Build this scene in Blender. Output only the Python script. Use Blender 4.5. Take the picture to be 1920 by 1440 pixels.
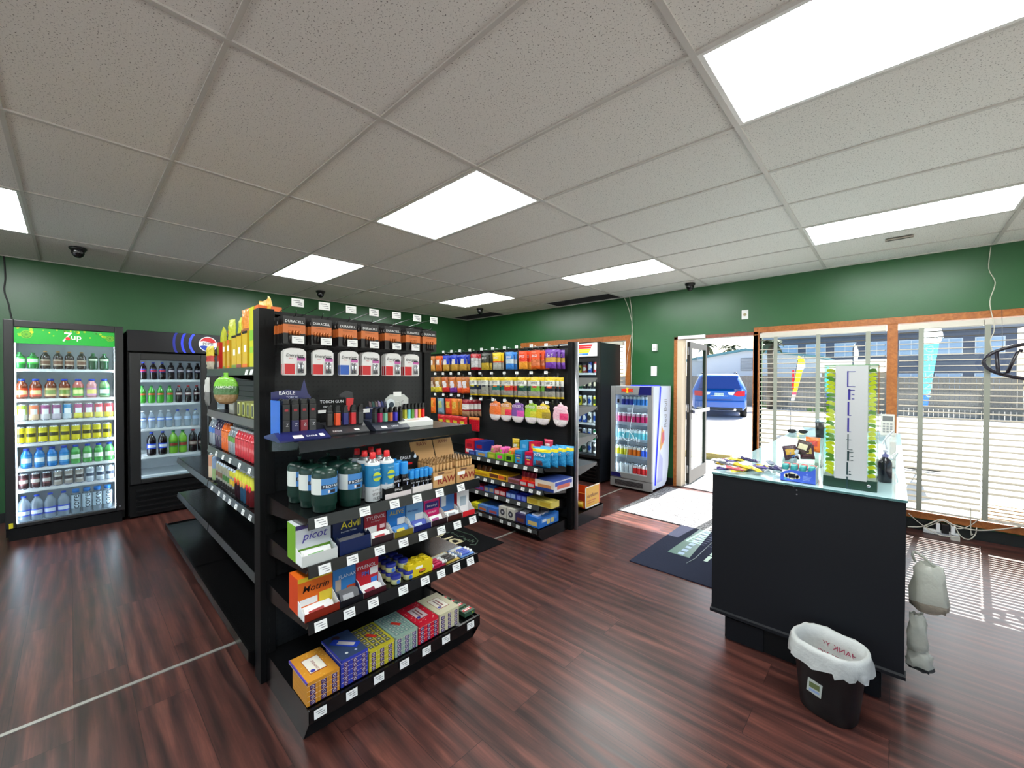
import bpy, math, random
from mathutils import Vector, Matrix
PI = math.pi
random.seed(7)
for o in list(bpy.data.objects):
    bpy.data.objects.remove(o)
scene = bpy.context.scene
COL = scene.collection

# ---------------------------------------------------------------- camera
FOC, YAW, PITCH, ROLL, EYE = 770.6, -0.7493, -0.0128, 0.0027, 1.479
_f = Vector((math.sin(YAW)*math.cos(PITCH), math.cos(YAW)*math.cos(PITCH), math.sin(PITCH)))
_r0 = Vector((math.cos(YAW), -math.sin(YAW), 0))
_u0 = _r0.cross(_f)
_r = _r0*math.cos(ROLL) + _u0*math.sin(ROLL)
_u = -_r0*math.sin(ROLL) + _u0*math.cos(ROLL)
cam_d = bpy.data.cameras.new('camera')
cam_d.sensor_width = 36
cam_d.lens = FOC/1920*36
cam_d.clip_start, cam_d.clip_end = 0.05, 500
cam = bpy.data.objects.new('camera', cam_d)
COL.objects.link(cam)
M = Matrix((_r, _u, -_f)).transposed().to_4x4()
M.translation = (0, 0, EYE)
cam.matrix_world = M
scene.camera = cam

def P(px, py, ax, val):
    """where a sight line meets the plane axis=val (used for measuring real positions)"""
    d = _f + _r*((px-960)/FOC) - _u*((py-720)/FOC)
    i = 'xyz'.index(ax)
    c = Vector((0, 0, EYE))
    return c + d*((val-c[i])/d[i])

# ---------------------------------------------------------------- world, sun, exposure
world = bpy.data.worlds.new('sky')
scene.world = world
world.use_nodes = True
wn = world.node_tree
bg = wn.nodes['Background']
sky = wn.nodes.new('ShaderNodeTexSky')
sky.sky_type = 'NISHITA'
sky.sun_disc = False
sky.sun_elevation = math.radians(45)
sky.sun_rotation = math.radians(0)
sky.air_density, sky.dust_density, sky.ozone_density = 1.0, 2.0, 1.0
wn.links.new(sky.outputs[0], bg.inputs[0])
bg.inputs[1].default_value = 0.42
sun_d = bpy.data.lights.new('sun', 'SUN')
sun_d.energy = 26
sun_d.angle = math.radians(0.25)
sun_d.color = (1, .96, .9)
sun = bpy.data.objects.new('sun', sun_d)
COL.objects.link(sun)
sun.rotation_euler = Vector((-.095, -1, -1.0)).to_track_quat('-Z', 'Y').to_euler()
sun.location = (0, 20, 20)
scene.view_settings.view_transform = 'Standard'
scene.view_settings.look = 'None'
scene.view_settings.gamma = 1
scene.view_settings.use_curve_mapping = False
scene.view_settings.exposure = 0.0
LAMP = 23

# ---------------------------------------------------------------- materials
MC = {}
def lin(c):
    return tuple(((x/255)/12.92 if x/255 <= .04045 else ((x/255+.055)/1.055)**2.4) for x in c)
def mat(name, rgb=(128,128,128), rough=.5, metal=0, spec=.5, emit=0, bump=None, var=0, transl=0, coat=0):
    """rgb 0-255 sRGB"""
    if name in MC: return MC[name]
    m = bpy.data.materials.new(name); m.use_nodes = True
    nt = m.node_tree; b = nt.nodes['Principled BSDF']
    c = lin(rgb) + (1,)
    b.inputs['Base Color'].default_value = c
    b.inputs['Roughness'].default_value = rough
    b.inputs['Metallic'].default_value = metal
    b.inputs['Specular IOR Level'].default_value = spec
    if coat: b.inputs['Coat Weight'].default_value = coat
    if emit:
        b.inputs['Emission Color'].default_value = c
        b.inputs['Emission Strength'].default_value = emit
    if var:
        tc = nt.nodes.new('ShaderNodeTexCoord'); n = nt.nodes.new('ShaderNodeTexNoise')
        n.inputs['Scale'].default_value = 14; n.inputs['Detail'].default_value = 4
        mx = nt.nodes.new('ShaderNodeMix'); mx.data_type = 'RGBA'
        mx.inputs[6].default_value = tuple(x*(1-var) for x in c[:3])+(1,)
        mx.inputs[7].default_value = tuple(min(1, x*(1+var)) for x in c[:3])+(1,)
        nt.links.new(tc.outputs['Object'], n.inputs['Vector'])
        nt.links.new(n.outputs['Fac'], mx.inputs[0]); nt.links.new(mx.outputs[2], b.inputs['Base Color'])
    if bump:
        tc = nt.nodes.new('ShaderNodeTexCoord'); n = nt.nodes.new('ShaderNodeTexNoise')
        n.inputs['Scale'].default_value = bump[0]; n.inputs['Detail'].default_value = 3
        bp = nt.nodes.new('ShaderNodeBump'); bp.inputs['Strength'].default_value = bump[1]
        bp.inputs['Distance'].default_value = .01
        nt.links.new(tc.outputs['Object'], n.inputs['Vector']); nt.links.new(n.outputs['Fac'], bp.inputs['Height'])
        nt.links.new(bp.outputs[0], b.inputs['Normal'])
    if transl:
        out = nt.nodes['Material Output']; t = nt.nodes.new('ShaderNodeBsdfTranslucent')
        t.inputs[0].default_value = c
        mx = nt.nodes.new('ShaderNodeMixShader'); mx.inputs[0].default_value = transl
        nt.links.new(b.outputs[0], mx.inputs[1]); nt.links.new(t.outputs[0], mx.inputs[2])
        nt.links.new(mx.outputs[0], out.inputs[0])
    MC[name] = m
    return m
def glassmat(name, tint=(255,255,255), refl=1.0, rough=0.0, body=0.0, bodyrgb=(255,255,255)):
    """thin clear sheet: lets light straight through, mirrors by angle; body = share of milky diffuse"""
    if name in MC: return MC[name]
    m = bpy.data.materials.new(name); m.use_nodes = True
    nt = m.node_tree; nt.nodes.clear()
    out = nt.nodes.new('ShaderNodeOutputMaterial'); tr = nt.nodes.new('ShaderNodeBsdfTransparent')
    tr.inputs[0].default_value = lin(tint)+(1,)
    gl = nt.nodes.new('ShaderNodeBsdfGlossy'); gl.inputs['Roughness'].default_value = rough
    fr = nt.nodes.new('ShaderNodeFresnel'); fr.inputs[0].default_value = 1.45
    ge = nt.nodes.new('ShaderNodeNewGeometry'); mr = nt.nodes.new('ShaderNodeMapRange')
    mr.inputs[3].default_value = 1.45; mr.inputs[4].default_value = 1/1.45
    nt.links.new(ge.outputs['Backfacing'], mr.inputs[0]); nt.links.new(mr.outputs[0], fr.inputs[0])
    mu = nt.nodes.new('ShaderNodeMath'); mu.operation = 'MULTIPLY'; mu.inputs[1].default_value = refl
    mx = nt.nodes.new('ShaderNodeMixShader')
    nt.links.new(fr.outputs[0], mu.inputs[0]); nt.links.new(mu.outputs[0], mx.inputs[0])
    last = tr
    if body:
        df = nt.nodes.new('ShaderNodeBsdfDiffuse'); df.inputs[0].default_value = lin(bodyrgb)+(1,)
        tl = nt.nodes.new('ShaderNodeBsdfTranslucent'); tl.inputs[0].default_value = lin(bodyrgb)+(1,)
        m0 = nt.nodes.new('ShaderNodeMixShader'); m0.inputs[0].default_value = .5
        nt.links.new(df.outputs[0], m0.inputs[1]); nt.links.new(tl.outputs[0], m0.inputs[2])
        m1 = nt.nodes.new('ShaderNodeMixShader'); m1.inputs[0].default_value = body
        nt.links.new(tr.outputs[0], m1.inputs[1]); nt.links.new(m0.outputs[0], m1.inputs[2]); last = m1
    nt.links.new(last.outputs[0], mx.inputs[1]); nt.links.new(gl.outputs[0], mx.inputs[2])
    nt.links.new(mx.outputs[0], out.inputs[0])
    MC[name] = m
    return m
def C(*rgb, rough=.35):
    """printed / painted surface of a colour"""
    return mat('print_%d_%d_%d_%d' % (rgb+(int(rough*100),)), rgb, rough)

BLK = mat('black_powder_coat', (12,12,13), .22, spec=.45)
BLKM = mat('black_matte', (11,11,12), .55, spec=.25)
BLKP = mat('black_plastic', (14,14,15), .35)
WHT = mat('white_plastic', (235,235,235), .4)
WHITE = mat('white_paper', (240,240,238), .6)
CHR = mat('chrome', (200,200,205), .18, 1)
STL = mat('brushed_steel', (150,150,152), .35, .9)
WOOD = None
GLASS = glassmat('window_glass', (250,253,252))

# ---------------------------------------------------------------- mesh helpers
class MB:
    def __init__(s):
        s.v, s.f, s.m, s.s, s.ms = [], [], [], [], []
        s.T = None
    def mi(s, m):
        if m not in s.ms: s.ms.append(m)
        return s.ms.index(m)
    def pt(s, p):
        p = Vector(p)
        if s.T is not None: p = s.T @ p
        s.v.append(tuple(p)); return len(s.v)-1
    def face(s, idx, m, smooth=False):
        s.f.append(tuple(idx)); s.m.append(s.mi(m)); s.s.append(smooth)
    def quad(s, pts, m):
        s.face([s.pt(p) for p in pts], m)
    def box(s, x0, x1, y0, y1, z0, z1, m, front=None, top=None, side=None):
        a = [s.pt(p) for p in ((x0,y0,z0),(x1,y0,z0),(x1,y1,z0),(x0,y1,z0),(x0,y0,z1),(x1,y0,z1),(x1,y1,z1),(x0,y1,z1))]
        s.face((a[0],a[3],a[2],a[1]), m); s.face((a[4],a[5],a[6],a[7]), top or m)
        s.face((a[0],a[1],a[5],a[4]), front or m); s.face((a[2],a[3],a[7],a[6]), m)
        s.face((a[1],a[2],a[6],a[5]), side or m); s.face((a[3],a[0],a[4],a[7]), side or m)
        return s
    def prism(s, poly, ax, a0, a1, m, cap=None):
        """poly: 2D points on the two other axes (in xyz order), swept along ax"""
        def mk(p, a):
            if ax == 'x': return (a, p[0], p[1])
            if ax == 'y': return (p[0], a, p[1])
            return (p[0], p[1], a)
        A = [s.pt(mk(p, a0)) for p in poly]; B = [s.pt(mk(p, a1)) for p in poly]
        n = len(poly)
        for i in range(n):
            j = (i+1) % n
            s.face((A[i],A[j],B[j],B[i]), m)
        s.face(A[::-1], cap or m); s.face(B, cap or m)
        return s
    def lathe(s, prof, n, m, cx=0, cy=0, cz=0, smooth=True):
        """prof: (r,z) list; m material or fn(ring, sector)"""
        rings = []
        for r, z in prof:
            if r < 1e-6: rings.append([s.pt((cx, cy, cz+z))])
            else: rings.append([s.pt((cx+r*math.cos(2*PI*k/n-PI/2), cy+r*math.sin(2*PI*k/n-PI/2), cz+z)) for k in range(n)])
        for i in range(len(prof)-1):
            a, b = rings[i], rings[i+1]
            for k in range(n):
                k2 = (k+1) % n
                mm = m(i, k) if callable(m) else m
                if len(a) == 1 and len(b) == 1: continue
                if len(a) == 1: s.face((a[0], b[k2], b[k]), mm, smooth)
                elif len(b) == 1: s.face((a[k], a[k2], b[0]), mm, smooth)
                else: s.face((a[k], a[k2], b[k2], b[k]), mm, smooth)
        return s
    def cyl(s, p0, p1, r, m, n=10, r1=None, smooth=True):
        p0, p1 = Vector(p0), Vector(p1); d = (p1-p0).normalized()
        a = Vector((0,0,1)) if abs(d.z) < .9 else Vector((1,0,0))
        u = d.cross(a).normalized(); w = d.cross(u)
        r1 = r if r1 is None else r1
        A = [s.pt(p0+(u*math.cos(2*PI*k/n)+w*math.sin(2*PI*k/n))*r) for k in range(n)]
        B = [s.pt(p1+(u*math.cos(2*PI*k/n)+w*math.sin(2*PI*k/n))*r1) for k in range(n)]
        for k in range(n):
            s.face((A[k],B[k],B[(k+1)%n],A[(k+1)%n]), m, smooth)
        s.face(A, m); s.face(B[::-1], m)
        return s
    def tube(s, pts, r, m, n=6):
        pts = [Vector(p) for p in pts]; prev = None
        for i, p in enumerate(pts):
            d = (pts[min(i+1, len(pts)-1)]-pts[max(i-1, 0)]).normalized()
            a = Vector((0,0,1)) if abs(d.z) < .9 else Vector((1,0,0))
            u = d.cross(a).normalized(); w = d.cross(u)
            ring = [s.pt(p+(u*math.cos(2*PI*k/n)+w*math.sin(2*PI*k/n))*r) for k in range(n)]
            if prev:
                for k in range(n): s.face((prev[k],prev[(k+1)%n],ring[(k+1)%n],ring[k]), m, True)
            else: s.face(ring[::-1], m)
            prev = ring
        s.face(prev, m)
        return s
    def grid(s, nx, ny, fn, m, smooth=True):
        g = [[s.pt(fn(i/nx, j/ny)) for i in range(nx+1)] for j in range(ny+1)]
        for j in range(ny):
            for i in range(nx):
                mm = m((i+.5)/nx, (j+.5)/ny) if callable(m) else m
                s.face((g[j][i], g[j][i+1], g[j+1][i+1], g[j+1][i]), mm, smooth)
        return g
    def blob(s, c, rx, ry, rz, m, n=10, k=6, jit=0):
        pr = [(max(math.sin(PI*i/k), 0), -math.cos(PI*i/k)) for i in range(k+1)]
        s0 = len(s.v)
        T0 = s.T
        s.T = (T0 or Matrix()) @ Matrix.Translation(Vector(c)) @ Matrix.Diagonal((rx, ry, rz, 1))
        s.lathe(pr, n, m); s.T = T0
        if jit:
            for i in range(s0, len(s.v)):
                s.v[i] = tuple(x+random.uniform(-jit, jit) for x in s.v[i])
        return s
    def build(s, name, parent=None, loc=(0,0,0), rz=0, bevel=0):
        me = bpy.data.meshes.new(name)
        me.from_pydata(s.v, [], s.f)
        for m in s.ms: me.materials.append(m)
        me.polygons.foreach_set('material_index', s.m)
        me.polygons.foreach_set('use_smooth', s.s)
        me.update()
        o = bpy.data.objects.new(name, me); COL.objects.link(o)
        o.location = loc; o.rotation_euler = (0, 0, rz)
        if parent: o.parent = parent
        if bevel:
            b = o.modifiers.new('bevel', 'BEVEL'); b.width = bevel; b.segments = 2; b.limit_method = 'ANGLE'
        return o

def setp(o, label, cat, group=None):
    o['label'] = label; o['category'] = cat
    if group: o['group'] = group
    return o
def thing(name, label=None, cat=None, loc=(0,0,0), rz=0, group=None):
    o = bpy.data.objects.new(name, None); COL.objects.link(o)
    o.location = loc; o.rotation_euler = (0, 0, rz); o.empty_display_size = .05
    if label: setp(o, label, cat, group)
    return o
def struct(o):
    o['kind'] = 'structure'; return o
def dup(root):
    r = root.copy(); COL.objects.link(r)
    for ch in list(root.children):
        c = ch.copy(); COL.objects.link(c); c.parent = r
        for g in list(ch.children):
            d = g.copy(); COL.objects.link(d); d.parent = c
    return r
PROTO = {}
def place(key, builder, loc, rz, label, cat, group=None, rx=0, ry=0):
    """build one of a kind, then copies of it with copies of its parts"""
    if key in PROTO: o = dup(PROTO[key])
    else: o = builder(); PROTO[key] = o
    o.location = loc; o.rotation_euler = (rx, ry, rz)
    setp(o, label, cat)
    if group: o['group'] = group
    elif 'group' in o: del o['group']
    return o
ORD = ['first','second','third','fourth','fifth','sixth','seventh','eighth','ninth','tenth','eleventh','twelfth','thirteenth','fourteenth']

TXT = {}
def text(s, size, m, parent, x, y, z, rz=0, rx=90, ry=0, name='lettering', sx=1, bold=0, align='CENTER', roll=0, shear=0):
    """flat lettering; default stands upright facing -y of its parent"""
    k = (s, size, m.name, bold, align, shear)
    if k not in TXT:
        cu = bpy.data.curves.new('t', 'FONT'); cu.body = s; cu.size = size
        cu.align_x = align; cu.align_y = 'CENTER'; cu.offset = min(bold, size*.005); cu.shear = shear; cu.resolution_u = 2
        o = bpy.data.objects.new('t', cu); COL.objects.link(o)
        me = bpy.data.meshes.new_from_object(o.evaluated_get(bpy.context.evaluated_depsgraph_get()))
        bpy.data.objects.remove(o); me.materials.clear(); me.materials.append(m)
        TXT[k] = me
    o = bpy.data.objects.new(name, TXT[k]); COL.objects.link(o)
    R = Matrix.Rotation(rz, 4, 'Z') @ Matrix.Rotation(math.radians(rx), 4, 'X') @ Matrix.Rotation(roll, 4, 'Z')
    if ry: R = Matrix.Rotation(ry, 4, 'Y') @ R
    o.parent = parent
    o.matrix_local = Matrix.Translation(Vector((x, y, z))) @ R @ Matrix.Diagonal((sx, 1, 1, 1))
    return o
# ================================================================ room
XW, YN, ZC = -6.614, 5.711, 2.705       # left wall, window wall, ceiling
XE, YS = 3.10, -3.20
GX, GY = -3.0114, 0.4006                # ceiling grid origin (4 ft x 2 ft)

def nodes(m):
    nt = m.node_tree
    return nt, nt.nodes['Principled BSDF'], (lambda t, **k: nt.nodes.new(t)), nt.links.new

def floor_mat():
    m = mat('mahogany_laminate', (90,40,35), .3)
    nt, b, N, L = nodes(m)
    tc = N('ShaderNodeTexCoord')
    def mapped(sc):
        mp = N('ShaderNodeMapping'); mp.inputs['Scale'].default_value = sc
        L(tc.outputs['Object'], mp.inputs[0]); return mp
    br = N('ShaderNodeTexBrick')
    br.inputs['Scale'].default_value = 1; br.inputs['Brick Width'].default_value = 1.22
    br.inputs['Row Height'].default_value = .19; br.inputs['Mortar Size'].default_value = .0012
    br.inputs['Color1'].default_value = (0,0,0,1); br.inputs['Color2'].default_value = (1,1,1,1)
    br.inputs['Mortar'].default_value = (.5,.5,.5,1); br.offset = .37
    L(tc.outputs['Object'], br.inputs['Vector'])
    # per-plank offset so the grain changes from board to board
    off = N('ShaderNodeVectorMath'); off.operation = 'SCALE'; off.inputs['Scale'].default_value = 7.3
    L(br.outputs['Color'], off.inputs[0])
    ad = N('ShaderNodeVectorMath'); mp = mapped((1.0, 7.5, 1))
    L(mp.outputs[0], ad.inputs[0]); L(off.outputs[0], ad.inputs[1])
    n1 = N('ShaderNodeTexNoise'); n1.inputs['Scale'].default_value = 1.6; n1.inputs['Detail'].default_value = 7
    n1.inputs['Roughness'].default_value = .62; n1.inputs['Distortion'].default_value = 1.1
    L(ad.outputs[0], n1.inputs['Vector'])
    wv = N('ShaderNodeTexWave'); wv.wave_type = 'BANDS'; wv.bands_direction = 'Y'
    wv.inputs['Scale'].default_value = .55; wv.inputs['Distortion'].default_value = 16; wv.inputs['Detail'].default_value = 3
    wv.inputs['Detail Scale'].default_value = .5
    L(ad.outputs[0], wv.inputs['Vector'])
    n2 = N('ShaderNodeTexNoise'); n2.inputs['Scale'].default_value = 3; n2.inputs['Detail'].default_value = 5
    mp2 = mapped((1.2, 34, 1)); L(mp2.outputs[0], n2.inputs['Vector'])
    m1 = N('ShaderNodeMix'); m1.data_type = 'FLOAT'; m1.inputs[0].default_value = .20
    L(n1.outputs['Fac'], m1.inputs[2]); L(wv.outputs['Fac'], m1.inputs[3])
    m2 = N('ShaderNodeMix'); m2.data_type = 'FLOAT'; m2.inputs[0].default_value = .30
    L(m1.outputs[0], m2.inputs[2]); L(n2.outputs['Fac'], m2.inputs[3])
    cr = N('ShaderNodeValToRGB'); e = cr.color_ramp.elements
    e[0].position = .34; e[0].color = lin((44,26,26))+(1,)
    e[1].position = .66; e[1].color = lin((112,66,56))+(1,)
    k = cr.color_ramp.elements.new(.46); k.color = lin((70,41,37))+(1,)
    k = cr.color_ramp.elements.new(.55); k.color = lin((88,50,44))+(1,)
    L(m2.outputs[0], cr.inputs[0])
    # board to board tone and thin dark seams
    tone = N('ShaderNodeMix'); tone.data_type = 'RGBA'; tone.blend_type = 'MULTIPLY'; tone.inputs[0].default_value = .35
    L(cr.outputs[0], tone.inputs[6]); L(br.outputs['Color'], tone.inputs[7])
    seam = N('ShaderNodeMix'); seam.data_type = 'RGBA'; seam.inputs[7].default_value = lin((30,15,15))+(1,)
    L(br.outputs['Fac'], seam.inputs[0]); L(tone.outputs[2], seam.inputs[6])
    L(seam.outputs[2], b.inputs['Base Color'])
    rr = N('ShaderNodeMapRange'); rr.inputs[3].default_value = .24; rr.inputs[4].default_value = .4
    L(n1.outputs['Fac'], rr.inputs[0]); L(rr.outputs[0], b.inputs['Roughness'])
    bp = N('ShaderNodeBump'); bp.inputs['Strength'].default_value = .08; bp.inputs['Distance'].default_value = .001
    L(m2.outputs[0], bp.inputs['Height']); L(bp.outputs[0], b.inputs['Normal'])
    return m
def wall_mat():
    m = mat('green_wall_paint', (48,98,60), .33)
    nt, b, N, L = nodes(m)
    tc = N('ShaderNodeTexCoord'); n = N('ShaderNodeTexNoise'); n.inputs['Scale'].default_value = 1.1; n.inputs['Detail'].default_value = 5
    cr = N('ShaderNodeValToRGB'); e = cr.color_ramp.elements
    e[0].position = .3; e[0].color = lin((36,86,47))+(1,); e[1].position = .7; e[1].color = lin((47,100,57))+(1,)
    L(tc.outputs['Object'], n.inputs['Vector']); L(n.outputs['Fac'], cr.inputs[0]); L(cr.outputs[0], b.inputs['Base Color'])
    n2 = N('ShaderNodeTexNoise'); n2.inputs['Scale'].default_value = 60; L(tc.outputs['Object'], n2.inputs['Vector'])
    bp = N('ShaderNodeBump'); bp.inputs['Strength'].default_value = .15; bp.inputs['Distance'].default_value = .003
    L(n2.outputs['Fac'], bp.inputs['Height']); L(bp.outputs[0], b.inputs['Normal'])
    return m
def tile_mat():
    m = mat('acoustic_tile', (205,200,195), .9, spec=.2)
    nt, b, N, L = nodes(m)
    tc = N('ShaderNodeTexCoord')
    n = N('ShaderNodeTexNoise'); n.inputs['Scale'].default_value = 150; n.inputs['Detail'].default_value = 2; n.inputs['Roughness'].default_value = .6
    n3 = N('ShaderNodeTexNoise'); n3.inputs['Scale'].default_value = 260; n3.inputs['Detail'].default_value = 2
    L(tc.outputs['Object'], n.inputs['Vector']); L(tc.outputs['Object'], n3.inputs['Vector'])
    cr = N('ShaderNodeValToRGB'); e = cr.color_ramp.elements
    e[0].position = .335; e[0].color = lin((120,116,110))+(1,); e[1].position = .385; e[1].color = lin((238,235,229))+(1,)
    mx = N('ShaderNodeMix'); mx.data_type = 'RGBA'; mx.blend_type = 'MULTIPLY'; mx.inputs[0].default_value = .18
    L(n.outputs['Fac'], cr.inputs[0]); L(cr.outputs[0], mx.inputs[6]); L(n3.outputs['Fac'], mx.inputs[7])
    L(mx.outputs[2], b.inputs['Base Color'])
    return m
def wood_mat(name, c0, c1, rough=.4):
    m = mat(name, c0, rough)
    nt, b, N, L = nodes(m)
    tc = N('ShaderNodeTexCoord'); mp = N('ShaderNodeMapping'); mp.inputs['Scale'].default_value = (9, 9, 9)
    n = N('ShaderNodeTexNoise'); n.inputs['Scale'].default_value = 2.5; n.inputs['Detail'].default_value = 6; n.inputs['Distortion'].default_value = 1.5
    cr = N('ShaderNodeValToRGB'); e = cr.color_ramp.elements
    e[0].position = .3; e[0].color = lin(c0)+(1,); e[1].position = .7; e[1].color = lin(c1)+(1,)
    L(tc.outputs['Object'], mp.inputs[0]); L(mp.outputs[0], n.inputs['Vector']); L(n.outputs['Fac'], cr.inputs[0]); L(cr.outputs[0], b.inputs['Base Color'])
    return m
FLOORM, WALLM, TILEM = floor_mat(), wall_mat(), tile_mat()
WOOD = wood_mat('stained_oak_trim', (150,84,34), (184,112,52))
GRIDM = mat('ceiling_grid_paint', (196,192,186), .5)

struct(MB().box(XW, XE, YS, YN, -.12, 0, FLOORM).build('floor'))
# silver expansion strip across the boards
SEAM = mat('aluminium_strip', (168,165,158), .45, .6)
struct(MB().box(-2.690, -2.668, -1.6, 5.2, 0, .004, SEAM).build('trim_1'))

# left wall, rear wall, far side wall
struct(MB().box(XW-.12, XW, YS, YN, 0, ZC, WALLM).build('wall_left'))
PALEW = mat('off_white_paint', (226,224,218), .7)
w = MB(); SW = (-5.6, 1.6, .45, 2.30)       # unseen window added behind the camera to brighten the ceiling
w.box(XW-.12, SW[0], YS-.12, YS, 0, ZC, PALEW).box(SW[1], XE+.12, YS-.12, YS, 0, ZC, PALEW).box(SW[0], SW[1], YS-.12, YS, 0, SW[2], PALEW).box(SW[0], SW[1], YS-.12, YS, SW[3], ZC, PALEW)
struct(w.build('wall_rear'))
w = MB()
for x in (SW[0]+.03, -3.2, -.8, SW[1]-.03): w.box(x-.03, x+.03, YS-.10, YS-.02, SW[2], SW[3], WOOD)
w.box(SW[0], SW[1], YS-.10, YS-.02, SW[2], SW[2]+.06, WOOD).box(SW[0], SW[1], YS-.10, YS-.02, SW[3]-.06, SW[3], WOOD)
struct(w.build('window_added_rear')); struct(MB().box(SW[0], SW[1], YS-.061, YS-.055, SW[2], SW[3], GLASS).build('window_glass_added_rear'))
w = MB()
EW = (-2.6, 4.9, .45, 2.30)             # side window added out of frame so daylight lifts the ceiling
w.box(XE, XE+.12, YS, EW[0], 0, ZC, PALEW).box(XE, XE+.12, EW[1], YN+.14, 0, ZC, PALEW)
w.box(XE, XE+.12, EW[0], EW[1], 0, EW[2], PALEW).box(XE, XE+.12, EW[0], EW[1], EW[3], ZC, PALEW)
struct(w.build('wall_right'))
w = MB()
for y in (EW[0]+.03, -.1, 2.4, EW[1]-.03): w.box(XE+.02, XE+.10, y-.03, y+.03, EW[2], EW[3], WOOD)
w.box(XE+.02, XE+.10, EW[0], EW[1], EW[2], EW[2]+.06, WOOD).box(XE+.02, XE+.10, EW[0], EW[1], EW[3]-.06, EW[3], WOOD)
struct(w.build('window_added_side'))
struct(MB().box(XE+.055, XE+.061, EW[0], EW[1], EW[2], EW[3], GLASS).build('window_glass_added_side'))
# window wall with its openings
w = MB()
OW = [(-5.0, -2.97, .55, 2.06), (-2.19, -1.27, 0, 2.02), (-1.20, 2.30, .17, 2.05)]
xs = XW
for x0, x1, z0, z1 in OW:
    w.box(xs, x0, YN, YN+.14, 0, ZC, WALLM)
    if z0 > 0: w.box(x0, x1, YN, YN+.14, 0, z0, WALLM)
    w.box(x0, x1, YN, YN+.14, z1, ZC, WALLM); xs = x1
w.box(xs, XE, YN, YN+.14, 0, ZC, WALLM)
struct(w.build('wall_window_side'))
BASEM = mat('dark_cove_base', (22,26,24), .5)
b = MB()
for x0, x1 in ((XW, -2.24), (-1.265, XE)): b.box(x0, x1, YN-.008, YN, 0, .10, BASEM)
struct(b.build('baseboard_window_side'))
struct(MB().box(XW, XW+.008, YS, YN, 0, .10, BASEM).build('baseboard_left'))

# ceiling: one board per grid cell, missing ones open to the dark plenum
LIGHTS = [(u, v) for u in (-2, 0, 2) for v in (-2, 2, 6)]
MISSING = [(-1, 8), (-3, 8)]
c = MB(); g = MB()
us = range(-4, 6); vs = range(-7, 10)
def cell(u, v):
    return (max(GX+u*1.2192, XW), min(GX+(u+1)*1.2192, XE), max(GY+v*.6096, YS), min(GY+(v+1)*.6096, YN))
for u in us:
    for v in vs:
        x0, x1, y0, y1 = cell(u, v)
        if x1-x0 < .01 or y1-y0 < .01 or (u, v) in LIGHTS or (u, v) in MISSING: continue
        c.box(x0, x1, y0, y1, ZC+.008, ZC+.02, TILEM)
for u in range(-3, 6):
    x = GX+u*1.2192
    if XW < x < XE: g.box(x-.012, x+.012, YS, YN, ZC, ZC+.012, GRIDM)
for v in vs:
    y = GY+v*.6096
    if YS < y < YN: g.box(XW, XE, y-.009, y+.009, ZC+.001, ZC+.012, GRIDM)
for a in ((XW, XE, YN-.02, YN), (XW, XE, YS, YS+.02), (XW, XW+.02, YS, YN), (XE-.02, XE, YS, YN)):
    g.box(a[0], a[1], a[2], a[3], ZC-.001, ZC+.012, GRIDM)
struct(c.build('ceiling'))
struct(g.build('ceiling_grid'))
PLEN = mat('plenum_dark', (60,60,62), .9)
struct(MB().box(XW-.1, XE+.1, YS-.1, YN+.14, ZC+.5, ZC+.55, PLEN).box(XW-.12, XW, YS, YN, ZC, ZC+.5, PLEN)
       .box(XW-.12, XE+.1, YN, YN+.14, ZC, ZC+.5, PLEN).box(XE, XE+.12, YS, YN+.14, ZC, ZC+.5, PLEN).box(XW, XE, YS-.12, YS, ZC, ZC+.5, PLEN).build('ceiling_plenum'))
PIPE = mat('duct_metal', (120,122,124), .5, .3)
o = MB().cyl((-5.2, 5.5, ZC+.22), (-2.6, 5.5, ZC+.22), .09, PIPE, 12).build('duct')
setp(o, 'grey air duct glimpsed through missing ceiling tile above the window wall', 'duct')

# ceiling light panels
LENS = bpy.data.materials.new('lit_lens'); LENS.use_nodes = True
_b = LENS.node_tree.nodes['Principled BSDF']; _b.inputs['Base Color'].default_value = (.8,.8,.8,1)
_b.inputs['Emission Color'].default_value = (.95, 1, .98, 1); _b.inputs['Emission Strength'].default_value = LAMP
FRM = mat('light_frame', (225,225,222), .4)
lname = {(-2,-2):'ceiling light panel nearest the left wall, beyond the left edge cooler', (-2,2):'square looking ceiling light panel above the left shelving run',
 (-2,6):'smallest ceiling light panel, nearest the room corner', (0,-2):'ceiling light panel behind the camera on the cooler side', (0,2):'ceiling light panel over the aisle, centre of the ceiling',
 (0,6):'long ceiling light panel above the energy drink fridge', (2,-2):'ceiling light panel behind the camera on the counter side', (2,2):'biggest ceiling light panel above the counter front',
 (2,6):'long ceiling light panel beside the counter window'}
for (u, v) in LIGHTS:
    x0, x1, y0, y1 = cell(u, v)
    t = thing('ceiling_light', lname[(u,v)], 'ceiling light', ((x0+x1)/2, (y0+y1)/2, ZC), 0, 'ceiling light panels')
    hx, hy = (x1-x0)/2-.012, (y1-y0)/2-.009
    f = MB()
    for a in ((-hx, hx, -hy, -hy+.018), (-hx, hx, hy-.018, hy), (-hx, -hx+.018, -hy+.018, hy-.018), (hx-.018, hx, -hy+.018, hy-.018)):
        f.box(a[0], a[1], a[2], a[3], .002, .03, FRM)
    f.box(-hx, hx, -hy, hy, .06, .08, FRM)
    f.build('frame', t)
    MB().box(-hx+.018, hx-.018, -hy+.018, hy-.018, .008, .014, LENS).build('diffuser', t)

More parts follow.
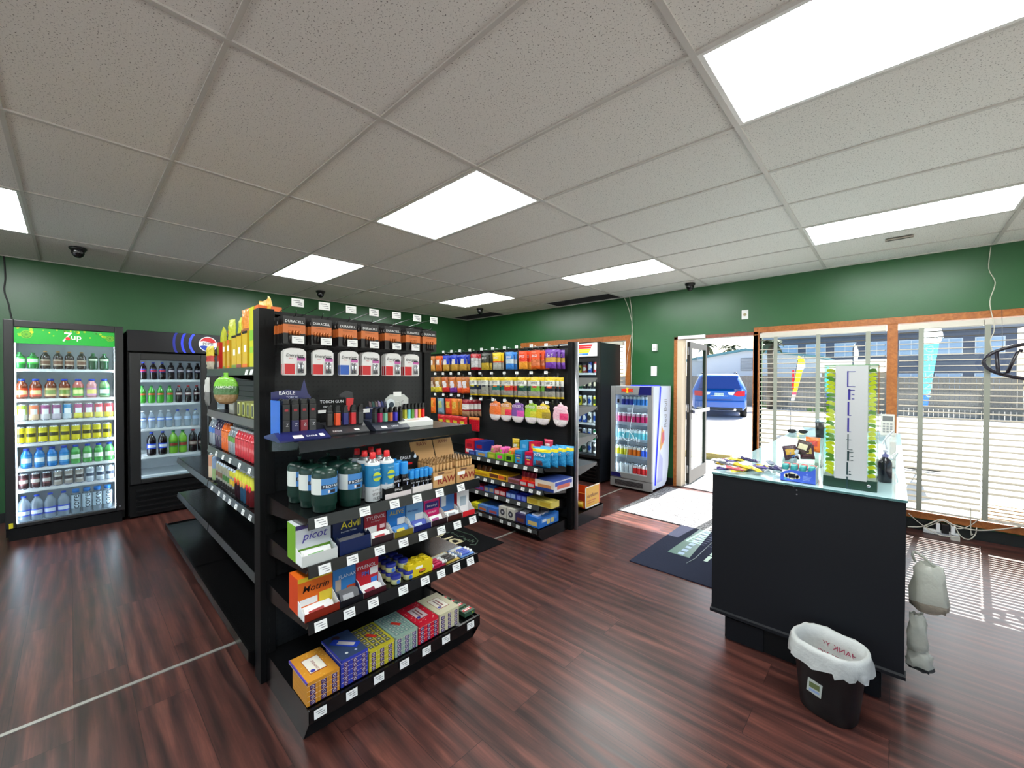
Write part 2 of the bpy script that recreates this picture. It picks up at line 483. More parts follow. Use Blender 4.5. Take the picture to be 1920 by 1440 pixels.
# ceiling fittings
DOME = mat('camera_black', (18,18,20), .15)
def dome():
    t = thing('security_camera')
    MB().lathe([(0,0),(.062,0),(.062,-.012),(.05,-.03),(0,-.03)], 16, BLKP).build('mount', t)
    MB().lathe([(.046,-.028),(.046,-.05),(.036,-.075),(.018,-.09),(0,-.094)], 16, DOME).build('dome', t)
    MB().lathe([(0,-.0),(.012,0),(.012,.012),(0,.012)], 10, mat('lens_glass', (60,60,70), .05)).build('lens', t, (.028, -.02, -.075))
    return t
for i, (px, py, lb) in enumerate([(146,465,'black dome camera on the ceiling above the lemon lime cooler'), (601,546,'black dome camera on the ceiling behind the battery hooks'),
        (900,579,'black dome camera in the far corner of the ceiling'), (1294,532,'black dome camera on the ceiling over the open door')]):
    p = P(px, py, 'z', ZC)
    place('dome', dome, (p.x, p.y, ZC), .7*i, lb, 'camera', 'dome cameras')
p = P(1686, 446, 'z', ZC)
t = thing('smoke_detector', 'small flat grey detector strip on the ceiling beside the window light', 'detector', (p.x, p.y, ZC))
MB().box(-.09, .09, -.022, .022, -.012, .0, mat('grey_metal', (150,140,130), .5)).build('body', t, bevel=.004)
MB().box(-.07, .07, -.008, .008, -.014, -.012, BLKP).build('slot', t)
# ================================================================ windows, door, blinds
def casing(name, x0, x1, z0, z1, w, parts, sill=True):
    c = MB(); y0, y1 = YN-.022, YN+.10
    c.box(x0-w, x0, y0, y1, z0-(w if sill else 0), z1+w, WOOD); c.box(x1, x1+w, y0, y1, z0-(w if sill else 0), z1+w, WOOD)
    c.box(x0, x1, y0, y1, z1, z1+w, WOOD)
    if sill: c.box(x0, x1, y0-.02, y1, z0-w, z0, WOOD)
    for xm, ww in parts: c.box(xm-ww/2, xm+ww/2, y0, y1, z0, z1, WOOD)
    return struct(c.build(name, bevel=.004))
casing('window_1', -5.0, -2.965, .55, 2.06, .078, [(-4.0,.06)])
casing('window_2', -1.20, 2.30, .185, 2.045, .066, [(-.019,.082), (1.25,.08)])
# door casing (left jamb lighter inside)
d = MB(); w = .052
d.box(-2.236, -2.19, YN-.022, YN+.02, 0, 2.06, WOOD); d.box(-2.236, -1.215, YN-.022, YN+.02, 2.02, 2.06, wood_mat('redwood_header', (120,60,42), (150,82,60)))
d.box(-1.27, -1.215, YN-.022, YN+.14, 0, 2.02, WOOD)
JAMB = mat('cream_jamb', (214,196,170), .5)
d.box(-2.19, -2.125, YN-.02, YN+.14, 0, 2.02, JAMB); d.box(-2.236,-2.19, YN+.02, YN+.14, 0, 2.06, WOOD)
struct(d.build('door_1', bevel=.003))
struct(MB().box(-2.19, -1.27, YN-.02, YN+.16, 0, .012, STL).build('trim_2'))
# glazing
g = MB()
for x0, x1, z0, z1 in ((-5.0,-2.965,.55,2.06), (-1.20,-.06,.185,2.045), (.022,1.21,.185,2.045), (1.29,2.30,.185,2.045)):
    g.box(x0, x1, YN+.075, YN+.079, z0, z1, GLASS)
struct(g.build('window_glass'))

# the glass door standing open outside, hinged on its left jamb
leaf = thing('glass_door', 'glazed entrance door with dark metal frame standing open outside', 'door', (-2.10, YN+.15, .02), math.radians(93))
DKM = mat('dark_bronze', (44,46,48), .4, .3)
f = MB(); W_, H_ = .84, 1.98
f.box(0, .09, -.022, .022, 0, H_, DKM); f.box(W_-.07, W_, -.022, .022, 0, H_, DKM)
f.box(.09, W_-.07, -.022, .022, H_-.08, H_, DKM); f.box(.09, W_-.07, -.022, .022, 0, .18, DKM)
f.build('door_frame', leaf)
MB().box(.09, W_-.07, -.003, .003, .18, H_-.08, GLASS).build('glass', leaf)
MB().box(.06, W_-.03, -.075, -.045, .98, 1.03, CHR).box(.08,.12,-.05,-.02,.98,1.03,CHR).box(W_-.1,W_-.05,-.05,-.02,.98,1.03,CHR).build('push_bar', leaf, bevel=.004)
h = MB()
for z in (.15, 1.0, 1.8): h.cyl((-.01, .0, z), (-.01, .0, z+.11), .012, STL)
h.build('hinge', leaf)
cl = thing('door_closer', 'silver door closer fixed to the header over the open door', 'door closer', (-1.98, YN-.03, 2.045))
MB().box(-.19, .16, -.03, .008, -.022, .02, WHT).build('body', cl, bevel=.004)
MB().box(-.13, .14, .008, .17, -.024, -.016, STL).build('arm', cl)

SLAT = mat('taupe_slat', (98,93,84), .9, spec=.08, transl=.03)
TAPE = mat('blind_tape', (150,152,140), .8)
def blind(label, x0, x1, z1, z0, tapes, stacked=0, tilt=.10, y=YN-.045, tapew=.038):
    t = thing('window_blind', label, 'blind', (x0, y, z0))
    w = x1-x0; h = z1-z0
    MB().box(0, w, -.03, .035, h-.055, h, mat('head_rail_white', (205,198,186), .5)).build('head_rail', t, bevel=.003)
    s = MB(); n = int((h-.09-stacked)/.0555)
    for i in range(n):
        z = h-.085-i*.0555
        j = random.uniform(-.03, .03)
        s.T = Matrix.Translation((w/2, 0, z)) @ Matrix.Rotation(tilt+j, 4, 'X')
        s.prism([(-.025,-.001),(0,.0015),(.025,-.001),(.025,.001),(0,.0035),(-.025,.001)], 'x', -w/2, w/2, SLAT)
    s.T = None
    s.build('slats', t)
    if stacked:
        st = MB()
        k = int(stacked/.03)
        for i in range(k): st.box(0, w, -.026, .026, .03+i*.03, .03+i*.03+.006, mat('slat_tan', (196,160,110), .5))
        st.build('stacked_slats', t)
    MB().box(0, w, -.026, .026, 0, .02, mat('bottom_rail', (220,214,200), .5)).build('bottom_rail', t, bevel=.003)
    for tx in tapes:
        MB().box(tx-x0-tapew/2, tx-x0+tapew/2, -.030, -.028, 0, h-.05, TAPE).build('ladder_tape', t)
    return t
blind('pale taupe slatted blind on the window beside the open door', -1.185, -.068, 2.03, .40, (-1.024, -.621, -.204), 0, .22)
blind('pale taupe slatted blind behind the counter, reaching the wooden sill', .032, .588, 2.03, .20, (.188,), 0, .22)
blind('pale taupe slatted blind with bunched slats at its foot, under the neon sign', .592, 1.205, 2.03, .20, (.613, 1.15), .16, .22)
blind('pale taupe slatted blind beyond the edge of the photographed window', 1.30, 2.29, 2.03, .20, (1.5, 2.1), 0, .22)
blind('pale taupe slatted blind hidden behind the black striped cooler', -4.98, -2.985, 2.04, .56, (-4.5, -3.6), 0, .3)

# neon sign hung in the window, seen from behind
ns = thing('neon_sign', 'open neon sign hanging in the window, seen from its back', 'neon sign', (.995, YN-.12, 1.64))
TUBE = mat('unlit_neon_tube', (38,34,44), .3)
r = MB(); r.tube([(.41*math.cos(a), 0, .165*math.sin(a)) for a in [2*PI*k/40 for k in range(41)]], .015, TUBE, 8); r.build('neon_border', ns)
def stroke(pts): return [(x, -.006, z) for x, z in pts]
l = MB()
# OPEN read from the street: mirrored from inside
for pts in ([(-.31,.08),(-.30,-.085),(-.275,-.1),(-.25,-.085),(-.205,.07),(-.19,.085),(-.175,.08)], [(-.13,.085),(-.13,-.09),(.02,-.09)], [(-.13,.085),(.0,.085)], [(-.10,-.005),(0,-.005)],
            [(.09,-.09),(.09,.085),(.05,.085),(.035,.04),(.05,0),(.09,0)], [(.22+.07*math.cos(2*PI*k/16), .09*math.sin(2*PI*k/16)) for k in range(17)]):
    l.tube(stroke([(a*1.08,b*1.12) for a,b in pts]), .014, TUBE, 8)
l.build('neon_letters', ns)
k = MB()
for x in (-.3, .3): k.tube([(x, .01, .11), (x*1.02, .02, .46)], .0015, STL, 4)
k.build('hanging_chain', ns)
# cords
def cord(label, pts, r=.004, m=None, name='cable', cat='cable'):
    # smooth the polyline
    q = [Vector(p) for p in pts]; out = []
    for i in range(len(q)-1):
        p0, p1, p2, p3 = q[max(i-1,0)], q[i], q[i+1], q[min(i+2,len(q)-1)]
        for s_ in range(5):
            t_ = s_/5
            out.append(.5*((2*p1)+(-p0+p2)*t_+(2*p0-5*p1+4*p2-p3)*t_*t_+(-p0+3*p1-3*p2+p3)*t_**3))
    out.append(q[-1])
    o = MB().tube(out, r, m or mat('cream_cable', (205,200,185), .5), 6).build(name)
    return setp(o, label, cat)
ny = YN-.015
cord('thin cream cord dropping from the ceiling past the counter window', [(P(px,py,'y',YN-.1).x, YN-.1 if i>1 else YN-.012, P(px,py,'y',YN-.1).z) for i,(px,py) in enumerate([(1861,458),(1857,500),(1866,530),(1856,565),(1862,600),(1864,620),(1857,640),(1862,662)])], .0035)
cord('cream cable running down the wall above the energy drink fridge', [(P(px,py,'y',ny).x, ny, P(px,py,'y',ny).z) for px,py in [(1180,555),(1184,580),(1185,615),(1186,640),(1184,680),(1184,722)]], .005)
cord('second cream cable curving in to join the wall conduit', [(P(px,py,'y',ny).x, ny-.006, P(px,py,'y',ny).z) for px,py in [(1170,557),(1176,570),(1182,590),(1186,618),(1178,660),(1174,700)]], .004)
ly = XW+.012
cord('black cable hanging down the left wall behind the end cooler', [(ly, P(px,py,'x',ly).y, P(px,py,'x',ly).z) for px,py in [(7,478),(10,520),(8,545),(16,570),(20,590),(30,625)]], .006, BLKP)
# wall fittings on the window side wall
def plate(label, name, cat, px, py, w, h, d, extra=None):
    p = P(px, py, 'y', YN)
    t = thing(name, label, cat, (p.x, YN, p.z))
    MB().box(-w/2, w/2, -d, 0, -h/2, h/2, WHT).build('cover', t, bevel=.006)
    if extra: extra(t, d)
    return t
plate('white rounded motion sensor high on the green wall', 'motion_sensor', 'sensor', 1229, 652, .07, .10, .04, lambda t, d: MB().box(-.02,.02,-d-.004,-d,-.03,.0,mat('sensor_lens',(205,205,200),.3)).build('lens', t))
plate('white thermostat box on green wall below the motion sensor', 'thermostat', 'thermostat', 1227, 696, .085, .14, .025, lambda t, d: MB().box(-.03,.03,-d-.003,-d,-.05,.05,mat('plate_ivory',(225,222,214),.5)).build('face', t))
plate('white wall plate with brass centre above the door window corner', 'wall_plate', 'wall plate', 1397, 590, .075, .115, .008, lambda t, d: MB().cyl((0,-d-.006,0),(0,-d,0),.018,mat('brass_grey',(150,140,105),.4,.5),12).build('socket', t))
# ================================================================ drinks
SIL = mat('can_silver', (205,208,212), .25, .85)
def can(h, r, pat, shoulder=.9):
    """pat(ring 0..7, sector 0..17) -> material; sectors 0 and 17 face the front"""
    def b():
        z0, z1 = .010, h-.014
        K = 8
        prof = [(0,.003),(r*.72,.0),(r*.84,.004),(r,z0)]+[(r, z0+(z1-z0)*i/K) for i in range(1,K+1)]+[(r*.82,h-.003),(r*.80,h),(r*.74,h-.003),(0,h-.004)]
        def m(i, k):
            if i < 3 or i >= 3+K: return SIL
            return pat(i-3, k)
        return MB().lathe(prof, 18, m).build('can')
    return b
def front(k, w): return min(k, 17-k) < w
def pat_oval(base, emb, ring=None, top=None, bot=None):
    def f(i, k):
        if bot is not None and i < 2: return bot
        if top is not None and i > 5: return top
        if 2 <= i <= 5 and front(k, 3 if i in (3,4) else 2): return ring if ring and (i in (2,5)) else emb
        return base
    return f
def pat_split(lo, hi, emb=None, at=4):
    def f(i, k):
        if emb and i in (3,4,5) and front(k, 2): return emb
        return lo if i < at else hi
    return f
def mixdots(a, b, c, seed):
    R = random.Random(seed); g = [[R.choice((a,a,b,c)) for k in range(18)] for i in range(8)]
    return lambda i, k: g[i][k]
def bottle(h, r, liq, cap, lab, emb=None, zl=(.30,.60), neck=.36, waist=1.0, capr=.40, capz=.06, level=None):
    def b():
        zs = [(0,.004),(r*.7,0),(r*.93,.006),(r,.018)]
        a, e = h*zl[0], h*zl[1]
        zs += [(r, a-.006),(r*waist,a),(r*waist,e),(r,e+.006),(r, h*.66),(r*.88,h*.74),(r*.6,h*.83),(r*neck,h*.90),(r*neck,h-.012)]
        o = MB().lathe(zs, 16, liq).build('bottle')
        MB().lathe([(0,h+.002),(r*capr,h),(r*capr,h-h*capz),(r*neck,h-h*capz)][::-1], 12, cap).build('bottle_cap', o)
        if lab:
            def m(i, k):
                return emb if (emb and 1 <= i <= 2 and front(k, 3)) else lab
            rr = r*waist+.0006
            MB().lathe([(rr,a+.002),(rr,a+(e-a)*.25),(rr,a+(e-a)*.5),(rr,a+(e-a)*.75),(rr,e-.002)], 18, m).build('label_band', o)
        return o
    return b
def plastic(name, rgb, rough=.12): return mat('pet_'+name, rgb, rough, spec=.6, coat=.3)
COLA = plastic('cola', (38,16,12)); GREENB = plastic('green', (30,120,50)); GREEND = plastic('deep_green', (18,74,40))
LTEA = plastic('tea', (120,52,20)); CLEAR = glassmat('clear_plastic', (232,240,246), 1.6, .05, .38, (225,236,246))
BLUEC = mat('cap_blue', (38,70,190), .35); WHC = mat('cap_white', (236,238,240), .35); GRC = mat('cap_green', (40,140,60), .35)
REDC = mat('cap_red', (190,30,34), .35); BRC = mat('cap_tan', (190,140,80), .4); BKC = mat('cap_black', (22,22,24), .3)

# ---------------------------------------------------------------- coolers
LINER = mat('cooler_liner', (205,210,214), .5)
def litmat(name, rgb, e):
    return mat(name, rgb, .5, emit=e)
LED = litmat('led_tube', (235,245,255), 26)
COOLGL = glassmat('cooler_glass', (244,250,252), .8)
def cooler(name, label, w, hgt, dep, x0, x1, z0, z1, shelves, frame, body, liner=LINER, mull=None, shelf_t=.022, loc=(0,0,0), rz=0, rail=WHT, led=True, grp=None):
    """local: x 0..w, front face at y=0, depth +y"""
    t = thing(name, label, 'drinks cooler', loc, rz, grp)
    DW = .045
    b = MB(); th = .05
    zb = z0+.004
    b.box(0, th, DW, dep, .03, hgt-.01, body); b.box(w-th, w, DW, dep, .03, hgt-.01, body); b.box(th, w-th, dep-th, dep, .03, hgt-.01, body)
    b.box(th, w-th, DW, dep-th, z1+.02, hgt-.01, body); b.box(th, w-th, DW, dep-th, .03, zb, body)
    b.build('cabinet', t)
    l = MB(); q = .002
    l.quad([(th+q,DW,zb+q),(th+q,dep-th-q,zb+q),(th+q,dep-th-q,z1+.018),(th+q,DW,z1+.018)], liner); l.quad([(w-th-q,DW,zb+q),(w-th-q,DW,z1+.018),(w-th-q,dep-th-q,z1+.018),(w-th-q,dep-th-q,zb+q)], liner)
    l.quad([(th,dep-th-q,zb),(w-th,dep-th-q,zb),(w-th,dep-th-q,z1+.018),(th,dep-th-q,z1+.018)], liner)
    l.quad([(th,DW,zb+q),(w-th,DW,zb+q),(w-th,dep-th,zb+q),(th,dep-th,zb+q)], liner); l.quad([(th,DW,z1+.018),(th,dep-th,z1+.018),(w-th,dep-th,z1+.018),(w-th,DW,z1+.018)], liner)
    l.build('liner', t)
    for z in shelves:
        s = MB(); n = 14
        s.box(th+.006, w-th-.006, DW+.03, DW+.036, z-shelf_t, z+.004, rail)
        for k in range(n): 
            y = DW+.045+k*(dep-th-DW-.07)/n
            s.box(th+.006, w-th-.006, y, y+.006, z-.006, z, rail)
        s.box(th+.006, th+.014, DW+.03, dep-th-.01, z-.012, z, rail); s.box(w-th-.014, w-th-.006, DW+.03, dep-th-.01, z-.012, z, rail)
        s.build('cooler_shelf', t)
    if led:
        for xx in (th+.012, w-th-.012):
            MB().box(xx-.006, xx+.006, DW+.012, DW+.022, z0+.02, z1-.02, LED).build('light_strip', t)
    return t, th, DW, dep
FRB = mat('door_frame_black', (26,26,27), .4, bump=(300,.05))
# ---- lemon lime cooler
CX = -5.8
t7, th, DW, dp = cooler('beverage_cooler', 'black single door cooler with bright green lemon lime header, full of drinks', .78, 2.0, .74, .06,.72, .13, 1.93,
    [1.555,1.275,1.07,.86,.628,.433], FRB, BLKM, loc=(CX, -.405, 0), rz=PI/2)
f = MB()
f.box(0, .062, 0, DW, .115, 2.0, FRB); f.box(.715, .78, 0, DW, .115, 2.0, FRB); f.box(.062, .715, 0, DW, 1.935, 2.0, FRB); f.box(.062, .715, 0, DW, .115, .15, FRB)
f.build('door_frame', t7, bevel=.006)
MB().box(.062, .715, .012, .016, .15, 1.79, COOLGL).build('door_glass', t7)
MB().box(.02, .76, .01, .05, .0, .108, BLKM).build('kick_plate', t7)
HG = mat('header_green', (24,150,48), .3, emit=.35)
hd = MB().box(.062, .715, .010, .018, 1.79, 1.935, HG).build('header_sign', t7)
text('7', .125, C(238,238,235), hd, .375, .0085, 1.862, sx=.9, bold=.006, shear=.25)
text('up', .075, C(238,238,235), hd, .447, .0085, 1.868, bold=.002)
MB().cyl((.392,.0082,1.852),(.392,.0095,1.852),.016,C(215,40,36),14).build('red_dot', hd)
LY, LG = C(196,214,40), C(60,170,70)
lm = MB()
for (x, z, r) in [(.135,1.872,.036),(.70,1.872,.03)]:
    x = min(x, .682)
    lm.cyl((x,.0088,z),(x,.0096,z),r,C(130,190,50),20); lm.cyl((x,.008,z),(x,.009,z),r*.86,C(60,140,40),20)
    for k in range(8):
        a = 2*PI*k/8
        lm.cyl((x+math.cos(a)*r*.5,.0074,z+math.sin(a)*r*.5),(x+math.cos(a)*r*.5,.0082,z+math.sin(a)*r*.5),r*.27,C(110,180,50),8)
for k in range(34):
    x, z = random.uniform(.07,.70), random.uniform(1.86,1.93)
    if .33 < x < .5: z = random.uniform(1.915,1.93)
    r = random.choice((.004,.006,.010,.013)); lm.cyl((x,.0086,z),(x,.0094,z),r,random.choice((LY,LG,C(150,200,40))),12)
lm.build('lime_pattern', hd)
MB().box(.02, .045, -.002, 0, .118, .165, C(220,205,40)).build('yellow_sticker', t7)
MB().cyl((.742,-.006,.165),(.742,0,.165),.008,CHR,10).build('door_lock', t7)

def row(key_fn, n, ys, z, holder_loc, rz, where, cat='drink', dep_off=.06, group=None):
    """ys: local x positions along the shelf; key_fn(i)->(key, builder, description)"""
    for i, x in enumerate(ys):
        key, bd, desc = key_fn(i)
        c, s_ = math.cos(rz), math.sin(rz)
        lx, ly_ = x, dep_off
        X = holder_loc[0]+lx*c-ly_*s_; Y = holder_loc[1]+lx*s_+ly_*c
        place(key, bd, (X, Y, z), rz, f"{desc}, {ORD[i]} from left {where}", cat, group)
L7 = (CX, -.405, 0); Q = PI/2
def px_ys(pxs, xplane, y0):
    return [P(px, 800, 'x', xplane).y-y0 for px in pxs]
u = lambda *a: [v/3.27 for v in a]
XF = CX-.13   # cans stand about 13 cm behind the door face
G7 = 'of lime cooler'
# top row
def r1(i):
    if i < 2: return 'lemonlime_bottle', bottle(.155,.037,GREENB,GRC,C(60,190,60),C(235,240,230),(.32,.72),.34), 'squat green soda bottle'
    if i < 6: return 'rootbeer_bottle', bottle(.175,.033,COLA,BRC,C(190,170,150),C(120,80,60),(.2,.55),.36), 'root beer bottle with tan label'
    return 'gingerale_bottle', bottle(.165,.034,GREEND,GRC,C(30,100,50),C(220,225,200),(.5,.72),.34), 'dark green ginger ale bottle'
xs1 = px_ys(u(125,207,283,360,430,505,575,642), XF, -.405)
row(r1, 8, xs1, 1.556, L7, Q, 'on the top shelf '+G7, 'bottle', .13)
def r2(i):
    T = [('snap_red', LTEA, C(225,70,30), C(240,220,150), 'peach tea bottle with red orange label'), ('snap_lemon', LTEA, C(235,200,140), C(120,150,60), 'iced tea bottle with cream label'),
         ('snap_kiwi', plastic('pink',(200,110,100)), C(90,180,50), C(240,240,160), 'pink drink bottle with green label'), ('snap_pink', plastic('rose',(215,150,150)), C(215,150,190), C(240,225,110), 'rosy drink bottle with lilac label'),
         ('snap_green', plastic('lime',(130,170,110)), C(50,140,80), C(235,235,235), 'pale drink bottle with green label')]
    k = T[[0,0,1,1,2,3,4][i]]
    return k[0], bottle(.19,.039,k[1],BLUEC,k[2],k[3],(.12,.55),.5,.985,.58,.10), k[4]
row(r2, 7, px_ys(u(135,222,313,398,482,565,642), XF, -.405), 1.276, L7, Q, 'on second shelf '+G7, 'bottle', .13)
def r3(i):
    T = [('can_lime', (150,205,40),(205,215,200),'lime green and silver tall can'), ('can_orange', (235,110,50),(225,190,150),'orange and cream tall can'), ('can_magenta', (150,40,120),(200,195,200),'magenta and silver tall can'),
         ('can_purple',(130,40,110),(190,180,195),'purple and silver tall can'),('can_sky',(50,140,190),(190,205,215),'sky blue and silver tall can'),('can_plum',(165,50,110),(215,205,40),'plum and yellow tall can'),
         ('can_berry',(150,60,120),(220,200,60),'berry and yellow tall can'),('can_coral',(215,60,80),(225,215,90),'coral and yellow tall can'),('can_redyel',(215,50,60),(235,220,60),'red tall can with yellow foot')]
    k = T[i]
    return k[0], can(.16,.033,pat_split(C(*k[2]),C(*k[1]),C(235,235,235),3)), k[3]
row(r3, 9, px_ys(u(137,210,280,348,415,482,546,607,668), XF, -.405), 1.071, L7, Q, 'on the third shelf '+G7, 'can', .13)
YEL = C(222,205,30)
row(lambda i: ('can_yellow', can(.16,.033,pat_oval(YEL,C(60,55,20),C(222,205,30),C(200,190,30),YEL)), 'tall yellow can with dark print'), 9, px_ys(u(120,190,262,330,398,466,532,594,655), XF, -.405), .861, L7, Q, 'on the fourth shelf '+G7, 'can', .13)
def r5(i):
    if i < 4: return 'sport_blue', bottle(.185,.036,plastic('bodyblue',(40,120,190)),BLUEC,C(60,140,200),C(225,235,240),(.16,.62),.5,.97,.55,.10), 'blue sports drink bottle'
    return 'sport_green', bottle(.185,.036,plastic('bodygreen',(90,170,90)),BLUEC,C(70,150,60),C(235,240,225),(.16,.62),.5,.97,.55,.10), 'green sports drink bottle'
row(r5, 8, px_ys(u(160,240,318,392,462,535,603,668), XF, -.405), .629, L7, Q, 'on the fifth shelf '+G7, 'bottle', .13)
def r6(i):
    if i < 3: return 'coffee_dark', can(.15,.032,pat_oval(C(60,30,34),C(215,205,200),C(120,70,70))), 'dark brown coffee can'
    if i < 6: return 'coffee_silver', can(.15,.032,pat_oval(C(165,155,145),C(70,60,60),C(205,200,195))), 'pewter coffee can'
    return 'coffee_white', can(.15,.032,pat_oval(C(185,195,205),C(60,70,90),C(220,225,230))), 'pale silver coffee can'
row(r6, 9, px_ys(u(140,213,282,352,418,485,550,612,670), XF, -.405), .434, L7, Q, 'on the sixth shelf '+G7, 'can', .13)
def r7(i):
    if i < 4: return 'water_jug', bottle(.235,.042,CLEAR,BLUEC,C(70,90,200),C(225,232,245),(.2,.48),.33,1,.42), 'large water bottle with blue label'
    return 'water_core', bottle(.24,.034,CLEAR,mat('cap_sky',(40,120,200),.3),C(200,215,225),None,(.22,.78),.6,1,.75,.14), 'slim water bottle with sky blue cap'
xs7 = px_ys(u(140,220,303,385,460,528,592,655), XF, -.405)
row(r7, 8, xs7, .136, L7, Q, 'on bottom shelf '+G7, 'bottle', .13)
for o in [o for o in COL.objects if o.name.startswith('bottle') and o.get('label','').startswith('slim water')]:
    text('core', .075, C(50,60,70), o, 0, -.0365, .118, ry=-PI/2, sx=1)

# ---- cola cooler with two glass doors
PX0 = .403
tp, th, DW, dp = cooler('beverage_cooler', 'wide black cola cooler with blue ringed header and two glass doors', 1.36, 1.975, .74, .06,1.3, .40, 1.68,
    [1.455,1.20,.927,.63], FRB, BLKM, loc=(CX, PX0, 0), rz=PI/2)
f = MB()
for x0, x1 in ((.015,.675),(.685,1.345)):
    f.box(x0, x0+.085, 0, DW, .36, 1.74, FRB); f.box(x1-.06, x1, 0, DW, .36, 1.74, FRB); f.box(x0+.085, x1-.06, 0, DW, 1.665, 1.74, FRB); f.box(x0+.085, x1-.06, 0, DW, .36, .405, FRB)
f.build('door_frame', tp, bevel=.005)
MB().box(.10,.615,.012,.016,.405,1.665,COOLGL).build('door_glass', tp); MB().box(.77,1.285,.012,.016,.405,1.665,COOLGL).build('door_glass', tp)
HB = mat('header_navy', (8,9,18), .25)
hd = MB().box(0, 1.36, -.012, .07, 1.755, 1.975, HB).build('header_sign', tp, bevel=.004)
RG = [mat('ring_blue_%d'%k, c, .4, emit=e) for k, (c, e) in enumerate([((50,70,220),.9),((36,52,190),.7),((24,34,130),.5)])]
rg = MB()
for r0, m_ in ((.155,RG[0]),(.225,RG[1]),(.295,RG[2])):
    for sgn in (-1, 1):
        for k in range(14):
            a0, a1 = math.radians(-40+80*k/14), math.radians(-40+80*(k+1)/14)
            pts = []
            for a, r in ((a0,r0),(a1,r0),(a1,r0+.022),(a0,r0+.022)):
                x, z = .68+sgn*math.cos(a)*r, 1.865+math.sin(a)*r
                pts.append((x, -.0135, max(1.757, min(1.973, z))))
            rg.quad(pts if sgn > 0 else pts[::-1], m_)
rg.build('blue_rings', hd)
gl = MB()
gl.cyl((.68,-.014,1.865),(.68,-.013,1.865),.086,C(240,240,242),28)
def half(zs, m_, up):
    pts = []
    for k in range(15):
        a = PI*k/14
        pts.append((.68+.078*math.cos(a), -.0148, 1.865+(.078*math.sin(a) if up else -.078*math.sin(a))))
    low = [(.68-.078*(1-2*k/8), -.0148, 1.865+zs+.010*math.sin(2*PI*k/8)) for k in range(9)]
    pts = [p for p in pts if (p[2] > 1.865+zs+.004 if up else p[2] < 1.865+zs-.004)]
    allp = pts+(low if up else low)
    gl.face([gl.pt(p) for p in (allp if up else allp[::-1])], m_)
half(.026, C(205,30,45), True); half(-.026, C(20,60,170), False)
gl.build('globe_emblem', hd)
text('PEPSI', .045, C(10,14,40), hd, .68, -.0155, 1.866, bold=.003)
g_ = MB(); g_.box(.01, 1.35, .02, .06, .02, .345, BLKM)
for k in range(5): g_.box(.06, 1.30, -.002, .02, .06+k*.055, .075+k*.055, BLKP)
g_.build('vent_grille', tp)
MB().box(.07,1.29,.075,.10,.42,.43,WHT).build('floor_rail', tp)
LP = (CX, PX0, 0); GP = 'of cola cooler'
pet = lambda liq, cap, lab, emb: bottle(.19,.031,liq,cap,lab,emb,(.42,.62),.36,.98,.46)
DKC = plastic('cola2', (24,12,14))
def p1(i):
    return ('pep_blue', pet(DKC,BLUEC,C(30,60,190),C(200,40,60)), 'small cola bottle with blue label') if i < 3 else ('pep_dark', pet(DKC,BKC,C(40,30,70),C(200,190,200)), 'small cola bottle with dark label')
row(p1, 7, px_ys(u(880,942,997,1052,1108,1163,1214), XF, PX0), 1.457, LP, Q, 'on the top shelf '+GP, 'bottle', .13)
def p2(i):
    return ('dew_small', pet(plastic('dew',(70,160,50)),GRC,C(40,130,40),C(210,90,60)), 'small green citrus soda bottle') if i < 4 else ('drp_small', pet(DKC,REDC,C(100,20,36),C(220,210,205)), 'small maroon soda bottle')
row(p2, 7, px_ys(u(872,930,985,1042,1098,1155,1208), XF, PX0), 1.202, LP, Q, 'on the second shelf '+GP, 'bottle', .13)
def p3(i):
    return ('aqua_small', pet(CLEAR,WHC,C(40,100,200),C(230,240,250)), 'water bottle with white cap') if i < 4 else ('aqua_blue', pet(CLEAR,BLUEC,C(190,210,235),None), 'clear water bottle with blue cap')
row(p3, 7, px_ys(u(875,930,985,1036,1090,1150,1200), XF, PX0), .929, LP, Q, 'on the third shelf '+GP, 'bottle', .13)
big = lambda liq, cap, lab, emb: bottle(.255,.040,liq,cap,lab,emb,(.28,.52),.32,.98,.40)
def p4(i):
    return [('pep_big', big(DKC,BLUEC,C(30,70,200),C(220,225,235)), 'tall cola bottle with blue label'),('dew_big', big(plastic('dewb',(120,180,50)),GRC,C(60,140,50),C(150,50,40)),'tall citrus soda bottle'),
            ('drp_big', big(DKC,REDC,C(70,30,30),C(190,170,160)),'tall maroon capped soda bottle')][i//2]
row(p4, 6, px_ys(u(928,997,1062,1120,1183,1237), XF, PX0), .632, LP, Q, 'on the fourth shelf '+GP, 'bottle', .13)
# what shows of the second door
for j, z in enumerate((1.457,1.202,.929,.632)):
    for i in range(4):
        key, bd, ds = [p1(1+i), p2(3+i), p3(2+i), p4(1+i)][j]
        place(key, bd, (CX-.13, PX0+.80+i*.085, z), Q, f"{ds}, {ORD[i]} bottle behind the second glass door, {ORD[j]} shelf down", 'bottle')

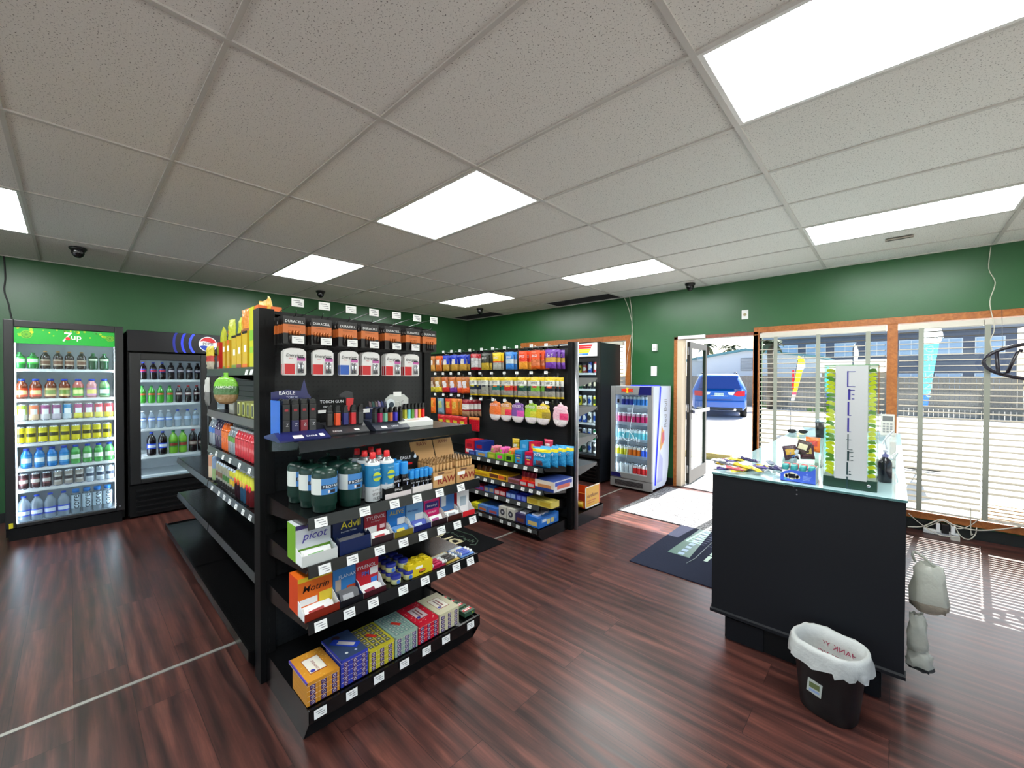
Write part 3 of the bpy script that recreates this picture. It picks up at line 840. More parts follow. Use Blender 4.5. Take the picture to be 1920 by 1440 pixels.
# ---- striped logo cooler under the far window
PY = 5.0
POL = (-3.70, PY, 0)
tk, th, DW, dp = cooler('beverage_cooler', 'tall black cooler with red yellow blue striped header beside energy drink fridge', .70, 2.0, .60, .06,.64, .40, 1.80,
    [1.56,1.33,1.08,.84,.60], FRB, mat('dark_blue_black_side',(26,30,38),.3), loc=POL, rz=0, liner=mat('grey_liner',(80,84,88),.5))
f = MB()
f.box(0,.05,0,DW,.36,1.78,FRB); f.box(.65,.70,0,DW,.36,1.78,FRB); f.box(.05,.65,0,DW,1.72,1.78,FRB); f.box(.05,.65,0,DW,.36,.40,FRB)
f.build('door_frame', tk, bevel=.004)
MB().box(.05,.65,.012,.016,.40,1.72,COOLGL).build('door_glass', tk)
MB().box(.672,.69,-.05,-.03,.75,1.45,BLKP).box(.676,.686,-.03,0,.77,.80,BLKP).box(.676,.686,-.03,0,1.40,1.43,BLKP).build('door_handle', tk)
hd = MB().box(0,.70,-.006,.05,1.78,2.0,FRB).build('header_sign', tk, bevel=.004)
MB().box(.03,.67,-.0085,-.006,1.80,1.985,mat('header_white',(228,228,228),.3,emit=.5)).build('sign_face', hd)
st = MB()
for k, c_ in enumerate([(214,40,38),(214,40,38),(236,200,40),(236,200,40),(60,130,200)]):
    z1_ = 1.965-k*.030; z0_ = z1_-.026; s1 = .60-(1.965-z1_)*.55; s0 = .60-(1.965-z0_)*.55
    st.face([st.pt(p) for p in ((.05,-.0095,z0_),(s0,-.0095,z0_),(s1,-.0095,z1_),(.05,-.0095,z1_))], mat('stripe_%d_%d_%d'%c_, c_, .4, emit=.3))
st.build('stripes', hd)
text('Polar', .03, C(235,235,235), hd, .40, -.0105, 1.832, shear=.3)
g_ = MB(); g_.box(.01,.69,.02,.06,.03,.34,BLKM)
for k in range(5): g_.box(.05,.65,0,.02,.07+k*.05,.085+k*.05,BLKP)
g_.build('vent_grille', tk)
lets = [('beer_white',(215,215,205),(60,60,60),'white beer can'),('beer_green',(30,100,60),(220,220,200),'green beer can'),('beer_silver',(180,185,190),(30,70,150),'silver beer can'),
        ('beer_black',(30,30,32),(200,190,160),'black beer can'),('beer_yellow',(215,200,50),(40,70,40),'yellow beer can'),('beer_blue',(40,80,170),(225,225,230),'blue beer can'),('beer_red',(170,40,45),(225,220,210),'red beer can')]
rows_p = [(1.562,[6,4,4,6,5]),(1.332,[6,3,1,3,3,3]),(1.082,[6,1,4,0,2,4]),(.842,[0,1,5,5,0,2]),(.602,[0,1,3,2,2,1]),(.406,[3,1,1,0,2,0])]
WHICH = ['top','second','third','fourth','fifth','bottom']
for j, (z, ks) in enumerate(rows_p):
    for i in range(6):
        k = lets[ks[i % len(ks)]]
        h_ = .16 if j else (.13 if i < 4 else .19)
        place(k[0]+str(h_), can(h_,.033,pat_oval(C(*k[1]),C(*k[2]))), (POL[0]+.13+i*.088, PY+.12, z), 0, f"{k[3]}, {ORD[i]} from left on the {WHICH[j]} shelf of striped cooler", 'can')

# ---- energy drink fridge
RX0, RX1, RY = -2.845, -2.258, 5.05
w = RX1-RX0
RB = (RX0, RY, 0)
SILV = mat('silver_grey_frame', (150,150,150), .35, .3); PALE = mat('pale_blue_white_side', (205,216,236), .25); NAVY = mat('navy_panel', (22,24,90), .3)
rf = thing('energy_drink_fridge', 'silver and pale blue energy drink fridge with glass door beside the entrance', 'drinks fridge', RB)
b = MB()
# body with tapering side outline: side profile polygon (y,z)
prof = [(.04,.05),(.40,.05),(.47,.10),(.53,.30),(.60,1.30),(.60,1.385),(.04,1.385)]
for x0, x1 in ((0,.035),(w-.035,w)): b.prism(prof, 'x', x0, x1, PALE)
b.box(.035,w-.035,.04,.60,1.345,1.385,PALE); b.box(.035,w-.035,.40,.44,.16,1.345,PALE); b.box(.035,w-.035,.06,.44,.05,.175,mat('vent_dark',(40,40,42),.5))
b.build('cabinet', rf)
l = MB(); WL = mat('white_liner',(236,240,244),.4)
l.box(.036,.04,.05,.40,.176,1.344,WL).box(w-.04,w-.036,.05,.40,.176,1.344,WL).box(.04,w-.04,.394,.399,.176,1.344,WL).box(.04,w-.04,.05,.394,.176,.18,WL)
l.build('liner', rf)
f = MB()
f.box(0,.065,0,.038,.15,1.385,SILV); f.box(w-.065,w,0,.038,.15,1.385,SILV); f.box(.065,w-.065,0,.038,1.27,1.385,SILV); f.box(.065,w-.065,0,.038,.15,.225,SILV)
f.build('door_frame', rf, bevel=.006)
MB().box(.065,w-.065,.010,.013,.225,1.27,COOLGL).build('door_glass', rf)
MB().prism([(.40,1.272),(w-.01,1.272),(w-.01,1.378),(.42,1.378)],'y',-.0022,-.0006,NAVY).build('navy_corner_panel', rf)
MB().prism([(.01,.16),(.16,.16),(.14,.215),(.01,.215)],'y',-.0022,-.0006,NAVY).build('navy_foot_panel', rf)
k = MB(); k.box(.0,w,.0,.04,.03,.145,SILV); k.box(.07,w-.12,-.002,.0,.055,.12,mat('vent_dark',(40,40,42),.5))
for i in range(5): k.box(.08,w-.13,-.004,-.002,.062+i*.011,.065+i*.011,STL)
k.build('kick_grille', rf)
k = MB(); 
for x in (.05,w-.05):
    for y in (.08,.36): k.cyl((x,y,0),(x,y,.05),.018,BLKP)
k.build('foot', rf)
for xx in (.046, w-.046): MB().box(xx-.004, xx+.004, .045,.052,.24,1.26,litmat('fridge_led',(235,245,255),30)).build('light_strip', rf)
EDGE = mat('blue_lit_trim', (40,50,220), .3, emit=.8)
e = MB(); e.tube([(.17,.25,1.39),(w-.02,.25,1.39),(w+.004,.25,1.375),(w+.004,.24,1.30),(w+.004,.12,.30),(w+.004,.10,.10)], .010, EDGE, 8); e.build('blue_trim', rf)
# two bulls facing a sun
em = MB(); cz, cx_ = 1.328, .245
em.cyl((cx_,-.004,cz),(cx_,-.002,cz),.036,C(240,200,40),20)
for sg in (-1,1):
    pts = [(.006,.0),(.016,.020),(.036,.028),(.060,.020),(.082,.026),(.088,.012),(.070,.006),(.084,-.010),(.082,-.026),(.066,-.012),(.048,-.016),(.030,-.024),(.014,-.016)]
    pp = [(cx_+sg*a, -.0055, cz+b_) for a, b_ in pts]
    em.face([em.pt(p) for p in (pp if sg < 0 else pp[::-1])], C(220,50,24))
em.build('bull_emblem', rf)
text('Red Bull', .115, C(110,112,120), rf, w+.0015, .42, 1.02, rx=90, rz=PI/2, roll=PI/2, bold=.003, name='side_lettering')
se = MB()
se.face([se.pt(p) for p in ((w+.0012,.16,.12),(w+.0012,.33,.12),(w+.0012,.34,.42),(w+.0012,.24,.52))], mat('side_blue',(150,160,215),.3))
se.face([se.pt(p) for p in ((w+.0016,.24,.52),(w+.0016,.36,.62),(w+.0016,.38,.76),(w+.0016,.30,.86),(w+.0016,.27,.70))], C(215,150,50))
se.face([se.pt(p) for p in ((w+.0020,.29,.60),(w+.0020,.39,.66),(w+.0020,.38,.80),(w+.0020,.31,.76))], C(196,70,90))
se.build('side_graphic', rf)
SH = [1.105,.875,.655,.43,.19]
for z in SH:
    s = MB(); s.box(.045,w-.045,.055,.39,z-.012,z-.006,glassmat('acrylic_shelf',(235,242,248),1,.02,.3)); s.box(.045,w-.045,.052,.056,z-.014,z+.03,glassmat('acrylic_lip',(225,235,245),1.5,.02,.3))
    s.build('acrylic_shelf', rf)
nd = MB(); NW = mat('white_door_decal',(235,245,250),.3,emit=.3)
nd.tube([(.21,.008,.30),(.33,.008,1.15)], .002, NW, 4); nd.tube([(.25+.062*math.cos(2*PI*k_/24),.008,.72+.062*math.sin(2*PI*k_/24)) for k_ in range(25)], .0025, NW, 4)
R = random.Random(3)
for sg in (-1,1):
    pts = [(.25+sg*(.062+.012*q), .008, .72+.03*math.sin(q*1.7)-q*.006) for q in range(10)]
    nd.tube(pts, .003, NW, 4); nd.tube([(p[0], p[1], p[2]-.03-.012*math.cos(i_)) for i_, p in enumerate(pts)], .002, NW, 4)
nd.build('door_decal', rf)
MB().box(.095,.125,.006,.009,1.16,1.21,BLKP).build('energy_label', rf)
pal = [('eb_blue',(40,50,160),(190,195,205)),('eb_blue2',(40,60,170),(190,195,205)),('eb_light',(60,130,210),(200,210,220)),('eb_pink',(196,40,100),(190,150,170)),('eb_teal',(110,200,215),(220,235,240)),
       ('eb_yellow',(225,210,30),(235,235,220)),('eb_orange',(240,120,30),(235,225,215)),('eb_azure',(70,110,235),(225,228,240)),('eb_white',(225,225,228),(235,235,238)),('eb_red',(235,50,50),(240,225,225))]
def ecan(i, h=.150):
    n, a, b_ = pal[i]
    A, B = C(*a), C(*b_)
    return can(h, .0265, lambda r_, k_: B if (r_ > 5 or (r_ in (0,) )) else A)
desc = ['blue and silver','blue and silver','light blue','pink','pale teal','yellow','orange','azure','white','red']
def fridge_row(pxs, z, kinds, rowname, depth=2):
    for d_ in range(depth):
        for i, kk in enumerate(kinds):
            x = P(pxs[0]+(pxs[1]-pxs[0])*i/(len(kinds)-1), 800, 'y', RY+.09).x
            nm = 'front row' if d_ == 0 else 'back row'
            place(pal[kk][0], ecan(kk), (x, RY+.09+d_*.062, z), 0, f"{desc[kk]} slim can, {ORD[i]} from left, {nm}, {rowname} shelf, energy fridge", 'can')
Z7 = lambda v: 1140+v/6.546
fridge_row((Z7(190),Z7(478)), SH[0], [0,0,0,2,2,2,2], 'top')
fridge_row((Z7(147),Z7(482)), SH[1], [3]*7, 'second')
fridge_row((Z7(150),Z7(485)), SH[2], [4]*8, 'third')
fridge_row((Z7(122),Z7(482)), SH[3], [5,5,5,6,6,6,7,7], 'fourth')
fridge_row((Z7(128),Z7(488)), SH[4], [8,8,8,8,9,9,9,9], 'bottom')
# ================================================================ shelving
def peg_mat():
    m = mat('black_pegboard', (24,25,27), .5)
    nt, b, N, L = nodes(m)
    tc = N('ShaderNodeTexCoord'); sep = N('ShaderNodeSeparateXYZ'); L(tc.outputs['Object'], sep.inputs[0])
    def fr(o):
        a = N('ShaderNodeMath'); a.operation = 'MULTIPLY'; a.inputs[1].default_value = 39.37/1.0; L(o, a.inputs[0])
        f = N('ShaderNodeMath'); f.operation = 'FRACT'; L(a.outputs[0], f.inputs[0])
        s_ = N('ShaderNodeMath'); s_.operation = 'SUBTRACT'; s_.inputs[1].default_value = .5; L(f.outputs[0], s_.inputs[0]); 
        p = N('ShaderNodeMath'); p.operation = 'MULTIPLY'; L(s_.outputs[0], p.inputs[0]); L(s_.outputs[0], p.inputs[1]); return p
    a, c = fr(sep.outputs['X']), fr(sep.outputs['Z'])
    ad = N('ShaderNodeMath'); ad.operation = 'ADD'; L(a.outputs[0], ad.inputs[0]); L(c.outputs[0], ad.inputs[1])
    lt = N('ShaderNodeMath'); lt.operation = 'LESS_THAN'; lt.inputs[1].default_value = .035; L(ad.outputs[0], lt.inputs[0])
    mx = N('ShaderNodeMix'); mx.data_type = 'RGBA'; mx.inputs[6].default_value = lin((24,25,27))+(1,); mx.inputs[7].default_value = lin((6,6,6))+(1,)
    L(lt.outputs[0], mx.inputs[0]); L(mx.outputs[2], b.inputs['Base Color'])
    return m
PEG = peg_mat()
TAGI = C(120,120,125)
def tag_mb(mb, x, y, z, w=.048, h=.030, lean=.25):
    """white shelf-edge ticket with print lines"""
    dz = h; dy = h*lean
    mb.quad([(x-w/2,y-dy*0,z),(x+w/2,y,z),(x+w/2,y+dy,z+dz),(x-w/2,y+dy,z+dz)], WHITE)
    for k, (a, b_) in enumerate(((-.36,.2),(-.2,.36),(.0,.38))):
        zz = z+h*(.70-.24*k); yy = y+dy*(.70-.24*k)-.0006
        mb.quad([(x+a*w,yy,zz),(x+b_*w,yy,zz),(x+b_*w,yy+.1*dy,zz+h*.08),(x+a*w,yy+.1*dy,zz+h*.08)], TAGI)
def shelf(parent, x0, x1, z, depth, tags=(), lip=.032, strip=False, tagw=.05, bracket=True, y0=0, m=None, backlip=False):
    """z = top surface; the front edge lip hangs below, ticket channel on it"""
    m = m or BLK
    s = MB(); yf = y0-depth
    s.box(x0, x1, yf, y0-.004, z-.012, z, m)
    s.prism([(yf-.012, z-lip-.004),(yf-.004, z-lip-.008),(yf, z+.006),(yf-.003, z+.006)], 'x', x0, x1, m)
    if bracket:
        for x in (x0, x1-.003):
            s.prism([(y0-.004, z-.012),(y0-.004, z-.085),(y0-.05,z-.085),(yf+.02, z-.030),(yf+.005, z-.012)], 'x', x, x+.003, m)
    o = s.build('shelf', parent)
    if strip:
        MB().prism([(yf-.016, z-lip-.002),(yf-.013, z-lip-.004),(yf-.005, z+.005),(yf-.008, z+.006)], 'x', x0+.01, x1-.01, mat('ticket_channel',(62,64,64),.3)).build('ticket_channel', o)
    for tx in tags:
        t = MB(); tag_mb(t, 0, 0, 0, tagw, .036 if not strip else .030); e_ = t.build('price_tag', o)
        e_.location = (tx, yf-.018 if strip else yf-.0145, z-lip-.002)
    return o
def base(parent, x0, x1, h, depth, tags=(), y0=0, strip=False, tagw=.05):
    s = MB(); yf = y0-depth
    s.box(x0, x1, yf+.05, y0, 0, h-.05, BLKM)
    s.box(x0, x1, yf, y0, h-.05, h-.01, BLK); s.box(x0, x1, yf-.012, yf, h-.05, h+.006, BLK)
    s.prism([(yf+.05,0),(y0,0),(y0,h),(yf-.008,h),(yf-.008,h-.05)], 'x', x0-.002, x0, BLK); s.prism([(yf+.05,0),(y0,0),(y0,h),(yf-.008,h),(yf-.008,h-.05)], 'x', x1, x1+.002, BLK)
    o = s.build('base_shelf', parent)
    if strip: MB().box(x0+.01, x1-.01, yf-.016, yf-.012, h-.036, h-.002, mat('ticket_channel',(62,64,64),.3)).build('ticket_channel', o)
    for tx in tags:
        t = MB(); tag_mb(t, 0, 0, 0, tagw, .036 if not strip else .030, .05); e_ = t.build('price_tag', o); e_.location = (tx, yf-.019, h-.036)
    return o
def upright(parent, x0, x1, H, y0=-.03, y1=.03, m=None):
    s = MB(); s.box(x0, x1, y0, y1, 0, H, m or BLKM)
    xm = (x0+x1)/2; n = int(H/.05)
    for k in range(2, n):
        for dx in (-.006, .006): s.box(xm+dx-.0015, xm+dx+.0015, y0-.0008, y0, k*.05-.012, k*.05+.012, mat('slot_black',(2,2,2),.9))
    return s.build('upright', parent, bevel=.004)
def hook(parent, x, z, length, tag=True, tagw=.05, tagh=.032, rise=.03, y0=0, m=None):
    """peg hook with a scan-tag arm above it"""
    m = m or CHR
    s = MB()
    s.tube([(0,0,0),(0,-length,0),(0,-length-.012,.012),(0,-length-.014,.022)], .0022, m, 6); s.box(-.012,.012,-.004,0,-.02,.03,m)
    if tag: s.tube([(0,-.002,rise*.7),(0,-length*.8,rise),(0,-length-.03,rise)], .0016, m, 5)
    o = s.build('peg_hook', parent, (x, y0, z))
    if tag:
        t = MB(); t.box(-tagw/2, tagw/2, 0, .0012, 0, tagh, WHITE)
        for k, (a, b_) in enumerate(((-.36,.2),(-.2,.36),(.0,.38))):
            t.quad([(a*tagw,-.0004,tagh*(.7-.24*k)),(b_*tagw,-.0004,tagh*(.7-.24*k)),(b_*tagw,-.0004,tagh*(.78-.24*k)),(a*tagw,-.0004,tagh*(.78-.24*k))], TAGI)
        e_ = t.build('price_tag', o); e_.location = (0, -length-.032, rise-tagh*.5)
    return o

# ---- end cap of the near gondola: faces +X
EXP, EY0 = -2.25, .66                   # pegboard plane, left end
E_ = (EXP, EY0, 0)
cap_ = thing('shelving_end_unit', 'black pegboard end unit stocked with batteries, lighters, fuel, medicine and incense', 'shelving unit', E_, Q)
def eY(px, py, X): return P(px, py, 'x', X).y-EY0
PB = MB().box(.02, .90, 0, .02, .10, 1.80, PEG).build('pegboard', cap_)
MB().box(.02, .90, -.004, .024, 1.78, 1.81, BLK).build('top_rail', cap_)
upright(cap_, -.045, .022, 1.815, -.028, .06); upright(cap_, .905, .955, 1.80, -.02, .05)
def tags_for(pxs, X): return [eY(p, 900, X) for p in pxs]
z3 = lambda v: 500+v/4.5
z4 = lambda v: 500+v/4
ES1 = shelf(cap_, -.02, .92, 1.21, .455, (), .036)
ES2 = shelf(cap_, -.02, .90, .915, .545, tags_for([z3(455),z3(825),z3(1075),z3(1265),z3(1455),z3(1635)], -1.70), .036)
ES3 = shelf(cap_, -.02, .895, .72, .545, tags_for([z3(485),z3(720),z3(950),z3(1150),z3(1315),z3(1470),z3(1605),z3(1735)], -1.70), .036)
ES4 = shelf(cap_, -.02, .89, .495, .545, tags_for([z4(400),z4(615),z4(795),z4(1020),z4(1185),z4(1305),z4(1420),z4(1525)], -1.70), .036)
base(cap_, -.02, .90, .145, .545, tags_for([z4(388),z4(625),z4(830),z4(1022),z4(1188),z4(1335),z4(1520)], -1.70))
HKX = [eY(px, py, -1.97) for px, py in [(566,570),(620,577),(668,584),(708,588),(747,593),(789,598),(822,603)]]
TY = [eY(px, 650, -1.97) for px in (560,610,660,703,745,784,815)]
BH = mat('black_hook', (24,24,26), .3, .5)
for x in TY: hook(cap_, x, 1.765, .24, True, .052, .036, .055, m=BH)
TY2 = [eY(px, 690, -2.0) for px in (559,612,661,702,744,779)]
for x in TY2: hook(cap_, x, 1.625, .22, True, .052, .034, .03, m=BH)

# blister cards
OR_ = C(205,112,52); DGK = C(28,26,27)
def card_dura(n):
    def b():
        o = MB(); w, h = .097, .125
        o.box(-w/2, w/2, 0, .002, -h*.30, -.0, DGK); o.box(-w/2, w/2, 0, .002, -h*.62, -h*.30, OR_); o.box(-w/2, w/2, 0, .002, -h, -h*.62, DGK)
        r = o.build('battery_pack')
        text('DURACELL', .0165, C(235,235,235), r, 0, -.001, -.024, bold=.0006)
        text('POWER BOOST', .0075, C(90,50,20), r, 0, -.001, -.047)
        bl = MB()
        for k in range(n):
            x = (k-(n-1)/2)*.013
            bl.cyl((x,-.006,-.118),(x,-.006,-.085),.0055,C(35,30,28),8); bl.cyl((x,-.006,-.085),(x,-.006,-.066),.0055,mat('copper_top',(190,110,60),.25,.6),8)
        bl.build('battery', r)
        return r
    return b
cols = [4,6,4,4,3,3,4]
for i, x in enumerate(TY):
    cnt = [6,6,6,5,5,4,4][i]
    for k in range(cnt):
        yy = .232-k*.026
        X = EXP+yy; Y = EY0+x+random.uniform(-.003,.003)
        place('dura%d' % cols[i], card_dura(cols[i]), (X, Y, 1.762), Q+random.uniform(-.03,.03), f"black and copper battery card, {ORD[k]} from the front on the {ORD[i]} top hook from left", 'batteries', None)
RDB = C(200,30,36); BLB = C(40,90,180)
def card_ener(c_, k_):
    def b():
        w, h = .098, .125
        o = MB(); 
        pts = [(-w/2+.006,-h),(w/2-.006,-h),(w/2,-h+.006),(w/2,-.016),(w/2-.012,-.004),(w/2-.03,.0),(-w/2+.03,.0),(-w/2+.012,-.004),(-w/2,-.016),(-w/2,-h+.006)]
        o.prism(pts, 'y', 0, .004, C(226,224,222))
        o.box(-w/2+.002, -.002, -.0008, 0, -h+.004, -h*.58, c_)
        r = o.build('battery_pack')
        text('Energizer', .0205, C(30,28,30), r, -.002, -.0014, -.033, bold=.0006, shear=.2)
        text('MAX', .008, RDB, r, -.02, -.0014, -.048, shear=.2)
        MB().box(.008,.045,-.0012,0,-.058,-.042,C(190,90,160)).box(.012,.040,-.0016,0,-.046,-.038,C(40,34,50)).build('bunny_free_print', r)
        bl = MB()
        for k in range(2):
            bl.cyl((.014+k*.015,-.007,-h+.010),(.014+k*.015,-.007,-.062),.0066,SIL,10)
        bl.build('battery', r)
        return r
    return b
for i, x in enumerate(TY2):
    c_ = BLB if i == 2 else RDB
    for k in range(3 if i in (0,3,4,5) else 2):
        place('ener_b' if i == 2 else 'ener_r', card_ener(c_, 2), (EXP+.215-k*.028, EY0+x+.004*k, 1.618), Q+random.uniform(-.05,.05),
              f"white {'and blue' if i==2 else 'and red'} battery pack, {ORD[k]} from the front on the {ORD[i]} lower hook from left", 'batteries')
for o in COL.objects:
    if o.name.startswith('bunny_free_print'): o.name = 'print_patch'

# ---- top display shelf: lighter displays
def eP(px, X, z, py=800): return (X, P(px, py, 'x', X).y, z)
def wedge(t, w, d, hb, c_, name='tray'):
    m = MB(); m.prism([(-.0,0),(d,0),(d,.006),(.05,.05),(.0,.008)], 'x', -w/2, w/2, c_); return m.build(name, t)
NB = mat('navy_print', (30,34,92), .3); BB = mat('bright_blue_print', (34,100,200), .3)
Z = 1.211
t = thing('lighter_display', 'navy counter display with four tall black torch lighters on top shelf', 'display', (EXP+.40, P(566,800,'x',EXP+.35).y, Z), Q)
m = MB(); m.prism([(0,0),(.20,0),(.20,.01),(.07,.035),(0,.006)],'x',-.105,.105,NB); m.build('tray', t)
m = MB(); m.prism([(-.085,.01),(.085,.01),(.085,.18),(.07,.20),(.055,.265),(.04,.21),(-.02,.215),(-.085,.205)],'y',.17,.173,NB)
m.box(-.0865,-.084,.06,.173,.01,.17,BB); m.build('backing_card', t)
text('EAGLE', .024, C(235,235,240), t, -.02, .168, .200, bold=.0008); text('TORCH', .014, C(200,205,230), t, .0, .168, .180)
m = MB(); m.box(-.055,.0,.164,.168,.145,.170,WHITE); m.build('price_sticker', t)
m = MB(); m.quad([(-.045,.010,.0115),(-.005,.010,.0115),(-.005,.035,.0215),(-.045,.035,.0215)], C(240,225,215)); m.quad([(.065,.012,.0125),(.085,.012,.0125),(.085,.035,.0215),(.065,.035,.0215)], WHITE); m.build('price_sticker', t)
text('EAGLE', .016, C(235,235,240), t, .03, .018, .0165, rx=22, bold=.0006)
def torch(cc):
    def b():
        o = MB(); o.box(-.015,.015,-.012,.012,0,.055,cc).box(-.0152,.0152,-.0122,.0122,.055,.125,BLKP)
        o.prism([(-.015,.125),(.015,.125),(.012,.145),(-.004,.150),(-.013,.143)],'y',-.010,.010,BLKP)
        r = o.build('torch_lighter', bevel=.002)
        MB().box(-.007,.007,-.0142,-.012,.095,.105,C(150,24,36)).build('button', r)
        text('Z', .018, C(190,190,195), r, .003, -.0135, .035)
        return r
    return b
TLOC = t.location.copy()
for i, (nm, c_) in enumerate([('black',C(30,30,34)),('navy',C(26,28,76)),('crimson',C(120,16,34)),('black and grey',C(44,46,48))]):
    for d_ in range(2):
        place('torch'+nm, torch(c_), (TLOC.x-.085-d_*.045, TLOC.y-.055+i*.037, Z+.028), Q, f"tall {nm} torch lighter, {'front' if d_==0 else 'back'} row, {ORD[i]} from left in the navy display", 'lighter')
def mini_disp(label, px, w, colors, cardc, cap_text, X=EXP+.33, card='gun', cardw=None):
    t = thing('lighter_display', label, 'display', (X, P(px,800,'x',X).y, Z), Q)
    MB().prism([(0,0),(.17,0),(.17,.05),(.06,.045),(.045,.03),(0,.006)],'x',-w/2,w/2,cardc).build('tray', t)
    return t
DG = mat('charcoal_print', (38,38,42), .35)
t = mini_disp('black counter display of chunky torch gun lighters', 657, .20, None, DG, 'TORCH GUN')
t.location.y -= .0
m = MB(); m.box(-.08,.08,.155,.158,.02,.165,BLKM); m.build('backing_card', t)
m = MB(); m.prism([(.045,.14),(.085,.125),(.085,.195),(.05,.205),(.015,.185),(.015,.175),(.045,.17)],'y',.150,.154,DG); m.prism([(.048,.10),(.080,.10),(.088,.165),(.050,.165)],'y',.146,.150,RDB); m.build('gun_picture', t)
text('TORCH GUN', .020, C(225,225,228), t, -.022, .152, .150, bold=.0006); text('EAGLE', .014, C(225,225,228), t, -.045, .152, .125, bold=.0005)
text('EAGLE', .015, C(225,225,228), t, -.055, .018, .0165, rx=33, bold=.0005)
m = MB(); m.box(-.09,-.05,.150,.154,.095,.110,WHITE); m.quad([(.03,.012,.014),(.055,.012,.014),(.055,.034,.0235),(.03,.034,.0235)], WHITE); m.build('price_sticker', t)
def lighter(cc, h=.095, w=.024, tall=True):
    def b():
        o = MB(); o.box(-w/2,w/2,-.010,.010,0,h*.62,cc).box(-w/2-.0005,w/2+.0005,-.0105,.0105,h*.62,h*.72,BLKP)
        o.prism([(-w/2,h*.72),(w/2,h*.72),(w*.35,h*.88),(w*.45,h),(-w*.1,h*1.02),(-w*.45,h*.9)],'y',-.009,.009,BLKP)
        return o.build('lighter', bevel=.0015)
    return b
TL = t.location.copy()
for i, (nm, c_) in enumerate([('charcoal',C(52,46,42)),('orange',C(225,74,24)),('navy',C(28,30,110)),('red',C(200,28,38)),('grey',C(60,62,64))]):
    place('lg'+nm, lighter(c_), (TL.x-.055, TL.y-.078+i*.039, Z+.040), Q, f"{nm} torch gun lighter, {ORD[i]} from left in the charcoal display", 'lighter')
t = mini_disp('dark counter display of small slanted torch lighters', 738, .20, None, mat('slate_print',(48,52,66),.35), 'EAGLE')
m = MB(); m.box(-.075,.085,.155,.158,.02,.115,mat('dark_blue_print',(24,32,76),.35)); m.cyl((.072,.152,.125),(.072,.156,.125),.028,C(215,222,225),20); m.cyl((.078,.1505,.120),(.078,.152,.120),.016,C(40,56,70),14)
for k in range(6): m.prism([(-.055+k*.018,.115),(-.040+k*.018,.112),(-.045+k*.018,.138),(-.058+k*.018,.145)],'y',.152,.156,C(*[(90,70,75),(40,80,75),(120,100,95),(150,130,170),(40,50,110),(70,75,95)][k]))
m.build('backing_card', t)
text('EAGLE', .012, C(215,218,225), t, -.05, .150, .105, bold=.0004); text('Torch', .016, C(215,218,225), t, .035, .153, .100, bold=.0006); text('EAGLE', .014, C(225,225,228), t, .02, .018, .0165, rx=33, bold=.0005)
m = MB(); m.box(-.092,-.055,.148,.152,.085,.105,WHITE); m.quad([(-.06,.008,.0115),(-.03,.008,.0115),(-.03,.034,.0235),(-.06,.034,.0235)], WHITE); m.build('price_sticker', t)
TL = t.location.copy()
for i, (nm, c_) in enumerate([('black',C(30,32,34)),('magenta',C(180,30,90)),('mint',C(110,180,150)),('copper',C(200,100,50)),('violet',C(60,50,190)),('olive black',C(40,40,30))]):
    place('ls'+nm, lighter(c_, .075, .018), (TL.x-.05, TL.y-.08+i*.030, Z+.040), Q+.3, f"small {nm} slanted torch lighter, {ORD[i]} from left", 'lighter')
# white display with bright lighters
X_ = EXP+.30
t = thing('lighter_display', 'white counter display with headed card and six bright lighters', 'display', (X_, P(783,800,'x',X_).y, Z), Q)
MB().prism([(0,0),(.20,0),(.20,.03),(.06,.045),(0,.028)],'x',-.115,.105,C(226,226,222)).build('tray', t)
MB().prism([(-.10,.03),(.05,.03),(.05,.150),(.02,.175),(-.07,.175),(-.10,.150)],'y',.17,.174,C(190,192,188)).build('backing_card', t)
MB().box(-.05,.0,.166,.17,.165,.190,WHITE).build('price_sticker', t)
m = MB(); m.tube([(-.025+.018*math.cos(2*PI*k/16),.168,.115+.020*math.sin(2*PI*k/16)) for k in range(17)],.0016,C(235,236,232),4)
for sg in (-1,1): m.tube([(-.025+sg*.024,.168,.10),(-.025+sg*.034,.168,.118),(-.025+sg*.030,.168,.132),(-.025+sg*.044,.168,.140)],.003,C(235,236,232),5); m.tube([(-.025+sg*.044,.168,.098),(-.025+sg*.034,.168,.118)],.003,C(235,236,232),5)
m.build('crest_print', t)
m = MB(); m.quad([(-.05,.02,.0345),(.03,.02,.0345),(.03,.032,.0375),(-.05,.032,.0375)],C(205,180,165)); m.build('tray_print', t)
TL = t.location.copy()
for i, (nm, c_) in enumerate([('olive yellow',C(170,170,40)),('turquoise',C(110,195,205)),('green',C(80,140,40)),('pink',C(225,140,175)),('amber',C(220,150,30)),('scarlet',C(235,24,24))]):
    place('lw'+nm, lighter(c_, .085, .019), (TL.x-.06, TL.y-.045+i*.0235, Z+.040), Q+.25, f"{nm} flint lighter, {ORD[i]} from left in the white display", 'lighter')

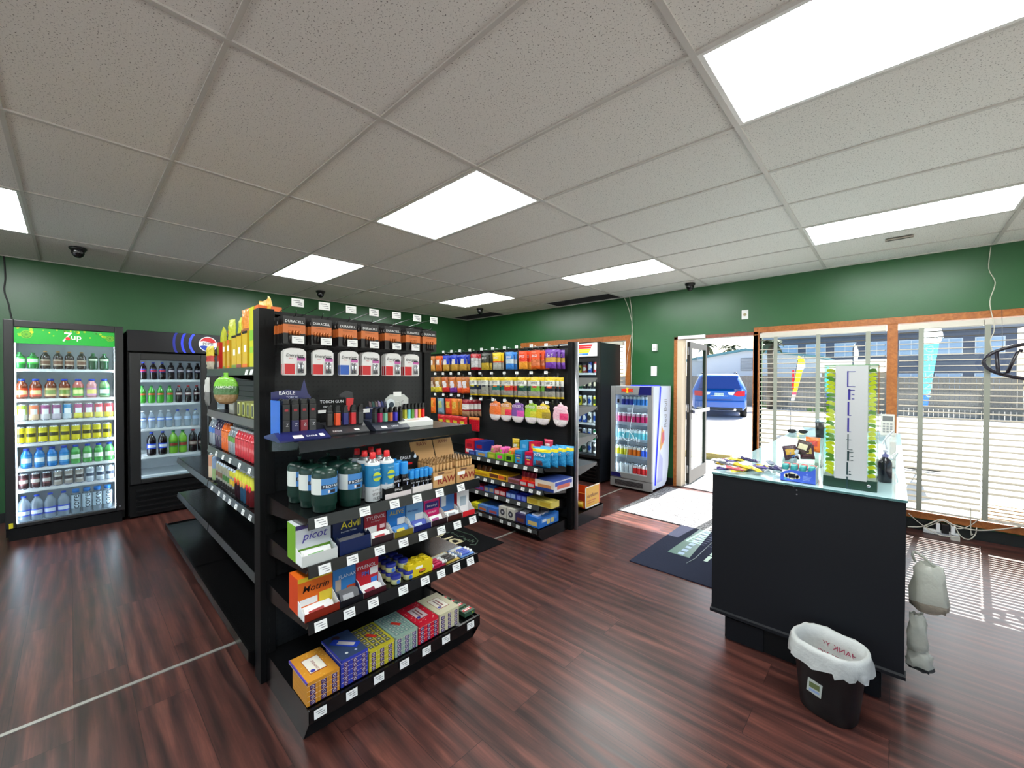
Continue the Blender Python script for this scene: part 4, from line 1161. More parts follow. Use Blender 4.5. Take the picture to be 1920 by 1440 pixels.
# ---- second shelf: fuel
Z = .916
PRG = mat('propane_green', (22,52,44), .3)
def propane():
    r = .0505
    o = MB().lathe([(0,.006),(r*.80,0),(r*.9,.004),(r*.9,.022),(r*.97,.028),(r,.034),(r,.152),(r*.98,.162),(r*.90,.173),(r*.70,.181),(r*.35,.185),(r*.17,.186),(r*.16,.191),(0,.191)], 24, PRG).build('propane_cylinder')
    MB().lathe([(.006,.190),(.006,.199),(.009,.200),(.009,.204),(0,.205)], 12, PRG).build('valve', o)
    LB = C(70,132,196)
    def m(i, k):
        if i == 0 or i == 3: return LB
        return LB
    def mm(i, k):
        kk = k if k < 12 else k-24
        if -9 <= kk <= -4: return C(215,220,215)
        return C(24,44,66) if (i == 1 and kk >= -4) else LB
    MB().lathe([(r+.0006,.078),(r+.0006,.102),(r+.0006,.118),(r+.0006,.145)], 24, mm).build('label_band', o)
    for k, ch in enumerate('PROPANE'):
        a = (k-2.6)*.23
        text(ch, .0165, C(235,240,245), o, math.sin(a)*(r+.0014), -math.cos(a)*(r+.0014), .110, rz=a, bold=.0008)
    MB().box(-.004,.016,-r-.002,-r+.004,.084,.096,C(40,40,50)).box(-.014,-.006,-r-.002,-r+.003,.084,.096,C(230,220,220)).build('label_print', o)
    return o
def stove():
    r = .034
    o = MB().lathe([(0,.003),(r*.9,0),(r,.004),(r,.172),(r*.93,.180),(r*.6,.186),(r*.58,.194),(0,.194)], 20, lambda i,k: SIL if i<2 or i>3 else C(225,228,230)).build('butane_can')
    MB().lathe([(.0125,.194),(.014,.196),(.0125,.222),(0,.224)], 14, C(215,34,40)).build('red_cap', o)
    BLc = C(40,130,180)
    MB().lathe([(r+.0005,.070),(r+.0005,.166)], 20, BLc).build('label_band', o)
    m = MB(); m.cyl((0,-r-.0013,.115),(0,-r-.0003,.115),.021,C(190,205,60),20); m.box(-.023,.023,-r-.0022,-r-.0013,.110,.120,BLc); m.build('label_print', o)
    text('GasOne', .011, C(180,215,225), o, 0, -r-.0018, .150)
    text('BUTANE', .0125, C(120,126,130), o, 0, -r-.0012, .055); text('STOVE', .0165, C(24,26,30), o, 0, -r-.0012, .036, bold=.001); text('FUEL', .0185, C(24,26,30), o, 0, -r-.0012, .016, bold=.001)
    return o
A = P(592, 965, 'z', Z); B_ = P(640, 948, 'z', Z)
yA = .735; yB = .845
for i, (x, y, nm) in enumerate([(-1.775,yA,'left front'),(-1.885,yA-.01,'left middle'),(-1.995,yA-.02,'left back'),(-1.775,yB+.004,'right front'),(-1.885,yB,'right middle'),(-1.995,yB,'right back')]):
    place('propane', propane, (x, y, Z), Q+.15, f"dark green propane cylinder with pale blue label, {nm} of six", 'gas cylinder', 'propane cylinders on the end unit')
for c_ in range(2):
    for r_ in range(3):
        place('stove', stove, (-1.755-r_*.075, .945+c_*.072, Z), Q+.1, f"stove fuel can with red cap, {['front','middle','back'][r_]} of the {['left','right'][c_]} column", 'fuel can', 'stove fuel cans')
SKYC = mat('sky_blue_cap', (30,140,215), .3)
def tallgas(h, r):
    def b():
        o = MB().lathe([(0,.002),(r,0),(r,h*.62),(r*.9,h*.66),(0,h*.66)], 14, mat('gloss_black',(20,20,24),.2)).build('lighter_gas_can')
        MB().lathe([(r*.98,h*.60),(r*.98,h*.97),(r*.85,h),(0,h)], 14, SKYC).build('blue_cap', o)
        text('EAGLE', r*.62, C(225,228,235), o, 0, -r-.001, h*.46, bold=.0003)
        MB().box(-r*.5,r*.2,-r-.0008,-r*.8,h*.18,h*.20,C(150,150,160)).box(-r*.5,r*.0,-r-.0008,-r*.8,h*.26,h*.28,C(150,150,160)).box(r*.25,r*.5,-r*.99,-r*.8,h*.10,h*.38,C(190,200,230)).build('label_print', o)
        return o
    return b
def tray(name, label, loc, w, d, h, c_, c2=None, txt=None, tc=None, ts=.012, rz=Q, cat='carton'):
    t = thing(name, label, cat, loc, rz); m = MB(); q = .002
    m.box(-w/2,w/2,0,q,0,h,c_); m.box(-w/2,w/2,d-q,d,0,h,c_); m.box(-w/2,-w/2+q,0,d,0,h,c_); m.box(w/2-q,w/2,0,d,0,h,c_); m.box(-w/2,w/2,0,d,0,q,c_)
    m.build('carton_tray', t)
    if c2: MB().box(-w/2,w/2,-.0008,0,0,h*.5,c2).build('price_strip', t)
    if txt: text(txt, ts, tc or C(235,235,235), t, 0, -.0016, h*(.75 if c2 else .5), bold=.0004)
    return t
y0_ = P(721, 930, 'x', -1.72).y; y1_ = P(770, 915, 'x', -1.72).y
ty = (y0_+y1_)/2
t = tray('display_tray', 'black tray holding the large blue capped lighter gas cans', (-1.715, ty, Z), y1_-y0_, .16, .05, BLKM, C(215,205,205), 'EAGLE', None, .014)
for r_ in range(3):
    for c_ in range(3):
        place('gasL', tallgas(.155,.020), (-1.745-r_*.050, ty-.048+c_*.048, Z+.003), Q, f"large blue capped lighter gas can, {['front','middle','back'][r_]} row, {ORD[c_]} from left", 'gas can')
y0_ = P(772, 915, 'x', -1.72).y; y1_ = P(813, 905, 'x', -1.72).y; ty = (y0_+y1_)/2
t = tray('display_tray', 'white fronted tray holding the small blue capped lighter gas cans', (-1.715, ty, Z), y1_-y0_, .12, .032, C(222,214,212), None, None)
for r_ in range(2):
    for c_ in range(5):
        place('gasS', tallgas(.105,.0125), (-1.735-r_*.032, ty-.056+c_*.028, Z+.003), Q, f"small blue capped lighter gas can, {['front','back'][r_]} row, {ORD[c_]} from left", 'gas can')
t = thing('display_card', 'black display card with white lettering behind the small gas cans', 'sign', (-1.86, ty, Z), Q, None)
MB().prism([(-.07,.02),(.07,.02),(.07,.150),(.05,.155),(.04,.178),(.0,.170),(-.07,.172)],'y',0,.003,BLKM).box(-.06,.06,.003,.05,0,.02,BLKM).build('card', t)
text('EAGLE', .022, C(225,228,232), t, -.012, -.001, .150, bold=.0008); MB().box(-.055,.03,-.001,0,.112,.122,RDB).box(-.055,.02,-.001,0,.082,.088,C(190,190,190)).build('card_print', t)
m = MB(); m.lathe([(0,-.011),(.008,-.006),(.009,0),(.004,.010),(0,.018)],10,C(190,205,225)); d_=m.build('drop_picture', t); d_.location=(.048,-.0,.150); d_.scale=(1,.1,1)
KR = mat('kraft_card', (196,150,96), .7); KRD = mat('kraft_tube', (178,136,84), .6)
def cone_tube():
    o = MB(); o.cyl((0,0,0),(0,0,.115),.0078,KRD,8); o.cyl((0,0,.115),(0,0,.128),.0078,C(150,112,66),8,r1=.0045)
    r = o.build('pre_rolled_cone_tube'); MB().lathe([(.0081,.07),(.0081,.085)],8,C(150,120,80)).build('label_band', r)
    return r
for b_, (pa, pb) in enumerate(((811,853),(855,889))):
    y0_ = P(pa, 905, 'x', -1.715).y; y1_ = P(pb, 895, 'x', -1.715).y; ty = (y0_+y1_)/2; w = y1_-y0_
    t = tray('cone_carton', f"kraft carton of rolled cones with dark red lettering, {['left','right'][b_]} one", (-1.712, ty, Z), w, .17, .082, KR)
    text('RAW', .050, C(140,30,30), t, .012, -.002, .034, bold=.001, sx=1); text('CONES', .014, C(170,120,80), t, .028, -.002, .068)
    MB().box(-w/2+.008,-w/2+.058,-.0022,0,.044,.062,WHITE).box(-w/2+.03,-w/2+.07,-.0026,0,.068,.078,C(110,80,60)).build('price_sticker', t)
    MB().prism([(.165,.08),(.169,.08),(.215,.215),(.211,.215)],'x',-w/2,w/2,KR).build('lid_flap', t)
    text('RAW', .03, C(120,40,30), t, .0, .204, .20, rx=72)
    for r_ in range(6):
        for c_ in range(6):
            if w < .14 and c_ > 5: continue
            x = -1.712-.018-r_*.0255; y = ty-w/2+.016+c_*(w-.032)/5
            place('cone', cone_tube, (x, y, Z+.003), Q, f"kraft cone tube in the {['left','right'][b_]} carton, {ORD[r_]} row back, {ORD[c_]} across", 'tube')

# ---- third shelf: medicine dispensers
def dispenser(name, label, pxa, pxb, X, Z, h, th_, d, c_, inner, words, pyr=1000, stripes=(), side=None, fc=None):
    y0_ = P(pxa, pyr, 'x', X).y; y1_ = P(pxb, pyr, 'x', X).y; w = y1_-y0_; ty = (y0_+y1_)/2
    t = thing(name, label, 'medicine display', (X, ty, Z), Q)
    bk = d*.42
    m = MB(); m.box(-w/2, w/2, bk, d, 0, h, side or c_, front=c_, top=c_); m.build('header_box', t)
    m = MB()
    prof = [(0,0),(bk,0),(bk,h*.42),(bk*.85,h*.41),(bk*.62,h*.35),(bk*.4,th_*1.0),(0,th_*.8)]
    for x0, x1 in ((-w/2,-w/2+.0015),(w/2-.0015,w/2)): m.prism(prof,'x',x0,x1,inner)
    m.box(-w/2,w/2,-.0005,.0015,0,th_*.8,fc or side or c_); m.box(-w/2,w/2,0,bk,0,.002,inner)
    m.build('tray_front', t)
    if stripes:
        m = MB()
        for (x0,x1,z0,z1,cc) in stripes: m.box(x0*w,x1*w,bk-.0009,bk,z0*h,z1*h,cc)
        m.build('print_panel', t)
    for (s_, size, cc, fx, fz, sh) in words:
        text(s_, size, cc, t, fx*w, bk-.0018, fz*h, bold=size*.035, shear=sh)
    return t, w, ty
def sachets(ty, w, X, Z, n, c_, cc2, lab, key, hh=.05, lean=.5):
    def b():
        o = MB(); ww = w*.8
        o.T = Matrix.Rotation(lean, 4, 'X').inverted()
        hh_=hh*.8; o.box(-ww/2,ww/2,0,.003,0,hh_,c_); o.box(-ww*.36,ww*.2,-.0007,0,hh_*.2,hh_*.8,cc2); o.T = None
        return o.build('sachet')
    for k in range(n):
        place(key, b, (X-.010-k*.0075, ty+random.uniform(-.004,.004), Z+.004), Q+random.uniform(-.12,.12), f"{lab}, {ORD[k]} from the front", 'sachet')
Z3, X3 = .721, -1.72
SL = C(240,240,238)
t,w,ty = dispenser('medicine_dispenser','green and white antacid dispenser with violet lettering',566,633,X3,Z3,.150,.055,.16,C(214,218,222),WHITE,[('picot',.048,C(70,60,160),.02,.66,.3)],1030,
   [(-.5,.5,.0,.34,C(110,160,50)),(-.5,.5,.88,1,C(60,50,110))], C(120,175,50), C(205,208,205))
sachets(ty,w,X3,Z3,4,SL,C(120,180,110),'white antacid sachet with green print','sa_picot',.06)
t,w,ty = dispenser('medicine_dispenser','navy pain tablet dispenser with yellow lettering',637,695,X3,Z3,.150,.075,.16,C(18,34,78),C(20,30,60),[('Advil',.046,C(230,215,50),.08,.68,.0),('Ibuprofen Tablets',.010,C(200,205,220),.0,.50,0)],1010,[(-.4,.0,.82,.93,C(120,120,130))])
sachets(ty,w,X3,Z3,4,C(60,60,70),C(150,150,160),'grey tablet sachet in the navy dispenser','sa_advil',.07)
t,w,ty = dispenser('medicine_dispenser','dark red pain capsule dispenser on third shelf',697,738,X3,Z3,.150,.040,.16,C(160,24,42),WHITE,[('TYLENOL',.023,C(225,210,215),.0,.68,.1),('Extra Strength',.008,C(225,200,205),.0,.56,0)],990,[(-.45,.05,.22,.42,SL),(.2,.42,.3,.42,C(235,200,205))],None,C(40,26,30))
sachets(ty,w,X3,Z3,4,SL,C(190,40,50),'white sachet with red print in the dark red dispenser','sa_tyl',.05)
t,w,ty = dispenser('medicine_dispenser','bright blue pain tablet dispenser with gold lettering',740,774,X3,Z3,.150,.035,.16,C(36,120,200),WHITE,[('ALEVE',.028,C(220,190,50),.0,.66,.15)],975,[(-.5,.5,.0,.10,C(210,190,40)),(.05,.48,.24,.46,SL)],None,C(120,104,20))
sachets(ty,w,X3,Z3,4,C(60,130,200),C(220,200,70),'blue tablet sachet with gold print','sa_alv',.05)
t,w,ty = dispenser('medicine_dispenser','pale blue effervescent tablet dispenser',776,808,X3,Z3,.150,.035,.16,C(120,170,215),WHITE,[('Alka-Seltzer',.013,C(40,70,150),-.12,.58,0)],965,[(.02,.48,.22,.44,SL)],None,C(18,24,90))
m = MB(); 
sachets(ty,w,X3,Z3,4,C(60,80,180),C(200,215,235),'blue effervescent sachet','sa_alk',.05)
t,w,ty = dispenser('medicine_dispenser','bright pink allergy tablet dispenser',810,838,X3,Z3,.150,.035,.16,C(222,36,116),C(225,215,210),[('Benadryl',.018,C(240,240,250),.0,.58,0),('ALLERGY',.013,C(245,235,240),.0,.34,.2)],955,[(-.44,.44,.46,.70,C(60,50,130)),(-.48,.0,.78,.95,C(200,150,190))],None,C(34,14,20))
sachets(ty,w,X3,Z3,3,SL,C(160,60,130),'white and magenta allergy sachet','sa_ben',.05)
t,w,ty = dispenser('medicine_dispenser','blue and orange cold remedy dispenser',840,866,X3,Z3,.150,.035,.16,C(70,125,190),C(230,225,220),[],945,[(-.5,.5,.0,.22,C(230,130,40)),(-.42,-.1,.42,.85,C(220,225,230))],C(216,90,36),C(60,20,14))
sachets(ty,w,X3,Z3,3,SL,C(150,150,155),'white cold remedy sachet in the orange dispenser','sa_day',.05)
t,w,ty = dispenser('medicine_dispenser','white and red tall card of ear buds at the shelf end',868,890,X3,Z3,.150,.035,.12,C(232,232,232),C(225,225,225),[],935,[(-.25,.25,.3,.65,C(170,185,195))],C(208,36,44))

# ---- fourth shelf
Z4, X4 = .496, -1.72
t,w,ty = dispenser('medicine_dispenser','orange pain tablet dispenser on fourth shelf',571,637,X4,Z4,.150,.040,.17,C(240,112,30),WHITE,[('Motrin',.040,C(60,30,20),.0,.66,.25)],1130,[(-.5,.5,.88,1,C(235,200,50)),(.1,.5,.0,.46,C(235,205,60)),(-.45,.05,.22,.40,SL)],C(222,74,30),C(130,34,16))
sachets(ty,w,X4,Z4,5,SL,C(170,60,60),'white and red tablet sachet in the orange dispenser','sa_mot',.05,.9)
t,w,ty = dispenser('medicine_dispenser','sky blue pain gel dispenser with muscle figure',638,681,X4,Z4,.150,.035,.17,C(56,128,196),C(30,50,90),[('FLANAX',.021,C(225,235,245),.12,.66,0)],1110,[(.1,.5,.12,.34,C(215,80,40)),(-.48,.0,.02,.20,SL),(-.40,-.16,.2,.6,C(190,175,160))],None,C(12,14,20))
sachets(ty,w,X4,Z4,5,C(50,52,62),C(160,160,165),'dark sachet in the sky blue dispenser','sa_fla',.06,.6)
t,w,ty = dispenser('medicine_dispenser','red night time pain capsule dispenser on fourth shelf',682,724,X4,Z4,.150,.030,.17,C(196,34,48),WHITE,[('TYLENOL',.0225,C(240,240,242),-.06,.72,.1),('PM',.03,C(60,110,200),-.1,.50,0)],1095,[(.12,.48,.42,.64,SL),(.16,.44,.14,.32,C(60,130,220)),(-.5,.5,.92,1,C(40,110,190))],None,C(60,14,24))
sachets(ty,w,X4,Z4,5,SL,C(150,30,60),'white and maroon sachet in the red dispenser','sa_typ',.045,.9)
JB = mat('jar_lid_blue', (34,44,140), .35); JY = mat('jelly_yellow', (206,206,150), .2)
def jar():
    o = MB(); o.T = Matrix.Rotation(-PI/2*.92, 4, 'X').inverted()
    o.lathe([(0,0),(.024,.0),(.027,.004),(.027,.026),(.025,.030)], 18, JY); r_ = None
    o.T = None
    r = o.build('petroleum_jelly_jar')
    l = MB(); l.T = Matrix.Rotation(-PI/2*.92, 4, 'X').inverted(); l.lathe([(.0275,.028),(.0275,.042),(.025,.044),(0,.044)], 18, JB); l.T=None; l.build('jar_lid', r)
    return r
def jar2():
    """small round jar standing, blue lid up, blue label"""
    r = MB().lathe([(0,.002),(.021,0),(.024,.004),(.024,.024),(.022,.028)], 18, JY).build('petroleum_jelly_jar')
    MB().lathe([(.0245,.026),(.0245,.039),(.022,.041),(0,.041)], 18, JB).build('jar_lid', r)
    MB().cyl((0,-.0252,.014),(0,-.0235,.014),.0095,C(60,110,200),12).build('label_print', r)
    return r
for c_ in range(2):
    for r_ in range(5):
        x = -1.742-r_*.046; y = P(742+c_*23, 1080-c_*8, 'x', -1.742).y
        for s_ in range(2 if r_ else 1):
            place('jar', jar2, (x, y, Z4+.001+s_*.042), Q, f"blue lidded jelly jar, {ORD[r_]} from the front in the {['left','right'][c_]} file, {'upper' if s_ else 'lower'} layer", 'jar')
CY = mat('carmex_yellow', (222,196,30), .35)
y0_ = P(764,1080,'x',-1.73).y; y1_ = P(810,1070,'x',-1.73).y; ty = (y0_+y1_)/2; w = y1_-y0_
t = thing('lip_balm_box', 'yellow display box with six round pots of lip balm', 'lip balm box', (-1.725, ty, Z4), Q)
MB().box(-w/2,w/2,0,.085,0,.062,CY).build('box_body', t, bevel=.001)
for a in range(3):
    for b__ in range(2):
        MB().lathe([(.0165,.0),(.0165,.005),(.014,.007),(.013,.004),(0,.004)],16,CY).build('pot_lid', t, (-w/2+w*(a+.5)/3, .022+b__*.040, .0625))
MB().box(-.028,.012,-.0008,0,.036,.048,WHITE).build('price_sticker', t)
m = MB(); m.lathe([(0,-.001),(.018,0),(0,.001)],20,C(190,30,30)); e_ = m.build('label_print', t); e_.location = (.010,-.0008,.020); e_.rotation_euler=(PI/2,0,0); e_.scale=(1.2,.5,1)
text('Carmex', .011, C(235,220,80), t, .010, -.0022, .020, shear=.2)
def blister(c_, tube, cap_c, n=3, tc2=None):
    def b():
        o = MB(); o.box(-.048,.048,-.0,.125,0,.004,c_); r = o.build('lip_balm_pack')
        for k in range(n):
            y = .018+k*.024
            q = MB().cyl((-.034,y,.012),(.022,y,.012),.0085,tube if k < n-1 or not tc2 else tc2,12); q.cyl((.022,y,.012),(.040,y,.012),.0088,cap_c,12); q.cyl((-.040,y,.012),(-.034,y,.012),.0088,cap_c,12); q.build('lip_balm_tube', r)
        MB().box(-.040,.040,.088,.118,.004,.005,C(210,210,200)).build('card_print', r)
        return r
    return b
for key, px, py, c_, tu, lab, ang in [('lb1',822,1062,C(150,24,60),C(190,30,80),'maroon card of cherry lip balm sticks',.0),('lb2',846,1052,C(200,170,80),C(60,56,54),'gold edged card of black lip balm sticks',.05),('lb3',874,1040,C(110,150,210),C(90,110,200),'pale blue card of lip balm sticks',.0)]:
    yy = P(px, py, 'x', -1.74).y
    place(key, blister(c_, tu, C(225,225,225), 3), (-1.725, yy, Z4), Q+ang, lab, 'lip balm pack')

# ---- base shelf: incense cartons
ZB, XB = .147, -1.725
def incense_pack(c_, band):
    def b():
        o = MB(); w, h, d = .0385, .0205, .155
        o.box(-w/2,w/2,0,d,0,h-.0006,c_)
        r = o.build('incense_pack')
        m = MB(); m.box(-w/2+.001,w/2-.001,-.0004,0,h-.0022,h-.0010,C(226,206,176)); m.box(-w*.22,w*.28,-.0006,0,.001,h-.0016,band); m.cyl((w*.03,-.0014,h/2),(w*.03,-.0006,h/2),.0058,C(215,205,215),10); m.cyl((w*.03,-.0018,h/2),(w*.03,-.0014,h/2),.0036,band,8); m.build('end_print', r)
        return r
    return b
PV = C(58,34,96)
inc = [('gold',C(206,140,44),PV,546,638,1300,C(232,222,200),'SANDALWOOD',4), ('blue',C(52,64,170),C(70,30,90),638,691,1270,C(70,90,130),'',5), ('yellow',C(196,184,44),PV,691,740,1240,C(200,190,60),'',4),
       ('sage green',C(150,176,160),C(70,50,110),740,784,1215,C(130,156,150),'',4), ('red',C(206,30,52),PV,784,823,1195,C(205,190,190),'',4), ('cream',C(206,200,166),PV,823,861,1175,C(212,206,180),'',4)]
for i, (nm, c_, bd_, pa, pb, py, pan, wd, rows_) in enumerate(inc):
    ya = P(pa, py, 'x', XB).y if i else P(572, 1345, 'x', XB).y+.004
    yb = P(pb, py, 'x', XB).y
    if i == 0: ya = yb-.140
    w = yb-ya-.006; yc = (ya+yb)/2
    for r_ in range(rows_):
        for k in range(3):
            place('inc'+nm, incense_pack(c_, bd_), (XB, yc-w/3+k*w/3, ZB+r_*.021), Q, f"{nm} incense pack, {ORD[r_]} layer up, {ORD[k]} from left", 'incense pack', f"{nm} incense packs")
    for o in [o for o in COL.objects if o.name.startswith('incense_pack') and o.get('group') == f"{nm} incense packs"]:
        o.scale = (w/3/.0395, 1, 1)
    zt = ZB+rows_*.021
    t = thing('incense_carton', f"{nm} incense carton top lying on its packs", 'incense carton', (XB, yc, zt), Q)
    PUR = C(90,70,170)
    lb = MB().box(-w/2,w/2,.0,.200,0,.012,c_,side=C(205,200,190))
    MB().box(-w/2-.0005,-w/2+.004,0,.200,.004,.0125,PUR if i in (0,) else c_).build('edge_print', t)
    m = MB()
    if i in (0, 4, 5):
        m.box(-w*.26,w*.26,.045,.155,.0121,.0128,C(150,60,50)); m.box(-w*.245,w*.245,.049,.151,.0126,.0132,C(230,224,208) if i != 4 else C(205,188,190))
        m.build('title_panel', t)
        if wd: text(wd, .016, C(140,50,50), t, 0, .085, .0136, rx=0, rz=-PI/2, sx=.75, bold=.0004)
        if not wd: MB().box(-.012,-.004,.06,.14,.0132,.0136,C(140,110,110)).box(.004,.012,.065,.135,.0132,.0136,C(140,70,70)).build('line_print', t)
        m = MB(); m.cyl((-.02,.060,.0132),(-.02,.060,.0138),.010,C(60,60,150),12); m.build('crest_print', t)
        R = random.Random(i)
        for k in range(40):
            x, y = R.uniform(-w*.46,w*.46), R.uniform(.005,.195)
            if abs(x) < w*.28 and .04 < y < .16: continue
            lb.box(x-.003,x+.003,y-.001,y+.001,.0119,.0126,C(225,190,110) if i == 0 else C(230,215,200))
    elif i == 1:
        m.box(-w/2+.001,w/2-.001,.002,.198,.0120,.0124,C(62,78,110)); m.build('scene_print', t)
        m = MB(); m.T = Matrix.Translation((.005,.105,.013)) @ Matrix.Rotation(-.9, 4, 'Z'); m.box(-.065,.065,-.020,.020,0,.0006,C(40,70,190)); m.box(-.035,.045,-.011,.011,.0004,.0012,C(215,205,205)); m.T=None; m.build('title_panel', t)
        m = MB(); m.cyl((-.01,.17,.0125),(-.01,.17,.0132),.018,C(70,40,40),16); m.cyl((-.02,.035,.0125),(-.02,.035,.0132),.007,C(225,225,225),10); m.cyl((.02,.03,.0125),(.02,.03,.0132),.006,C(190,200,225),10); m.build('picture_print', t)
        if 0: text('NAG CHAMPA', .011, C(140,40,60), t, .008, .1, .0145, rx=0, rz=-.9)
    else:
        R = random.Random(i); base_ = C(90,92,86) if i == 2 else C(96,122,124)
        for a in range(4):
            for b__ in range(6):
                x, y = -w*.44+w*.88*(a+.1)/4, .008+.185*(b__+.1)/6
                m.box(x, x+w*.88/4*.8, y, y+.185/6*.8, .0121, .0126, base_ if i == 2 else C(116,142,140))
                m.cyl((x+w*.09,y+.012,.0126),(x+w*.09,y+.012,.0130),.005,C(190,192,180),8)
        m.build('motif_print', t)
        m = MB(); m.T = Matrix.Translation((.0,.10,.0134)) @ Matrix.Rotation(-1.0, 4, 'Z'); m.box(-.026,.026,-.009,.009,0,.0006,C(205,50,36)); m.T=None; m.build('title_panel', t)
    lb.build('lid_body', t)
def small_green():
    o = MB().box(-.036,.036,0,.052,0,.022,C(52,84,66)); r = o.build('charcoal_box')
    MB().box(-.030,.030,.018,.036,.0221,.0226,C(190,36,40)).box(-.030,.030,.036,.040,.0221,.0226,C(215,215,210)).build('label_print', r)
    MB().cyl((.022,-.0006,.010),(.022,0,.010),.005,C(180,190,60),8).build('yellow_dot', r)
    MB().box(-.018,.018,.023,.030,.0226,.0230,C(225,220,220)).build('word_print', r)
    return r
yy = P(880,1160,'x',-1.74).y
for k in range(4):
    place('grbox', small_green, (-1.735-k*.062, yy-.008*k, ZB+.001+.003*(k%2)), Q+.06*k, f"small dark green and red box at the shelf end, {ORD[k]} from the front", 'box')
# ================================================================ long run behind the end unit: shelves face -Y
RYP = 1.08
run = thing('shelving_run', 'black double section shelving run with drinks, standing behind the end unit', 'shelving unit', (-3.665, RYP, 0), 0)
# local x: 0..1.36 near section (world -3.665..-2.305); -1.265..0 far section
back = MB().box(-1.265, 1.355, 0, .02, .10, 1.78, mat('louvred_back',(40,42,44),.45))
for k in range(34): back.box(-1.26, 1.35, -.004, 0, .16+k*.048, .164+k*.048, BLK)
back.build('back_panel', run)
for x in (-1.29, -.02, 1.33): upright(run, x, x+.04, 1.80, -.02, .06)
dR = RYP-.69
tg = lambda pxs, py, yv=.69: [P(p, py, 'y', yv-.02).x+3.665 for p in pxs]
z5 = lambda v: 300+v/3.43
shelf(run, .0, 1.345, 1.535, dR, [P(x_, 685, 'y', .67).x+3.665 for x_ in (460,469,478)], .036, True, .05)
shelf(run, .0, 1.345, 1.245, dR, (), .036, True)
shelf(run, .0, 1.345, .985, dR, tg([z5(355),z5(398),z5(442),z5(503),z5(566)], 860), .036, True, .05)
shelf(run, .0, 1.345, .725, dR, tg([z5(328),z5(372),z5(405),z5(440),z5(480),z5(525),z5(570),z5(618)], 930), .036, True, .05)
shelf(run, -1.265, -.004, .725, dR, (), .036, True)
shelf(run, .0, 1.345, .40, dR, (), .036, True); shelf(run, -1.265, -.004, .40, dR, (), .036, True)
shelf(run, -1.265, -.004, 1.05, dR*.0+.02, (), .01) if 0 else None
base(run, .0, 1.345, .125, RYP-.60); base(run, -1.265, -.004, .125, RYP-.60)
# aisle side facing the second gondola
runb = thing('shelving_run', 'black shelving run back to back with drinks run, facing the snack gondola', 'shelving unit', (-2.40, RYP+.10, 0), PI)
MB().box(0, 2.5, 0, .02, .10, 1.78, PEG).build('back_panel', runb)
for z in (.45, .80, 1.15): shelf(runb, .0, 2.5, z, .38, (), .036)
base(runb, 0, 2.5, .125, .46)
MB().box(-.02,.0,-.0,.03,0,1.79,BLK).build('upright', runb)

# goods on the run. shelf front line at y=.69
def bag(w, h, d, zones, panel=None, words=(), name='chip_bag', crimp=.012, seed=1, hang=True, nx=8, ny=12):
    """pillow bag; hang=True: origin at top centre and hanging down, else standing on z=0. zones: [(v_top, mat)] from the foot up"""
    def b():
        R = random.Random(seed)
        off = -h if hang else 0
        J = [[R.uniform(-1,1) for i in range(nx+1)] for j in range(ny+1)]
        def th_(u_, v_):
            e = max(0, 1-abs(2*u_-1)**2.6)**.6; q = max(0, 1-abs(2*v_-1)**5)**.7
            return d/2*e*q
        def f(sg):
            def g(u_, v_):
                i, j = int(round(u_*nx)), int(round(v_*ny)); t_ = th_(u_, v_)
                x = (u_-.5)*w*(1-.04*math.sin(PI*v_)); y = sg*t_ + J[j][i]*t_*.42; z = off+v_*h+J[j][i]*.0015*(1 if 0 < v_ < 1 else .0)
                if v_ in (0, 1): z += R.choice((0,.0015))
                return (x, y, z)
            return g
        def m(u_, v_):
            if panel and panel[0] < u_ < panel[1] and panel[2] < v_ < panel[3]: return panel[4]
            for vt, mm in zones:
                if v_ < vt: return mm
            return zones[-1][1]
        o = MB(); o.grid(nx, ny, f(-1), m); o.grid(nx, ny, lambda a, b_: f(1)(1-a, b_), lambda u_, v_: m(-1, v_))
        r = o.build(name)
        for (s_, size, c_, fx, fz, sh) in words:
            text(s_, size, c_, r, fx*w, -d/2*.98-.003, off+fz*h, bold=size*.03, shear=sh)
        return r
    return b
def foil(*rgb): return mat('foil_%d_%d_%d'%rgb, rgb, .26, spec=.6, bump=(50,.7))
def box_b(name, w, d, h, c_, fr=None, top=None, side=None, words=(), sticker=None, patches=()):
    def b():
        r = MB().box(-w/2,w/2,0,d,0,h,c_,fr,top,side).build(name)
        if patches:
            m = MB()
            for (x0,x1,z0,z1,cc) in patches: m.box(x0*w,x1*w,-.0008,0,z0*h,z1*h,cc)
            m.build('print_panel', r)
        for (s_, size, cc, fx, fz) in words: text(s_, size, cc, r, fx*w, -.0016, fz*h, bold=size*.03)
        return r
    return b
RZt = 1.537; YF = .69
def rx(px, py=680, y=YF+.01): return P(px, py, 'y', y).x
z1_ = lambda v: 380+v/10.28
YB = C(214,178,40); OG = C(230,110,34)
